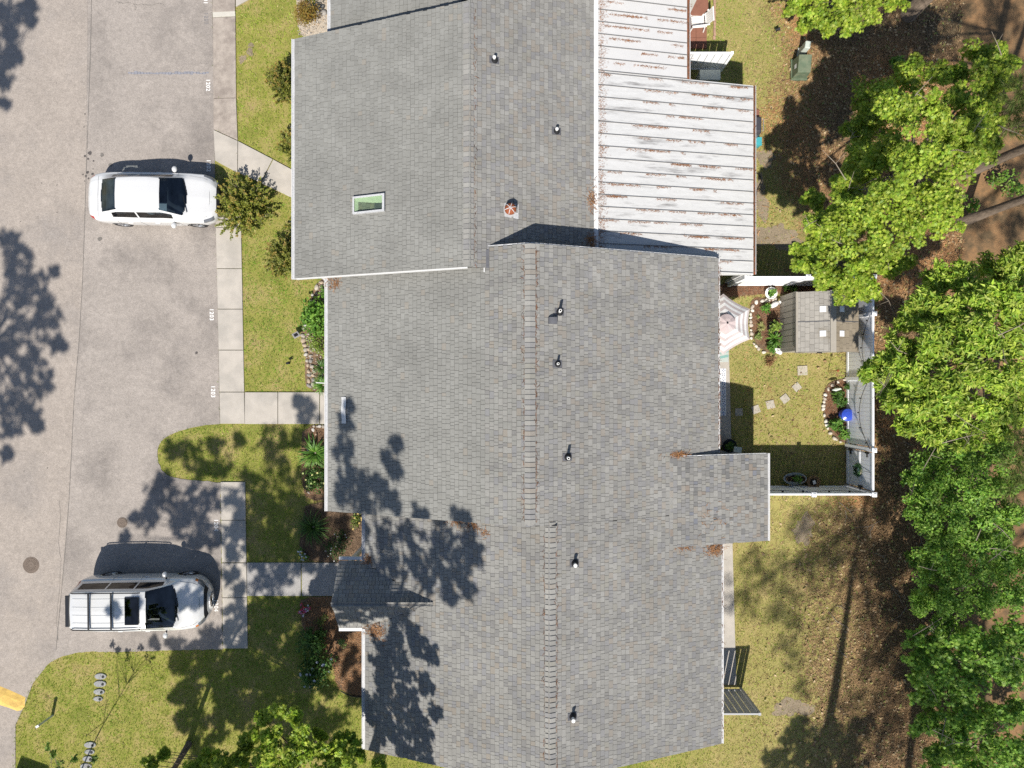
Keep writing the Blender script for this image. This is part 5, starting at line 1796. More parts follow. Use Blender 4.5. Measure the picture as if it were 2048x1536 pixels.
s4 = [(20, 480, 0, 13, 20), (45, 510, 0, 13, 24), (25, 550, 0, 13, 32), (70, 560, 0, 13, 28), (110, 540, 0, 13, 8), (40, 600, 0, 13, 34), (85, 610, 0, 13, 24), (95, 650, 0, 13, 32), (50, 660, 0, 13, 34), (115, 690, 0, 13, 18), (20, 700, 0, 13, 32), (70, 720, 0, 13, 28), (40, 760, 0, 13, 32), (85, 770, 0, 13, 26), (60, 815, 0, 13, 26), (15, 810, 0, 13, 28), (75, 850, 0, 13, 12), (20, 860, 0, 13, 20), (15, 905, 0, 13, 14), (-30, 500, 0, 13, 40), (-40, 600, 0, 13, 44), (-40, 700, 0, 13, 44), (-50, 800, 0, 13, 44),
      (15, 20, 0, 13, 28), (45, 25, 0, 13, 20), (15, 70, 0, 13, 26), (20, 120, 0, 13, 20), (8, 160, 0, 13, 18), (10, 205, 0, 13, 14), (60, 10, 0, 13, 16), (65, 40, 0, 13, 8), (35, 115, 0, 13, 10), (-30, 40, 0, 13, 40), (-30, 120, 0, 13, 40), (-40, 200, 0, 13, 36)]
bl = shade_blobs(s4)
tree('shade_tree', 'tall tree beyond the left edge shading the middle of the road', 'tree', (-23.5, -8.0, 0), (-20.4, -7.2, 13), .26, bl[:23], 'oval', .16, OAK, 341, n=20, m=20, shrink=.25, loose=1.6, limbs=26, up=.5)
tree('shade_tree', 'tall tree beyond the left edge shading the upper road corner', 'tree', (-23.0, 2.6, 0), (-20.2, 2.2, 13), .24, bl[23:], 'oval', .16, OAK, 351, n=20, m=20, shrink=.25, loose=1.6, limbs=20, up=.5)
# low sunlit crowns at the bottom edge
bl = px_blobs([(520, 1440, 4.0, 24), (550, 1425, 4.2, 24), (590, 1430, 4.2, 20), (500, 1475, 4.0, 26), (545, 1475, 4.4, 32), (595, 1470, 4.4, 28), (480, 1515, 4.2, 30), (530, 1520, 4.6, 34), (590, 1520, 4.6, 34), (640, 1510, 4.4, 26), (670, 1490, 4.2, 24), (700, 1480, 4.0, 20), (690, 1520, 4.4, 30), (650, 1545, 4.6, 36), (560, 1570, 4.8, 44), (720, 1510, 4.0, 12), (415, 1520, 4.0, 26), (450, 1530, 4.4, 26), (390, 1540, 4.0, 22), (640, 1470, 3.8, 14), (760, 1530, 4.2, 16), (300, 1525, 3.6, 18), (325, 1510, 3.6, 12)])
tree('young_tree', 'sunlit yellow green young tree poking in at the bottom edge', 'tree', W(540, 1600), (-6.6, -11.0, 4.2), .09, bl, 'star', .095, GUM, 361, n=60, m=13, shrink=.36, loose=1.25, up=.5, limbs=24)
bl = px_blobs([(97, 1495, 3.0, 9), (105, 1510, 3.0, 8), (147, 1517, 3.2, 8), (190, 1520, 3.2, 8), (120, 1535, 3.2, 12), (170, 1540, 3.2, 14)])
tree('young_tree', 'sparse twig tips with a few leaves over the oval meter lids', 'tree', W(140, 1580), W(140, 1560, 3.0), .03, bl, 'oval', .10, OAK, 365, n=16, m=3, limbs=14)

# ------------------------------------------------------------------ front garden planting
def bush(name, label, px, py, r_px, h, cols, seed, shape='oval', size=.06, n=500, m=9, up=.6, group=None, flowers=None, sx=1.0, sy=1.0):
    """rounded shrub: stems from the ground, leaf clumps, optional blossoms"""
    x, y, _ = W(px, py)
    t = thing(name, label, 'shrub' if 'shrub' in name or 'bush' in name else 'plant', (x, y, 0), group=group)
    rng = np.random.default_rng(seed)
    R = r_px * (CAM_H - h * .6) / FOC
    cl = []
    for _ in range(m):
        a, q = rng.uniform(0, 6.283), rng.random() ** .5
        c = (x + math.cos(a) * R * .62 * q * sx, y + math.sin(a) * R * .62 * q * sy, h * (.35 + .45 * rng.random() * (1 - .4 * q)))
        rr = R * rng.uniform(.30, .52)
        cl.append((c, (rr, rr, min(rr, h * .32)), int(n / m)))
    foliage('foliage', t, cl, shape, size, cols, seed + 1, up=up)
    mb = MB()
    for c, _, _ in cl:
        mb.tube([(x + rng.uniform(-.04, .04), y + rng.uniform(-.04, .04), 0), (x * .4 + c[0] * .6, y * .4 + c[1] * .6, c[2] * .55), c], [.014, .010, .004], 5)
    mb.build('stem', 'twig', t)
    if flowers:
        fcols, fn, fs = flowers
        for k in range(fn):
            c, R3, _ = cl[rng.integers(0, len(cl))]
            d = rng.normal(size=3)
            d[2] = abs(d[2]) + .4
            d /= np.linalg.norm(d)
            p = np.array(c) + d * np.array(R3) * 1.02
            mb = MB()
            col = fcols[rng.integers(0, len(fcols))]
            for q in range(5):
                a = q * 1.2566 + rng.uniform(0, .4)
                mb.poly([(p[0], p[1], p[2] + .01), (p[0] + fs * math.cos(a - .5), p[1] + fs * math.sin(a - .5), p[2] + .02), (p[0] + fs * 1.25 * math.cos(a), p[1] + fs * 1.25 * math.sin(a), p[2] + .015), (p[0] + fs * math.cos(a + .5), p[1] + fs * math.sin(a + .5), p[2] + .02)], col)
            mb.build('blossom', 'flower', t)
    return t

def spiky_bush(label, px, py, r_px, h, cols, seed, n=46, flat=0.0):
    """barberry-like shrub of long leafy wands"""
    x, y, _ = W(px, py)
    t = thing('wand_shrub', label, 'shrub', (x, y, 0))
    rng = np.random.default_rng(seed)
    R = r_px * (CAM_H - h * .7) / FOC
    mb = MB()
    PP, NN, TT, CC = [], [], [], []
    for k in range(n):
        a = rng.uniform(0, 6.283)
        q = rng.random() ** .6
        tip = np.array([x + math.cos(a) * R * q, y + math.sin(a) * R * q, h * (1.0 - .55 * q * q) * rng.uniform(.75, 1.1)])
        a2 = a + rng.uniform(-.9, .9)
        b0 = np.array([x + math.cos(a2) * R * .42 * q, y + math.sin(a2) * R * .42 * q, .02])
        mid = (b0 + tip) / 2 + np.array([0, 0, h * .14])
        mb.tube([b0, mid, tip], [.008, .006, .002], 4)
        L = 56
        s = np.linspace(.25, 1.0, L)[:, None]
        pts = (1 - s) ** 2 * b0 + 2 * s * (1 - s) * mid + s ** 2 * tip
        dirv = rng.normal(size=(L, 3)) * .8 + (tip - b0) / np.linalg.norm(tip - b0) * .5
        PP.append(pts)
        TT.append(dirv)
        NN.append(rng.normal(size=(L, 3)) * .5 + np.array([0, 0, .9]))
        cc = mixcol(cols[:-1], L, rng)
        w = np.clip((s - .86) / .14, 0, 1) * .8 * (rng.random() < .55)
        CC.append(cc * (1 - w) + np.array(cols[-1]) * w)
    for _ in range(n // 4):
        a, q = rng.uniform(0, 6.283), rng.random() ** .5
        c = (x + math.cos(a) * R * .6 * q, y + math.sin(a) * R * .6 * q, h * rng.uniform(.45, .8) * (1 - .3 * q))
        p_, d_ = shell_points(c, (R * .24, R * .24, h * .14), 40, rng)
        PP.append(p_)
        TT.append(rng.normal(size=(40, 3)))
        NN.append(d_ * .4 + rng.normal(size=(40, 3)) * .5 + np.array([0, 0, .8]))
        CC.append(mixcol(cols[:-1], 40, rng) * rng.uniform(.75, 1.15))
    P, N_, T_, C_ = (np.concatenate(a) for a in (PP, NN, TT, CC))
    V, F_, k, col = place_leaves(P, N_, 'oval', .072 * (1 + rng.uniform(-.3, .3, len(P))), C_, rng=rng, flat=T_)
    obj_mesh('foliage', mesh_np('foliage', V - np.array((x, y, 0)), F_, k, col), 'leaf', t)
    mb.build('stem', 'twig', t)
    return t

def strap_plant(label, px, py, r_px, h, cols, seed, n=110, name='strap_leaf_plant', width=.028):
    """fountain of arching strap leaves"""
    x, y, _ = W(px, py)
    t = thing(name, label, 'plant', (x, y, 0))
    rng = np.random.default_rng(seed)
    R = r_px * (CAM_H - h * .4) / FOC
    V, F_, C_ = [], [], []
    K = 5
    for k in range(n):
        a = rng.uniform(0, 6.283)
        L = R * rng.uniform(.55, 1.05)
        hh = h * rng.uniform(.6, 1.1)
        tw = rng.uniform(-.35, .35)
        w = width * rng.uniform(.7, 1.2)
        b = len(V)
        for i in range(K + 1):
            s = i / K
            rr = L * s
            z = .03 + hh * 2.6 * s * (1 - s * .80) * .75
            aa = a + tw * s
            ww = w * (1 - s) ** .6 * (.5 + s if s < .5 else 1)
            px_, py_ = x + rr * math.cos(aa), y + rr * math.sin(aa)
            nx_, ny_ = -math.sin(aa) * ww, math.cos(aa) * ww
            V.append((px_ + nx_, py_ + ny_, z))
            V.append((px_ - nx_, py_ - ny_, z))
        col = mixcol(cols, 1, rng)[0]
        for i in range(K):
            F_.append((b + 2 * i, b + 2 * i + 1, b + 2 * i + 3, b + 2 * i + 2))
            C_.append(col * (1 + .15 * i / K))
    me = mesh_np('leaves', np.array(V) - np.array((x, y, 0)), np.array(F_), 4, np.array(C_))
    obj_mesh('foliage', me, 'leaf', t)
    mb = MB()
    mb.lathe([(.07, 0), (.06, .06), (.02, .10)], 8, (x, y, 0))
    mb.build('stem', 'twig', t)
    return t

BRONZE = [(0.24, 0.28, 0.04), (0.33, 0.32, 0.05), (0.17, 0.21, 0.035), (0.42, 0.28, 0.075)]
OLIVE = [(0.20, 0.23, 0.035), (0.28, 0.27, 0.05), (0.13, 0.16, 0.03), (0.38, 0.25, 0.065)]
BRIGHT = [(0.16, 0.33, 0.04), (0.24, 0.42, 0.06), (0.10, 0.24, 0.03)]
LUSH = [(0.09, 0.22, 0.03), (0.14, 0.30, 0.04), (0.06, 0.15, 0.025), (0.20, 0.35, 0.06)]
MID = [(0.07, 0.16, 0.03), (0.11, 0.21, 0.035), (0.05, 0.11, 0.02)]
spiky_bush('large bronze tipped shrub by the nose of the white sedan', 492, 420, 70, 1.15, BRONZE, 401, 150)
spiky_bush('bronze tipped shrub against the upper front eave', 578, 180, 46, 1.3, OLIVE, 402, 80)
spiky_bush('bronze tipped shrub at the lower corner of the upper front wall', 578, 520, 46, 1.2, OLIVE, 403, 84)
spiky_bush('dark green shrub shading the diagonal walkway by the wall', 592, 300, 34, 1.2, OLIVE, 404, 40)
spiky_bush('small bronze shrub half under the upper eave by the grey stone', 600, 452, 30, .8, BRONZE, 405, 22)
bush('round_bush', 'clipped rusty orange round bush in the stone bed at top', 618, 40, 32, .9, [(0.26, 0.15, 0.03), (0.34, 0.19, 0.035), (0.19, 0.16, 0.03), (0.30, 0.24, 0.05)], 411, size=.05, n=2600, m=16)
bush('leafy_bush', 'bright green leafy plant at the top edge of the gravel bed', 628, -6, 22, .5, LUSH, 412, size=.09, n=260)
bush('leafy_bush', 'glossy green bush against the middle house front', 642, 640, 44, .8, BRIGHT, 413, size=.13, n=1100, m=18, sx=.8, sy=1.35)
bush('leafy_bush', 'bright yellow green bush under the eave above the walkway', 650, 690, 32, .7, [(0.22, 0.33, 0.04), (0.30, 0.38, 0.06), (0.14, 0.25, 0.03)], 414, size=.06, n=900, m=8, sy=1.4)
bush('leafy_bush', 'small green bush at the top of the rock edged bed', 652, 585, 18, .5, LUSH, 415, size=.07, n=300, m=6)
strap_plant('low fern like plant beside the walkway under the eave', 648, 770, 26, .3, LUSH, 416, 80, 'fern', .022)
strap_plant('small fern like plant beside the dark rocks', 645, 735, 24, .3, MID, 417, 60, 'fern', .02)
strap_plant('bright green arching strap leaf plant below the middle walkway', 632, 905, 42, .55, LUSH, 418, 120)
bush('leafy_bush', 'dark green bush with pale flowers by the middle front wall', 638, 960, 30, .6, MID, 419, size=.08, n=700, m=9, sy=1.3, flowers=([(.75, .72, .30), (.55, .65, .25)], 12, .03))
bush('leafy_bush', 'clipped yellow green bush under the eave by the strap leaf plant', 656, 940, 18, .6, LUSH, 420, size=.05, n=700, m=6, sy=1.6)
strap_plant('dark arching grass clump in the shaded mulch bed', 628, 1053, 42, .5, MID, 421, 150, width=.016)
bush('leafy_bush', 'dark shaded bush with tiny white flowers in the mulch bed', 672, 1082, 34, .4, [(.045, .10, .022), (.07, .14, .03)], 422, size=.07, n=420, m=9, flowers=([(.7, .7, .7)], 12, .02))
bush('leafy_bush', 'yellow flecked small bush beside the gutter corner', 722, 1040, 22, .5, [(.20, .24, .04), (.10, .16, .03)], 423, size=.07, n=240, m=6, flowers=([(.75, .55, .2)], 6, .03))
bush('flower_clump', 'clump of white and yellow flowers beside the entry walkway', 610, 1106, 15, .35, LUSH, 424, size=.06, n=260, m=5, flowers=([(.75, .75, .78), (.8, .6, .1), (.70, .70, .75)], 24, .028))
bush('flower_clump', 'clump of pink and red flowers below the entry walkway', 612, 1214, 17, .3, MID, 425, size=.05, n=200, m=6, flowers=([(.65, .12, .35), (.60, .04, .06), (.78, .70, .74), (.7, .08, .1)], 46, .03))
bush('leafy_bush', 'small sparse bush beside the pink flowers', 648, 1240, 18, .35, [(.13, .17, .03), (.09, .13, .025)], 426, size=.06, n=160, m=5)
bush('leafy_bush', 'big dark green bush by the entry gable corner', 630, 1275, 36, .8, MID, 427, size=.11, n=700, m=11)
bush('leafy_bush', 'big dark green bush with a pale blue flower cluster', 636, 1330, 46, .8, MID, 428, size=.11, n=950, m=14, flowers=([(.55, .58, .70), (.60, .60, .66)], 14, .04))
bush('leafy_bush', 'small pale green bush on the orange straw by the gutter', 690, 1280, 14, .4, [(.26, .34, .12), (.18, .27, .06)], 429, size=.08, n=130, m=4)
for i, (x, y) in enumerate([(585, 240), (560, 150)]):
    pass
# bare ground rocks and stones as edging
ROCKC = [(0.34, 0.30, 0.25), (0.42, 0.37, 0.31), (0.25, 0.23, 0.21), (0.38, 0.30, 0.22), (0.46, 0.43, 0.39)]
def rocks(label, pts, rmin, rmax, seed, cols=ROCKC, z=0.03, cat='edging'):
    t = thing('rock_border', label, cat, W(*pts[len(pts) // 2]))
    rnd = random.Random(seed)
    for (px, py) in pts:
        x, y, _ = W(px + rnd.uniform(-.8, .8), py + rnd.uniform(-.8, .8), z)
        r_ = rnd.uniform(rmin, rmax)
        m = MB()
        m.blob((x, y, z + r_ * .28), (r_ * rnd.uniform(.85, 1.25), r_ * rnd.uniform(.75, 1.05), r_ * rnd.uniform(.5, .75)), rnd.randint(0, 9999), 9, 6, .12, rnd.choice(cols), rnd.uniform(0, 3.1))
        m.build('rock', 'rock', t, smooth=True, origin=(x, y, z))
    return t
def along(pts, step):
    out = []
    for a, b in zip(pts[:-1], pts[1:]):
        L = math.hypot(b[0] - a[0], b[1] - a[1])
        for q in range(max(1, int(L / step))):
            s = q * step / L
            out.append((a[0] + (b[0] - a[0]) * s, a[1] + (b[1] - a[1]) * s))
    return out
pts = along([(650, 560), (634, 575), (626, 590), (622, 604), (618, 618), (612, 650), (606, 672), (611, 700), (614, 722), (618, 742), (618, 762), (620, 782)], 9.0)
pts += [(p[0] + RND.uniform(6, 10), p[1] + RND.uniform(-3, 3)) for p in pts if (p[1] < 612 or p[1] > 690)]
rocks('rounded stones edging the bed of the middle house front', pts, .055, .10, 501)
rocks('pale stones at the lower end of the middle walkway bed', along([(628, 853), (640, 853), (655, 855)], 6) + [(626, 860), (632, 868), (622, 892), (618, 900), (624, 906), (612, 975), (618, 985)], .04, .07, 502)
rocks('big grey stones at the top gravel bed', [(610, 12), (622, 14), (634, 10), (640, 20), (645, 14), (648, 26), (606, 20)], .08, .13, 503, [(0.22, 0.22, 0.22), (0.16, 0.16, 0.16), (0.30, 0.28, 0.26)])
rocks('flat grey stones against the upper house wall', [(590, 255), (591, 268), (590, 282), (588, 428), (587, 440), (588, 452)], .10, .15, 504, [(0.24, 0.22, 0.20), (0.2, 0.19, 0.18)])
WHITEROCK = [(0.58, 0.53, 0.46), (0.48, 0.42, 0.34), (0.62, 0.58, 0.52), (0.42, 0.36, 0.30)]
rocks('pale stones ringing the bed beside the garden shed', along([(1552, 598), (1538, 601), (1524, 602), (1512, 605), (1505, 614), (1502, 628), (1501, 644), (1502, 660), (1503, 676), (1508, 688), (1517, 698), (1528, 704), (1540, 709)], 6.6), .05, .09, 505, WHITEROCK)
rocks('pale stones ringing the bed along the white fence', along([(1688, 760), (1676, 764), (1664, 770), (1656, 778), (1650, 790), (1647, 804), (1646, 818), (1648, 830), (1651, 843), (1655, 856), (1660, 866), (1668, 876), (1680, 884), (1690, 888)], 6.8), .045, .085, 506, WHITEROCK)
rocks('row of stones along the foot of the lower garden fence', along([(1540, 974), (1690, 974)], 8.5), .05, .085, 507, [(0.34, 0.31, 0.27), (0.45, 0.42, 0.37), (0.27, 0.24, 0.20)])
# gravel scatter
def scatter_stones(name, poly_px, n, seed, cols, r0, r1, z=.03):
    rng = np.random.default_rng(seed)
    poly = [W2(x, y, z) for x, y in poly_px]
    xs = [p[0] for p in poly]
    ys = [p[1] for p in poly]
    mb = MB()
    k = 0
    while k < n:
        x, y = rng.uniform(min(xs), max(xs)), rng.uniform(min(ys), max(ys))
        if not in_poly(np.array([x]), np.array([y]), poly)[0]:
            continue
        r_ = rng.uniform(r0, r1)
        mb.blob((x, y, z + r_ * .3), (r_ * 1.2, r_, r_ * .7), int(rng.integers(0, 9999)), 5, 3, .15, cols[rng.integers(0, len(cols))], rng.uniform(0, 3))
        k += 1
    o = mb.build(name, 'rock')
    tag(o, kind='stuff')
    return o
o = scatter_stones('pebbles', [(594, -30), (664, -30), (664, 45), (640, 68), (596, 74)], 520, 511, ROCKC + [(0.5, 0.45, 0.38)], .015, .035)
tag(o, 'small tan pebbles covering the bed at the top', 'pebbles')
o = scatter_stones('pebbles', [(632, 565), (655, 560), (658, 780), (624, 780), (614, 720), (606, 680), (615, 640), (626, 600)], 360, 512, ROCKC, .015, .035)
tag(o, 'small stones strewn between plants of the middle front bed', 'pebbles')

# solar light, spot light, white hose hook
def stake_light(label, px, py, r_, h, mt, head):
    x, y, _ = W(px, py)
    t = thing('garden_light', label, 'garden light', (x, y, 0))
    m = MB()
    m.tube([(x, y, 0), (x, y, h)], .012, 6)
    m.build('stake', 'black_metal', t)
    m = MB()
    if head == 'panel':
        m.obox((x, y, h + .02), (r_ * 2, r_ * 1.6, .03), .5, .35)
    else:
        m.tube([(x - r_, y, h), (x + r_ * .9, y + r_ * .3, h + .05)], [r_ * .5, r_ * .8], 10)
    m.build('head', mt, t)
    m = MB()
    m.obox((x, y, h + .045), (r_ * 1.2, r_ * .9, .008), .5, .35)
    m.build('lens', 'dark_glass', t)
stake_light('dark blue solar panel light on the lawn edge by the rocks', 597, 671, .12, .28, 'grill', 'panel')
stake_light('small black spot light standing on the front lawn', 580, 727, .07, .22, 'black_metal', 'spot')
stake_light('small black spot light on the straw at the top right', 1551, 66, .08, .22, 'black_metal', 'spot')
m = MB()
a, b = W(632, 765, .5), W(662, 767, .5)
m.tube([a, ((a[0] + b[0]) / 2, (a[1] + b[1]) / 2, .53), b], .02, 6)
m.tube([a, (a[0], a[1], 0)], .012, 6)
tag(m.build('hose_hook', 'white_trim'), 'thin white rod sticking out of the bed beside the walkway', 'rod')
# black edging curve at the bottom bed
m = MB()
pts = [W(x, y, .06) for x, y in [(682, 1382), (692, 1388), (704, 1392), (718, 1394), (734, 1394)]]
m.tube(pts, .022, 6)
tag(m.build('bed_edging', 'black_rubber'), 'curved black plastic edging below the straw bed', 'edging')

# meter lids in the lower left lawn
for i, (px, py, s, lb) in enumerate([(202, 1352, 1.0, 'topmost oval meter lid of the upper row of four'), (201, 1367, 1.05, 'second oval meter lid of the upper row of four'), (199, 1383, .95, 'third oval meter lid of the upper row of four'), (197, 1397, .8, 'lowest oval meter lid of the upper row of four'),
                                    (181, 1489, 1.0, 'topmost oval meter lid of the lower row at the bottom edge'), (180, 1503, .85, 'second oval meter lid of the lower row at the bottom edge'), (177, 1517, .95, 'leaf shaded oval meter lid of the lower row'), (173, 1532, 1.0, 'oval meter lid cut by the bottom edge of the picture')]):
    x, y, _ = W(px, py)
    t = thing('meter_lid', lb, 'meter lid', (x, y, 0), group='oval meter lids in the lawn')
    m = MB()
    m.lathe([(.215 * s, 0), (.215 * s, .03), (.20 * s, .04), (.05, .043)], 24, (x, y, .005), 1.0, .52, rz=0)
    m.build('lid', 'meter_lid', t)
    m = MB()
    m.lathe([(.048, .04), (.048, .052), (.03, .054), (.028, .046)], 14, (x + .10 * s, y - .01, .005))
    m.build('reader_port', 'black_rubber', t)
# low white post and shepherd hook
x, y, _ = W(105, 1431)
t = thing('marker_post', 'short pale square post in the lower left lawn', 'post', (x, y, 0))
m = MB()
m.obox((x, y, .40), (.10, .06, .84), .5)
m.build('post', 'pedestal', t, bevel=.006)
m = MB()
m.obox((x, y, .83), (.12, .08, .03), .5)
m.build('cap', 'white_trim', t)
x, y, _ = W(207, 1445)
t = thing('shepherd_hook', 'thin black garden hook leaning in the lower left lawn', 'garden hook', (x, y, 0))
m = MB()
m.tube([(x, y, 0), (x - .02, y, .55), (x - .05, y, .95)], .010, 6)
m.build('rod', 'black_metal', t)
m = MB()
m.tube([(x - .05, y, .95)] + [(x - .05 + .07 * math.sin(q * .5), y + .01 * q, .95 + .10 * math.sin(q * .45)) for q in range(1, 8)], .009, 5)
m.tube([(x - .04, y, .86), (x + .06, y - .02, .93), (x + .09, y - .03, .90)], .008, 5)
m.build('crook', 'black_metal', t)
# unseen box added outside the lower left corner to cast the shadow there
x, y, _ = W(55, 1590)
t = thing('added_shadow_box', 'unseen box added past the bottom left corner to cast its dark shadow', 'shadow_caster', (x, y, 0))
m = MB()
m.obox((x, y, .95), (1.1, .45, .9), -.35)
m.build('cabinet', 'trim_black', t, bevel=.02)
m = MB()
m.obox((x, y, .25), (.2, .2, .5), -.35)
m.build('pedestal', 'galvanised', t)

# ------------------------------------------------------------------ back garden fence
def fence_run(label, p0, p1, posts, h=1.95, inner=1, gate=False, name='vinyl_fence'):
    a, b = Vector((*p0, 0)), Vector((*p1, 0))
    d = (b - a)
    L = d.length
    d.normalize()
    n = Vector((-d.y, d.x, 0)) * inner
    ang = math.atan2(d.y, d.x)
    t = thing(name, label, 'gate' if gate else 'fence', tuple(a.lerp(b, .5)))
    s = .07 if not gate else .03
    e = L - (.07 if not gate else .03)
    k = 0
    while s < e - .05:
        w = min(.148, e - s)
        c = a + d * (s + w / 2)
        m = MB()
        m.obox((c.x, c.y, h / 2 + .02), (w - .006, .026, h - .16), ang)
        m.build('board', 'vinyl', t)
        s += .148
    for z, hh in ((.12, .14), (h - .05, .12)) + (((h * .52, .11),) if gate else ()):
        m = MB()
        c = a + d * (L / 2) + (n * .0)
        m.obox((c.x, c.y, z), (L - .04, .058, hh), ang)
        m.build('rail', 'vinyl', t, bevel=.006)
    for q in posts:
        c = a + d * q
        m = MB()
        m.obox((c.x, c.y, (h + .06) / 2), (.125, .125, h + .06), ang)
        po = m.build('post', 'vinyl', t, bevel=.008)
        m = MB()
        m.obox((c.x, c.y, h + .075), (.155, .155, .035), ang)
        m.obox((c.x, c.y, h + .115), (.15, .15, .05), ang, taper=.25)
        m.build('post_cap', 'vinyl', po)
    return t
FX, FY0, FY1 = 12.24, -3.74, 3.62
fence_run('upper white vinyl fence run behind the parasol and shed', (7.93, FY1), (FX, FY1), (0.0, 2.08, 4.31), inner=-1)
fence_run('long white vinyl fence run along the wood with string lights', (FX, FY1 - .07), (FX, -2.24), (1.17, 3.36, 5.79), inner=-1)
fence_run('lower white vinyl fence run beside the rear extension', (8.0, FY0), (FX, FY0), (2.2, 4.24), inner=1)
gate = fence_run('white vinyl gate hung with a green wreath', (FX, -2.32), (FX, FY0 + .08), (), inner=-1, gate=True, name='garden_gate')
for (yy, zz) in ((-2.36, 1.62), (-2.36, .42), (FY0 + .16, 1.15)):
    m = MB()
    m.obox((FX - .05, yy, zz), (.03, .07, .26))
    m.obox((FX - .05, yy - .08, zz), (.025, .16, .06))
    m.build('hinge' if yy > -3 else 'latch', 'black_metal', gate)
m = MB()
m.tube([(FX - .07, -2.36, 1.7), (FX - .07, -2.36, .15)], .012, 5)
m.build('hinge_rod', 'black_metal', gate)
m = MB()
m.tube([(FX - .05, FY0 + .10, 1.8), (FX - .05, FY0 + .10, .12)], .015, 5)
m.build('drop_rod', 'black_metal', gate)
# wreath
wx_, wy_, wz_ = FX - .06, -3.02, 1.05
t = thing('wreath', 'small round green wreath hanging on the white gate', 'wreath', (wx_, wy_, wz_))
m = MB()
ring = [(wx_ - .02, wy_ + .19 * math.cos(q * .3142), wz_ + .19 * math.sin(q * .3142)) for q in range(21)]
m.tube(ring, .028, 6, caps=False)
m.build('ring', 'twig', t)
foliage('foliage', t, [((p[0] - .02, p[1], p[2]), (.05, .06, .06), 22) for p in ring[:-1]], 'oval', .06, [(.05, .14, .05), (.08, .19, .07), (.04, .10, .04)], 601, up=.2)
m = MB()
m.tube([(wx_ + .01, wy_, wz_ + .2), (wx_ + .05, wy_, 1.95)], .006, 4)
m.build('hanger', 'black_metal', t)
# string lights
t = thing('string_lights', 'black wire of small bulbs looped along the white fence', 'string lights', (FX - .1, 0, 1.9))
anchors = [(FX - .06, 2.33, 1.9), (FX - .06, .19, 1.9), (FX - .06, -2.2, 1.9)]
for (a, b, sag) in ((anchors[0], anchors[1], .55), (anchors[1], anchors[2], .75)):
    pts = []
    for q in range(15):
        s = q / 14
        pts.append((a[0] - .03, a[1] + (b[1] - a[1]) * s, a[2] - 4 * sag * s * (1 - s)))
    m = MB()
    m.tube(pts, .010, 5)
    m.build('wire', 'black_metal', t)
    for q in (1, 4, 7, 10, 13):
        p = pts[q]
        m = MB()
        m.tube([(p[0], p[1], p[2]), (p[0], p[1], p[2] - .05)], .018, 6)
        m.blob((p[0], p[1], p[2] - .085), (.026, .026, .04), 1, 8, 6, 0)
        m.build('bulb', 'black_metal', t)
m = MB()
for k, x in enumerate((8.5, 9.3, 10.0, 10.9, 11.6)):
    m.obox((x, FY0 + .05, 1.6), (.05, .05, .06))
m.build('clip', 'black_metal', t)
m = MB()
m.tube([(8.2, FY0 + .06, 1.6), (9.2, FY0 + .06, 1.45), (10.2, FY0 + .06, 1.7), (11.2, FY0 + .06, 1.45), (12.1, FY0 + .06, 1.8)], .009, 5)
m.build('wire', 'black_metal', t)

# ------------------------------------------------------------------ shed
SX0, SX1, SY0, SY1, SE, SR = 9.74, 11.90, 1.09, 3.16, 1.62, 2.08
t = thing('garden_shed', 'taupe resin garden shed with white roof lights by the fence', 'shed', ((SX0 + SX1) / 2, (SY0 + SY1) / 2, 0))
m = MB()
xm = (SX0 + SX1) / 2
wx0, wx1, wy0, wy1 = SX0 + .07, SX1 - .07, SY0 + .06, SY1 - .06
for ya, yb in ((wy0, wy0 + .05), (wy1 - .05, wy1)):
    p = [(wx0, ya, 0), (wx1, ya, 0), (wx1, ya, SE), (xm, ya, SR - .06), (wx0, ya, SE)]
    q = [(x_, yb, z_) for x_, _, z_ in p]
    m.idx(p + q, [(0, 1, 2, 3, 4), (9, 8, 7, 6, 5)] + [(i, 5 + i, 5 + (i + 1) % 5, (i + 1) % 5) for i in range(5)])
m.box(wx0, wx0 + .05, wy0 + .052, wy1 - .052, 0, SE)
m.box(wx1 - .05, wx1, wy0 + .052, wy1 - .052, 0, SE)
m.build('wall', 'resin_wall', t)
for k in range(9):
    yy = wy0 + .14 + k * .215
    m = MB()
    m.box(wx0 - .016, wx0 + .002, yy, yy + .19, .06, SE - .10)
    m.build('wall_plank', 'resin_wall', t)
m = MB()
m.box(wx0 + .55, wx1 - .55, wy0 - .025, wy0 - .001, .05, 1.70)
dr = m.build('door', 'resin_wall', t)
m = MB()
m.box(xm - .05, xm + .10, wy0 - .07, wy0 - .026, .92, 1.0)
m.build('handle', 'black_metal', dr)
m = MB()
for sgn in (-1, 1):
    xe_ = xm + sgn * (SX1 - SX0) / 2
    p = [(xm, SY0, SR), (xe_, SY0, SE), (xe_, SY1, SE), (xm, SY1, SR)]
    q = [(a_, b_, c_ - .05) for a_, b_, c_ in p]
    f = [(0, 1, 2, 3), (7, 6, 5, 4), (0, 4, 5, 1), (1, 5, 6, 2), (2, 6, 7, 3), (3, 7, 4, 0)]
    if sgn > 0:
        pass
    m.idx(p + q, f if sgn < 0 else [tuple(reversed(x_)) for x_ in f], (.17, .155, .13))
rf = m.build('roof', 'resin_roof', t)
ss = (SR - SE) / ((SX1 - SX0) / 2)
rnd = random.Random(77)
cs_ = 1 / math.sqrt(1 + ss * ss)
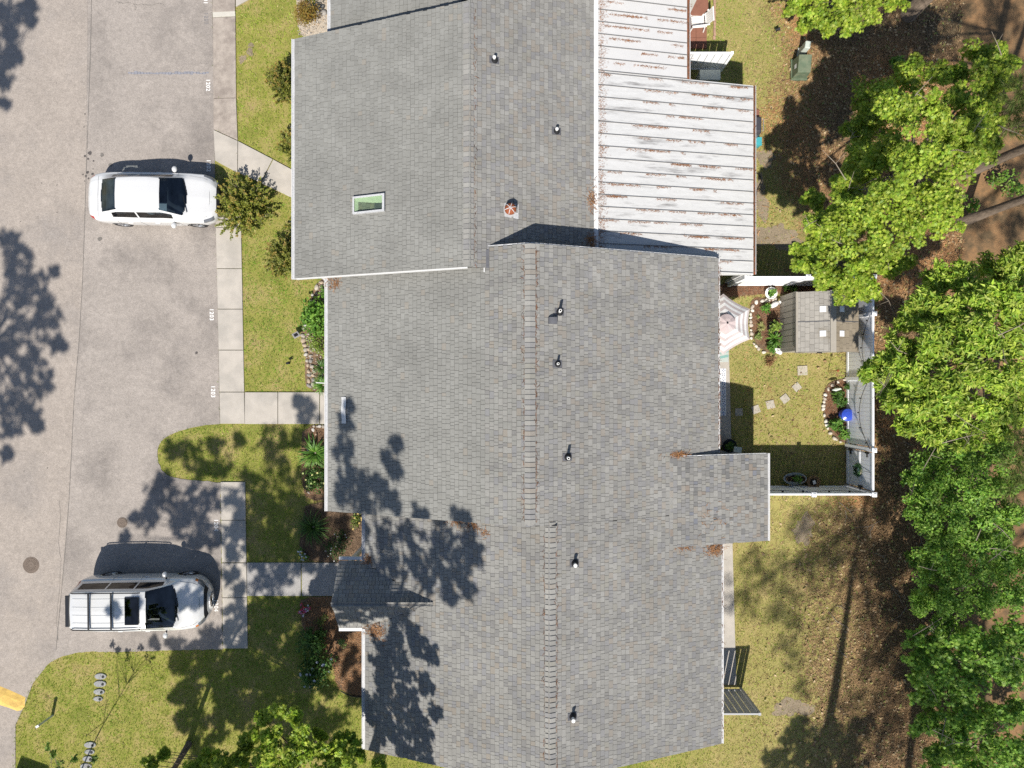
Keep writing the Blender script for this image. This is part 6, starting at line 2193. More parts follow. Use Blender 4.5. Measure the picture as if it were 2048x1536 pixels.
for sgn in (-1, 1):
    rows_ = 8
    LL = (SX1 - SX0) / 2 / rows_
    for r_ in range(rows_):
        xa = xm + sgn * LL * (rows_ - r_)
        xb = xm + sgn * LL * (rows_ - r_ - 1)
        y = SY0 + .01 - rnd.uniform(0, .1)
        while y < SY1 - .01:
            w = rnd.choice((.17, .21, .25))
            y0_, y1_ = max(y, SY0 + .01), min(y + w, SY1 - .01)
            if y1_ - y0_ > .04:
                za, zb_ = SR - ss * abs(xa - xm), SR - ss * abs(xb - xm)
                sc_ = rnd.uniform(.9, 1.12)
                col = (.31 * sc_, .29 * sc_, .26 * sc_) if sgn < 0 else (.27 * sc_, .225 * sc_, .165 * sc_)
                m = MB()
                xa2 = xa - sgn * .004
                p = [(xa2, y0_ + .004, za + .014), (xb, y0_ + .004, zb_ + .007), (xb, y1_ - .004, zb_ + .007), (xa2, y1_ - .004, za + .014), (xa2, y0_ + .004, za), (xb, y0_ + .004, zb_), (xb, y1_ - .004, zb_), (xa2, y1_ - .004, za)]
                f = [(0, 1, 2, 3), (0, 3, 7, 4), (0, 4, 5, 1), (2, 6, 7, 3)]
                if sgn > 0:
                    f = [tuple(reversed(q_)) for q_ in f]
                m.idx(p, f, col)
                m.build('shingle', 'resin_roof', rf)
            y += w
m = MB()
m.box(xm - .10, xm + .10, SY0 - .005, SY1 + .005, SR - .01, SR + .03)
m.build('ridge_cap', 'resin_wall', t, bevel=.01)
m = MB()
m.box(SX0 - .002, SX0 + .07, SY0 - .004, SY1 + .004, SE - .03, SE + .045)
m.build('eave_trim', 'resin_wall', t, bevel=.01)
m = MB()
for sgn in (-1, 1):
    xe_ = xm + sgn * 1.07
    ymid = (SY0 + SY1) / 2
    p = [(xm, ymid - .012, SR + .03), (xe_, ymid - .012, SE + .03), (xe_, ymid + .012, SE + .03), (xm, ymid + .012, SR + .03)]
    m.idx(p, [(0, 1, 2, 3)])
m.build('roof_seam', 'flashing', t)
for sgn, off_ in ((-1, .30), (1, .36)):
    for yy in (SY0 + .62, SY1 - .62):
        xc = xm + sgn * off_
        zc = SR - ss * off_ + .022
        m = MB()
        m.obox((xc, yy, zc), (.20, .20, .02), ry=sgn * math.atan(ss))
        m.build('roof_light', 'skylight_white', t, bevel=.004)

# ------------------------------------------------------------------ parasol, rugs, stepping stones
ux, uy, uz = W(1451, 647, 2.45)
t = thing('parasol', 'blush and white striped hexagonal parasol half under the eave', 'parasol', (ux, uy, 0))
m = MB()
m.tube([(ux, uy, 0), (ux, uy, 2.62)], .022, 10)
m.build('pole', 'white_trim', t)
m = MB()
m.lathe([(.26, 0), (.26, .05), (.06, .09), (.05, .25)], 20, (ux, uy, .06))
m.build('base', 'black_metal', t)
RU = 1.02
PINK, WHT = (.56, .49, .48), (.84, .83, .82)
for k in range(6):
    a0, a1 = math.pi / 2 + k * math.pi / 3, math.pi / 2 + (k + 1) * math.pi / 3
    m = MB()
    rings = [.16, .27, .38, .49, .60, .70, .80, .90, 1.0]
    for i in range(len(rings) - 1):
        ra, rb = rings[i], rings[i + 1]
        za, zb_ = 2.58 - .36 * ra ** 1.25, 2.58 - .36 * rb ** 1.25
        col = PINK if i % 2 == 1 else WHT
        S_ = 4
        for q in range(S_):
            def pt(r_, s, z_):
                x0_, y0_ = math.cos(a0) * r_ * RU, math.sin(a0) * r_ * RU
                x1_, y1_ = math.cos(a1) * r_ * RU, math.sin(a1) * r_ * RU
                dip = .05 * r_ * (1 - (2 * s - 1) ** 2)
                sc_ = 1 - .05 * r_ * (1 - (2 * s - 1) ** 2)
                return (ux + (x0_ + (x1_ - x0_) * s) * sc_, uy + (y0_ + (y1_ - y0_) * s) * sc_, z_ - dip)
            m.poly([pt(ra, q / S_, za), pt(rb, q / S_, zb_), pt(rb, (q + 1) / S_, zb_), pt(ra, (q + 1) / S_, za)], col)
    m.build('canopy_panel', 'fabric', t)
    m = MB()
    m.tube([(ux, uy, 2.52), (ux + math.cos(a0) * RU, uy + math.sin(a0) * RU, 2.20)], .010, 5)
    m.build('rib', 'white_trim', t)
m = MB()
K = 24
for i, (ra, rb, za, zb_) in enumerate([(.02, .15, 2.66, 2.63), (.15, .30, 2.63, 2.57)]):
    for q in range(K):
        b0, b1 = 6.2832 * q / K, 6.2832 * (q + 1) / K
        wv = lambda b_, r_: .02 * math.sin(6 * b_) * (r_ / .3)
        m.poly([(ux + ra * math.cos(b0), uy + ra * math.sin(b0), za + wv(b0, ra)), (ux + rb * math.cos(b0), uy + rb * math.sin(b0), zb_ + wv(b0, rb)), (ux + rb * math.cos(b1), uy + rb * math.sin(b1), zb_ + wv(b1, rb)), (ux + ra * math.cos(b1), uy + ra * math.sin(b1), za + wv(b1, ra))], (.58, .48, .47))
m.build('top_vent', 'fabric', t)
m = MB()
m.lathe([(.03, 0), (.03, .05), (.012, .07)], 10, (ux, uy, 2.64))
m.build('finial', 'black_metal', t)

# rugs
def rug(label, px0, py0, px1, py1, seed, style):
    x0, y1, _ = W(px0, py0, .07)
    x1, y0, _ = W(px1, py1, .07)
    t = thing('outdoor_rug', label, 'rug', ((x0 + x1) / 2, (y0 + y1) / 2, .065))
    rnd = random.Random(seed)
    m = MB()
    if style == 'tile':
        m.box(x0, x1, y0, y1, .061, .070, (.72, .73, .75))
    else:
        m.box(x0, x1, y0, y1, .061, .070, (.42, .46, .43))
    base_ = m.build('weave', 'rug', t)
    m = MB()
    if style == 'tile':
        c = .145
        nx_, ny_ = int((x1 - x0) / c), int((y1 - y0) / c)
        for i in range(nx_):
            for j in range(ny_):
                cx_, cy_ = x0 + (i + .5) * (x1 - x0) / nx_, y0 + (j + .5) * (y1 - y0) / ny_
                col = rnd.choice([(.04, .12, .38), (.05, .16, .45), (.10, .12, .20), (.10, .28, .55)])
                for q in range(4):
                    a = q * math.pi / 2 + math.pi / 4 * ((i + j) % 2)
                    r1_ = .058
                    m.poly([(cx_ + .018 * math.cos(a), cy_ + .018 * math.sin(a), .0735), (cx_ + r1_ * math.cos(a - .42), cy_ + r1_ * math.sin(a - .42), .0735), (cx_ + r1_ * 1.2 * math.cos(a), cy_ + r1_ * 1.2 * math.sin(a), .0735), (cx_ + r1_ * math.cos(a + .42), cy_ + r1_ * math.sin(a + .42), .0735)], col)
    else:
        y = y0
        k = 0
        while y < y1:
            if k % 2 == 0:
                m.poly([(x0, y, .0735), (x1, y + .18, .0735), (x1, min(y + .27, y1), .0735), (x0, min(y + .09, y1), .0735)], (.20, .36, .33))
            y += .09
            k += 1
    m.build('pattern', 'rug', t)
rug('blue and white patterned rug on the strip patio', 1405, 737, 1452, 831, 5, 'tile')
rug('muted green striped rug at the foot of the parasol', 1405, 694, 1457, 724, 6, 'stripe')

def stone_tile(px, py, s, rz, lb):
    x, y, _ = W(px, py, .03)
    m = MB()
    h = s / 2
    pts = []
    for k in range(4):
        a = math.pi / 4 + k * math.pi / 2 + math.radians(rz)
        pts.append((x + h * 1.414 * math.cos(a) * RND.uniform(.95, 1.04), y + h * 1.414 * math.sin(a) * RND.uniform(.95, 1.04)))
    m.prism(pts, 0, .035)
    o = m.build('stepping_stone', 'steppingstone', origin=(x, y, 0), bevel=.008)
    tag(o, lb, 'stepping stone', 'stepping stones across the back lawn')
stone_tile(1605, 741, .36, 2, 'largest square stepping stone nearest the shed')
stone_tile(1594, 774, .28, 40, 'diamond turned stepping stone second from the shed')
stone_tile(1570, 797, .29, 38, 'diamond turned stepping stone third from the shed')
stone_tile(1541, 809, .30, 12, 'stepping stone fourth from the shed')
stone_tile(1512, 819, .28, 20, 'last sunlit stepping stone before the house shade')
stone_tile(1478, 824, .28, 2, 'stepping stone lying in the house shade')

# pots
def pot(name, label, px, py, r_, h, mt, plant=None, seed=0, inner='dark_soil', sx=1.0, sy=1.0, prof=None, n=20):
    x, y, _ = W(px, py)
    t = thing(name, label, 'planter', (x, y, 0))
    m = MB()
    m.lathe(prof or [(r_ * .72, 0), (r_ * .95, h * .85), (r_ * 1.05, h * .9), (r_ * 1.05, h), (r_ * .92, h), (r_ * .90, h * .86)], n, (x, y, .03), sx, sy)
    m.build('pot', mt, t, smooth=False)
    m = MB()
    m.lathe([(r_ * .90, h * .84), (r_ * .3, h * .88)], n, (x, y, .03), sx, sy)
    m.build('soil', inner, t)
    if plant:
        cols, cnt, size, pr, ph, shape = plant
        rng = np.random.default_rng(seed)
        cl = [((x + rng.uniform(-.4, .4) * pr, y + rng.uniform(-.4, .4) * pr, h + ph * rng.uniform(.3, .8)), (pr * .55, pr * .55, ph * .4), cnt // 5) for _ in range(5)]
        foliage('foliage', t, cl, shape, size, cols, seed, up=.6)
    return t
pot('round_planter', 'round white planter with a small green plant by the upper fence', 1537, 588, .21, .26, 'plastic_white', (LUSH, 90, .10, .15, .2, 'oval'), 701)
pot('dark_planter', 'black pot of leafy plant standing before the iron chair', 1541, 655, .20, .40, 'black_rubber', ([(.24, .36, .05), (.32, .42, .08), (.16, .28, .04)], 150, .11, .24, .3, 'oval'), 702)
pot('blue_planter', 'glossy cobalt blue lidded jar in the fence bed', 1684, 829, .21, .40, 'blue_glaze', None, 703, 'blue_glaze', prof=[(.14, 0), (.20, .10), (.225, .24), (.20, .36), (.225, .37), (.22, .42), (.12, .46), (.03, .47)])
x, y, _ = W(1684, 829)
pot('tub_planter', 'oval galvanised tub of pots in the shade of the lower fence', 1583, 955, .40, .30, 'galvanised', None, 704, sx=1.0, sy=.52, n=28)
xt, yt, _ = W(1583, 955)
for dx, rr, pl, lb in ((-.24, .10, False, 'small empty clay pot at the left end of the oval tub'), (.03, .12, True, 'leafy plant in the middle of the oval tub'), (.25, .10, False, 'small empty clay pot at the right end of the oval tub')):
    t = thing('clay_pot', lb, 'pot', (xt + dx, yt, .26))
    m = MB()
    m.lathe([(rr * .7, 0), (rr, .12), (rr, .14), (rr * .85, .14), (rr * .8, .08)], 16, (xt + dx, yt, .27))
    m.build('pot', 'wicker', t)
    m = MB()
    m.lathe([(rr * .8, .10), (.02, .11)], 16, (xt + dx, yt, .27))
    m.build('soil', 'dark_soil', t)
    if pl:
        foliage('foliage', t, [((xt + dx, yt, .50), (.15, .14, .12), 90)], 'oval', .08, LUSH, 705, up=.6)
pot('wooden_planter', 'octagonal wooden tub beside the oval tub', 1620, 962, .24, .30, 'wicker', None, 706, n=8)
x, y, _ = W(1620, 962)
m = MB()
m.obox((x + .02, y, .325), (.10, .13, .02), .3)
tag(m.build('plant_tag', 'skylight_white'), 'pale card lying in the octagonal tub', 'tag')
pot('wire_planter', 'round pot of dark foliage at the patio corner', 1454, 890, .24, .32, 'black_metal', (MID, 90, .11, .24, .2, 'oval'), 707)
x, y, _ = W(1474, 899, .5)
t = thing('storage_box', 'small grey green box on the ledge by the rear extension', 'box', (x, y, .3))
m = MB()
m.obox((x, y, .45), (.26, .18, .26), -.15)
m.build('box', 'pedestal', t, bevel=.02)
m = MB()
m.obox((x, y, .59), (.28, .20, .03), -.15)
m.build('lid', 'pedestal', t, bevel=.01)
m = MB()
p0, p1 = W(1443, 908, .3), W(1500, 909, .3)
m.obox(((p0[0] + p1[0]) / 2, p0[1] - .05, .16), (p1[0] - p0[0] + .5, .20, .32), -.12)
tag(m.build('garden_ledge', 'concrete', bevel=.01), 'low pale ledge running out from the rear extension', 'ledge')

# bed plants of the back garden
bush('leafy_bush', 'leafy green plant in the shed bed near the pale statue', 1530, 616, 12, .45, LUSH, 711, shape='lance', size=.14, n=120, m=5)
strap_plant('pale yellow spiky plant in the shed bed', 1519, 654, 13, .35, [(.40, .42, .14), (.34, .36, .10), (.45, .44, .20)], 712, 70, width=.014)
bush('leafy_bush', 'variegated cream green plant at the parasol side of the shed bed', 1517, 674, 11, .35, [(.36, .42, .16), (.22, .33, .07)], 713, size=.08, n=110, m=4)
strap_plant('broad arching green plant in front of the shed wall', 1545, 678, 24, .5, LUSH, 714, 46, width=.03)
bush('leafy_bush', 'low green plant at the lower end of the shed bed', 1537, 697, 14, .4, LUSH, 715, shape='lance', size=.15, n=110, m=5)
bush('leafy_bush', 'tiny pale green plant on the mulch beside the parasol', 1513, 632, 5, .2, [(.30, .40, .10), (.38, .45, .15)], 716, size=.07, n=24, m=3)
bush('leafy_bush', 'small green plant at the foot of the upper fence', 1578, 574, 16, .35, LUSH, 717, size=.08, n=130, m=5)
bush('leafy_bush', 'upper leafy clump in the fence bed with pointed leaves', 1672, 796, 20, .55, MID + [(.16, .30, .05)], 718, shape='lance', size=.15, n=230, m=8)
bush('leafy_bush', 'small clump at the top of the fence bed', 1690, 770, 11, .4, MID, 719, shape='lance', size=.11, n=100, m=4)
bush('leafy_bush', 'middle leafy clump in the fence bed below the blue jar', 1668, 848, 18, .5, LUSH, 720, shape='lance', size=.15, n=190, m=7)
bush('leafy_bush', 'rounded bright clump at the lower end of the fence bed', 1684, 868, 15, .5, LUSH + [(.24, .36, .06)], 721, size=.08, n=260, m=6)
bush('dry_bush', 'reddish brown dry plant on the lawn below the shed bed', 1540, 722, 13, .25, [(.28, .14, .07), (.20, .10, .05), (.33, .20, .10)], 722, shape='lance', size=.07, n=240, m=6)
# statues
def statue(label, px, py, rz):
    x, y, _ = W(px, py, .1)
    t = thing('garden_statue', label, 'statue', (x, y, .03), group=None)
    c, s = math.cos(rz), math.sin(rz)
    m = MB()
    m.blob((x, y, .13), (.15, .10, .10), 4, 12, 8, .05, rz=rz)
    m.blob((x - .12 * c, y - .12 * s, .12), (.06, .085, .09), 5, 10, 7, .04, rz=rz)
    m.blob((x + .14 * c, y + .14 * s, .25), (.075, .06, .065), 6, 10, 7, .04, rz=rz)
    m.build('body', 'statue', t, smooth=True)
    for k in (-1, 1):
        m = MB()
        m.tube([(x + .11 * c - .02 * k * s, y + .11 * s + .02 * k * c, .29), (x + .06 * c - .04 * k * s, y + .06 * s + .04 * k * c, .38), (x + .03 * c - .05 * k * s, y + .03 * s + .05 * k * c, .42)], [.018, .026, .010], 6)
        m.build('ear', 'statue', t, smooth=True)
statue('white garden statue at the top of the shed bed', 1549, 609, .5)
statue('white garden statue at the lower corner of the shed', 1555, 702, 2.6)
x, y, _ = W(1668, 779, .25)
t = thing('garden_ornament', 'pale flat bird ornament on a stake in the fence bed', 'ornament', (x, y, 0))
m = MB()
m.tube([(x, y, 0), (x, y, .5)], .008, 5)
m.build('stake', 'black_metal', t)
m = MB()
m.idx([(x - .2, y - .02, .5), (x - .05, y - .06, .52), (x + .17, y + .01, .5), (x + .10, y + .05, .54), (x - .06, y + .05, .53), (x - .05, y, .56)], [(0, 1, 5), (1, 2, 5), (2, 3, 5), (3, 4, 5), (4, 0, 5)])
m.build('bird', 'pedestal', t)
x, y, _ = W(1656, 742)
t = thing('lawn_stake', 'thin dark stake with a knob standing on the lawn by the fence bed', 'stake', (x, y, 0))
m = MB()
m.tube([(x, y, 0), (x + .01, y, .75)], .010, 6)
m.build('rod', 'rust', t)
m = MB()
m.blob((x + .01, y, .78), (.05, .05, .05), 2, 10, 6, .05)
m.build('knob', 'rust', t, smooth=True)

# iron chair with arched back, facing left, before the shed
x, y, _ = W(1562, 646, .45)
t = thing('iron_chair', 'black iron garden chair with arched back against the shed', 'chair', (x, y, 0))
for dx in (-.18, .16):
    for dy in (-.17, .17):
        m = MB()
        m.tube([(x + dx * 1.15, y + dy * 1.1, 0), (x + dx, y + dy, .42)], .011, 6)
        m.build('leg', 'black_metal', t)
m = MB()
for k in range(7):
    yy = y - .17 + k * .0567
    m.tube([(x - .2, yy, .43), (x + .18, yy, .43)], .007, 4)
m.tube([(x - .2, y - .18, .43), (x + .18, y - .18, .43), (x + .18, y + .18, .43), (x - .2, y + .18, .43), (x - .2, y - .18, .43)], .012, 5)
m.build('seat', 'black_metal', t)
m = MB()
arc = [(x + .18, y - .21, .43), (x + .24, y - .22, .70)] + [(x + .26 + .06 * math.sin(q * math.pi / 8), y - .22 * math.cos(q * math.pi / 8), .78 + .20 * math.sin(q * math.pi / 8)) for q in range(9)] + [(x + .24, y + .22, .70), (x + .18, y + .21, .43)]
m.tube(arc, .024, 6)
for k in range(-2, 3):
    yy = y + k * .07
    m.tube([(x + .18, yy, .43), (x + .26, yy, .72), (x + .30, yy, .96 - .02 * k * k)], .013, 4)
m.tube([(x + .24, y - .2, .68), (x + .24, y + .2, .68)], .008, 4)
m.tube([(x + .28, y - .18, .85), (x + .28, y + .18, .85)], .013, 4)
m.build('backrest', 'black_metal', t)

# ------------------------------------------------------------------ things behind the upper house
# white privacy screen, heat pump
def screen(label, x0, x1, y, h, mt, n, horizontal=True, gap=.02, name='privacy_screen'):
    t = thing(name, label, 'screen', ((x0 + x1) / 2, y, 0))
    for xx in (x0, x1):
        m = MB()
        m.box(xx - .045, xx + .045, y - .045, y + .045, 0, h + .03)
        m.build('post', mt, t)
    w = (x1 - x0 - .1) / n
    for k in range(n):
        m = MB()
        a = x0 + .05 + k * w
        m.box(a + gap / 2, a + w - gap / 2, y - .012, y + .012, .08, h - .06)
        m.build('board', mt, t)
    for z in (.10, h - .05):
        m = MB()
        m.box(x0 + .046, x1 - .046, y - .028, y + .028, z, z + .07)
        m.build('rail', mt, t)
    return t
ysc = W(0, 141)[1]
screen('white board screen beside the heat pump at the top', 5.75, W(1441, 0)[0], ysc, 1.38, 'vinyl', 7)
ysc2 = W(0, 1377)[1]
screen('weathered grey board screen beside the lower rear slab', 6.95, W(1481, 0)[0], ysc2, 2.0, 'vinyl_grey', 6, gap=.030)
x, y, _ = W(1420, 150, .72)
t = thing('heat_pump', 'grey heat pump behind the white board screen', 'heat pump', (x, y, 0))
m = MB()
m.obox((x, y, .36), (.72, .34, .70))
m.build('cabinet', 'pedestal', t, bevel=.02)
m = MB()
m.obox((x, y, .725), (.74, .36, .03))
m.build('top_cover', 'pedestal', t, bevel=.01)
m = MB()
m.lathe([(.14, 0), (.14, .012), (.12, .012), (.10, .004)], 20, (x, y - .172, .4))
m.build('grille', 'black_metal', t)
# plastic chair
x, y, _ = W(1397, 42, .4)
t = thing('plastic_chair', 'white slatted plastic patio chair beside the porch edge', 'chair', (x, y, 0), rotz=.06)
for dx, dy in ((-.24, -.24), (-.24, .24), (.22, -.22), (.22, .22)):
    m = MB()
    m.tube([(dx * 1.15, dy * 1.12, 0), (dx, dy, .40)], [.022, .026], 6)
    m.build('leg', 'plastic_white', t, local=True)
for k in range(6):
    m = MB()
    m.obox((-.03, -.21 + k * .084, .41), (.46, .066, .022))
    m.build('seat_slat', 'plastic_white', t, local=True)
for k in range(6):
    m = MB()
    m.obox((.32, -.20 + k * .08, .66), (.024, .058, .44), ry=.32)
    m.build('back_slat', 'plastic_white', t, local=True)
m = MB()
m.obox((.40, 0, .88), (.045, .50, .05))
m.obox((.25, 0, .45), (.045, .50, .05))
m.build('back_frame', 'plastic_white', t, local=True, bevel=.012)
for sgn in (-1, 1):
    m = MB()
    m.tube([(-.26, sgn * .26, .40), (-.27, sgn * .28, .60), (-.05, sgn * .285, .63), (.33, sgn * .26, .64)], .024, 6)
    m.build('armrest', 'plastic_white', t, local=True)
# table top with cloth at the upper edge
x, y, _ = W(1394, 8, .72)
t = thing('patio_table', 'reddish brown octagonal patio table at the top edge', 'table', (x, y, 0))
m = MB()
m.lathe([(.42, 0), (.44, .015), (.44, .03), (.42, .04), (.05, .042)], 8, (x, y, .68), rz=.39)
m.build('tabletop', 'pavers', t)
for k in range(4):
    a = k * math.pi / 2 + .78
    m = MB()
    m.tube([(x + .34 * math.cos(a), y + .34 * math.sin(a), 0), (x + .26 * math.cos(a), y + .26 * math.sin(a), .68)], .018, 6)
    m.build('leg', 'black_metal', t)
# grill
x, y, _ = W(1509, 250, .95)
t = thing('covered_grill', 'dark lidded grill half under the porch roof edge', 'grill', (x, y, 0))
m = MB()
m.obox((x, y, .45), (.50, .60, .75))
m.build('cart', 'grill', t, bevel=.03)
m = MB()
m.obox((x, y, .92), (.52, .64, .24), taper=.86)
m.build('lid', 'grill', t, bevel=.06)
m = MB()
m.tube([(x + .27, y - .22, .95), (x + .31, y - .2, .96), (x + .31, y + .2, .96), (x + .27, y + .22, .95)], .014, 6)
m.build('handle', 'galvanised', t)
m = MB()
m.obox((x - .02, y + .46, .84), (.46, .24, .04))
m.build('side_shelf', 'pavers', t, bevel=.01)
x2, y2, _ = W(1518, 281, .5)
t = thing('plastic_tub', 'small turquoise plastic tub below the grill', 'tub', (x2, y2, 0))
m = MB()
m.obox((x2, y2, .2), (.22, .26, .4), taper=1.1)
m.build('tub', 'teal', t, bevel=.02)
m = MB()
m.obox((x2, y2, .41), (.26, .30, .025))
m.build('rim', 'teal', t)
# hose on the ground
m = MB()
pts = [W(x_, y_, .03) for x_, y_ in [(1512, 345), (1520, 352), (1523, 362), (1518, 372), (1514, 380), (1512, 392)]]
m.tube(pts, .014, 5)
tag(m.build('garden_hose', 'black_rubber'), 'thin dark hose curling beside the porch edge', 'hose')
# transformer box and pedestal
x, y, _ = W(1604, 132, .35)
t = thing('transformer_box', 'green metal utility box on a pad beside the straw', 'utility box', (x, y, 0))
m = MB()
m.box(x - .30, x + .30, y - .40, y + .36, 0, .10)
m.build('pad', 'transformer', t, bevel=.01)
m = MB()
m.idx([(x - .26, y - .34, .1), (x + .26, y - .34, .1), (x + .26, y + .30, .1), (x - .26, y + .30, .1), (x - .22, y - .30, .52), (x + .24, y - .30, .52), (x + .24, y + .28, .66), (x - .22, y + .28, .66)],
      [(4, 5, 6, 7), (0, 1, 5, 4), (1, 2, 6, 5), (2, 3, 7, 6), (3, 0, 4, 7)])
m.build('cabinet', 'transformer', t, bevel=.015)
m = MB()
m.idx([(x - .253, y - .10, .30), (x - .253, y + .05, .30), (x - .240, y + .05, .46), (x - .240, y - .10, .46)], [(0, 3, 2, 1)])
m.build('warning_label', 'skylight_white', t)
x, y, _ = W(1609, 97, .4)
t = thing('utility_pedestal', 'pale utility pedestal standing just above the green box', 'utility box', (x, y, 0))
m = MB()
m.obox((x, y, .36), (.20, .26, .72), -.15)
m.build('cover', 'pedestal', t, bevel=.03)
m = MB()
m.obox((x, y, .05), (.24, .30, .10), -.15)
m.build('base', 'pedestal', t)
# small step against the lower rear slab in the screen's shade
x, y, _ = W(1462, 1345, .25)

# ------------------------------------------------------------------ pine straw piles on the roofs
def straw(label, px, py, zf, rx, ry, n, seed, name='pine_straw_pile', dark=False, L=.13):
    rng = np.random.default_rng(seed)
    p = rng.normal(size=(n, 2)) * .42
    x0, y0, _ = W(px, py, zf(0))
    x = x0 + p[:, 0] * rx * .8
    y = y0 + p[:, 1] * ry * .8
    z = np.array([zf(q) for q in x]) + .02 + .05 * rng.random(n) * np.exp(-(p ** 2).sum(1) * 3)
    P = np.stack([x, y, z], 1)
    T_ = rng.normal(size=(n, 3)) * np.array([1, 1, .25])
    N_ = rng.normal(size=(n, 3)) * .3 + np.array([0, 0, 1])
    cols = [(.30, .14, .055), (.23, .105, .045), (.36, .19, .08), (.17, .085, .045)]
    LEAF['straw'] = [(-.05, 0, 0), (.05, 0, 0), (.04, 1, 0), (-.04, 1, 0)]
    V, F_, k, col = place_leaves(P, N_, 'straw', L * .8 * (1 + rng.uniform(-.3, .3, n)), mixcol(cols, n, rng), rng=rng, flat=T_)
    o = obj_mesh(name, mesh_np(name, V - np.array((x0, y0, 0)), F_, k, col), 'needle')
    o.location = (x0, y0, 0)
    tag(o, label, 'pine straw', kind='stuff')
    return o
class _Z:
    pass
def fixed(zfun, px, py, zguess):
    """plane height function usable with W by fixing the guess"""
    def f(x):
        return zguess if x == 0 else zfun(x)
    return f
straw('rust brown pine straw tuft at the gutter between upper and middle house', 668, 567, fixed(zB_l, 0, 0, 3.1), .35, .35, 130, 801)
straw('orange pine straw clump left in the valley above the lower roof', 912, 1043, fixed(zC_l, 0, 0, 4.2), .45, .16, 110, 802)
straw('small brown pine straw clump in the shade of the roof valley', 948, 1052, fixed(zC_l, 0, 0, 4.4), .32, .2, 70, 803)
straw('tiny pine straw clump right end of the roof valley', 970, 1064, fixed(zC_l, 0, 0, 4.4), .2, .2, 40, 804)
straw('dark pine straw heap in the lower corner of the entry gable', 752, 1262, fixed(zC_l, 0, 0, 3.2), .55, .45, 320, 805)
straw('brown pine straw tuft at the upper corner of the entry gable', 736, 1120, fixed(zC_l, 0, 0, 3.1), .25, .25, 90, 806)
straw('orange pine straw fan at the eave below the rear extension', 1428, 1098, fixed(zB_r, 0, 0, 3.2), .55, .35, 260, 807)
straw('thin pine straw line on the roof below the rear extension', 1368, 1094, fixed(zB_r, 0, 0, 3.5), .6, .08, 60, 808)
straw('orange pine straw pile in the notch above the rear extension', 1356, 909, fixed(zB_r, 0, 0, 3.6), .5, .14, 230, 809)
straw('yellow brown pine straw tuft hanging over the porch flashing', 1184, 398, fixed(zA_r, 0, 0, 3.85), .28, .7, 170, 810)
straw('pine straw drift in the shade against the porch flashing', 1182, 482, fixed(zA_r, 0, 0, 3.85), .3, .35, 160, 811)
straw('loose pine straw on the rear extension roof', 1430, 1045, fixed(zE, 0, 0, 3.5), .9, .8, 46, 812)
# litter caught along the porch seams and its left edge
rng = np.random.default_rng(821)
PP = []
y = 3.66
while y < 12.4:
    xmax = 7.9 if y < 9.8 else 5.6
    for _ in range(rng.integers(4, 9)):
        c = rng.uniform(2.8, xmax - .3)
        L = rng.uniform(.15, .75)
        k = int(L * 130)
        xx = c + rng.uniform(0, L, k)
        PP.append(np.stack([xx, y - .02 - np.abs(rng.normal(size=k)) * .025, np.zeros(k)], 1))
    k = rng.integers(40, 130)
    PP.append(np.stack([2.74 + np.abs(rng.normal(size=k)) * .12, y + rng.uniform(0, .38, k), np.zeros(k)], 1))
    y += PAN
P = np.concatenate(PP)
P = P[(P[:, 0] < np.where(P[:, 1] < 9.85, 7.93, 5.64)) & (P[:, 1] > 3.68)]
P[:, 2] = 3.70 - .215 * (P[:, 0] - 2.62) + .012
n = len(P)
V, F_, k, col = place_leaves(P, rng.normal(size=(n, 3)) * .2 + np.array([0, 0, 1]), 'straw', .05 * (1 + rng.uniform(-.4, .4, n)), mixcol([(.34, .14, .05), (.25, .105, .04), (.18, .085, .04)], n, rng), rng=rng, flat=rng.normal(size=(n, 3)) * np.array([1, .5, .1]))
o = obj_mesh('pine_straw_litter', mesh_np('pine_straw_litter', V, F_, k, col), 'needle')
tag(o, 'rusty pine straw scattered along the seams of the porch roof', 'pine straw', kind='stuff')
# straw along the ridge caps and in the rear gutters
PP = []
for (x, z, y0, y1, cnt) in ((.52 + .175, 5.57 - .06, -4.0, 4.0, 330), (.52 - .175, 5.57 - .06, -4.0, 4.0, 200), (1.12 + .175, 5.33 - .06, -11.6, -4.2, 220), (1.12 - .175, 5.33 - .06, -11.6, -4.2, 150), (-1.27 + .18, 5.29 - .06, 3.5, 11, 140)):
    PP.append(np.stack([x + rng.normal(size=cnt) * .012, rng.uniform(y0, y1, cnt), np.full(cnt, z + .012)], 1))
for (x, z, y0, y1, cnt) in ((6.67, zB_r(6.63) - .02, -2.2, 4.0, 420), (6.80, zB_r(6.75) - .02, -11.5, -5.2, 120), (8.01, zp(7.97) - .04, 3.7, 9.8, 1100), (5.71, zp(5.67) - .04, 9.9, 12.4, 420)):
    PP.append(np.stack([x + rng.normal(size=cnt) * .022, rng.uniform(y0, y1, cnt), np.full(cnt, z)], 1))
P = np.concatenate(PP)
n = len(P)
V, F_, k, col = place_leaves(P, rng.normal(size=(n, 3)) * .2 + np.array([0, 0, 1]), 'straw', .10 * (1 + rng.uniform(-.4, .4, n)), mixcol([(.19, .095, .055), (.14, .075, .045), (.10, .06, .04)], n, rng), rng=rng, flat=rng.normal(size=(n, 3)) * np.array([.25, 1, .05]))
o = obj_mesh('pine_straw_litter', mesh_np('pine_straw_litter', V, F_, k, col), 'needle')
tag(o, 'brown pine straw caught along the ridges and in the gutters', 'pine straw', kind='stuff')

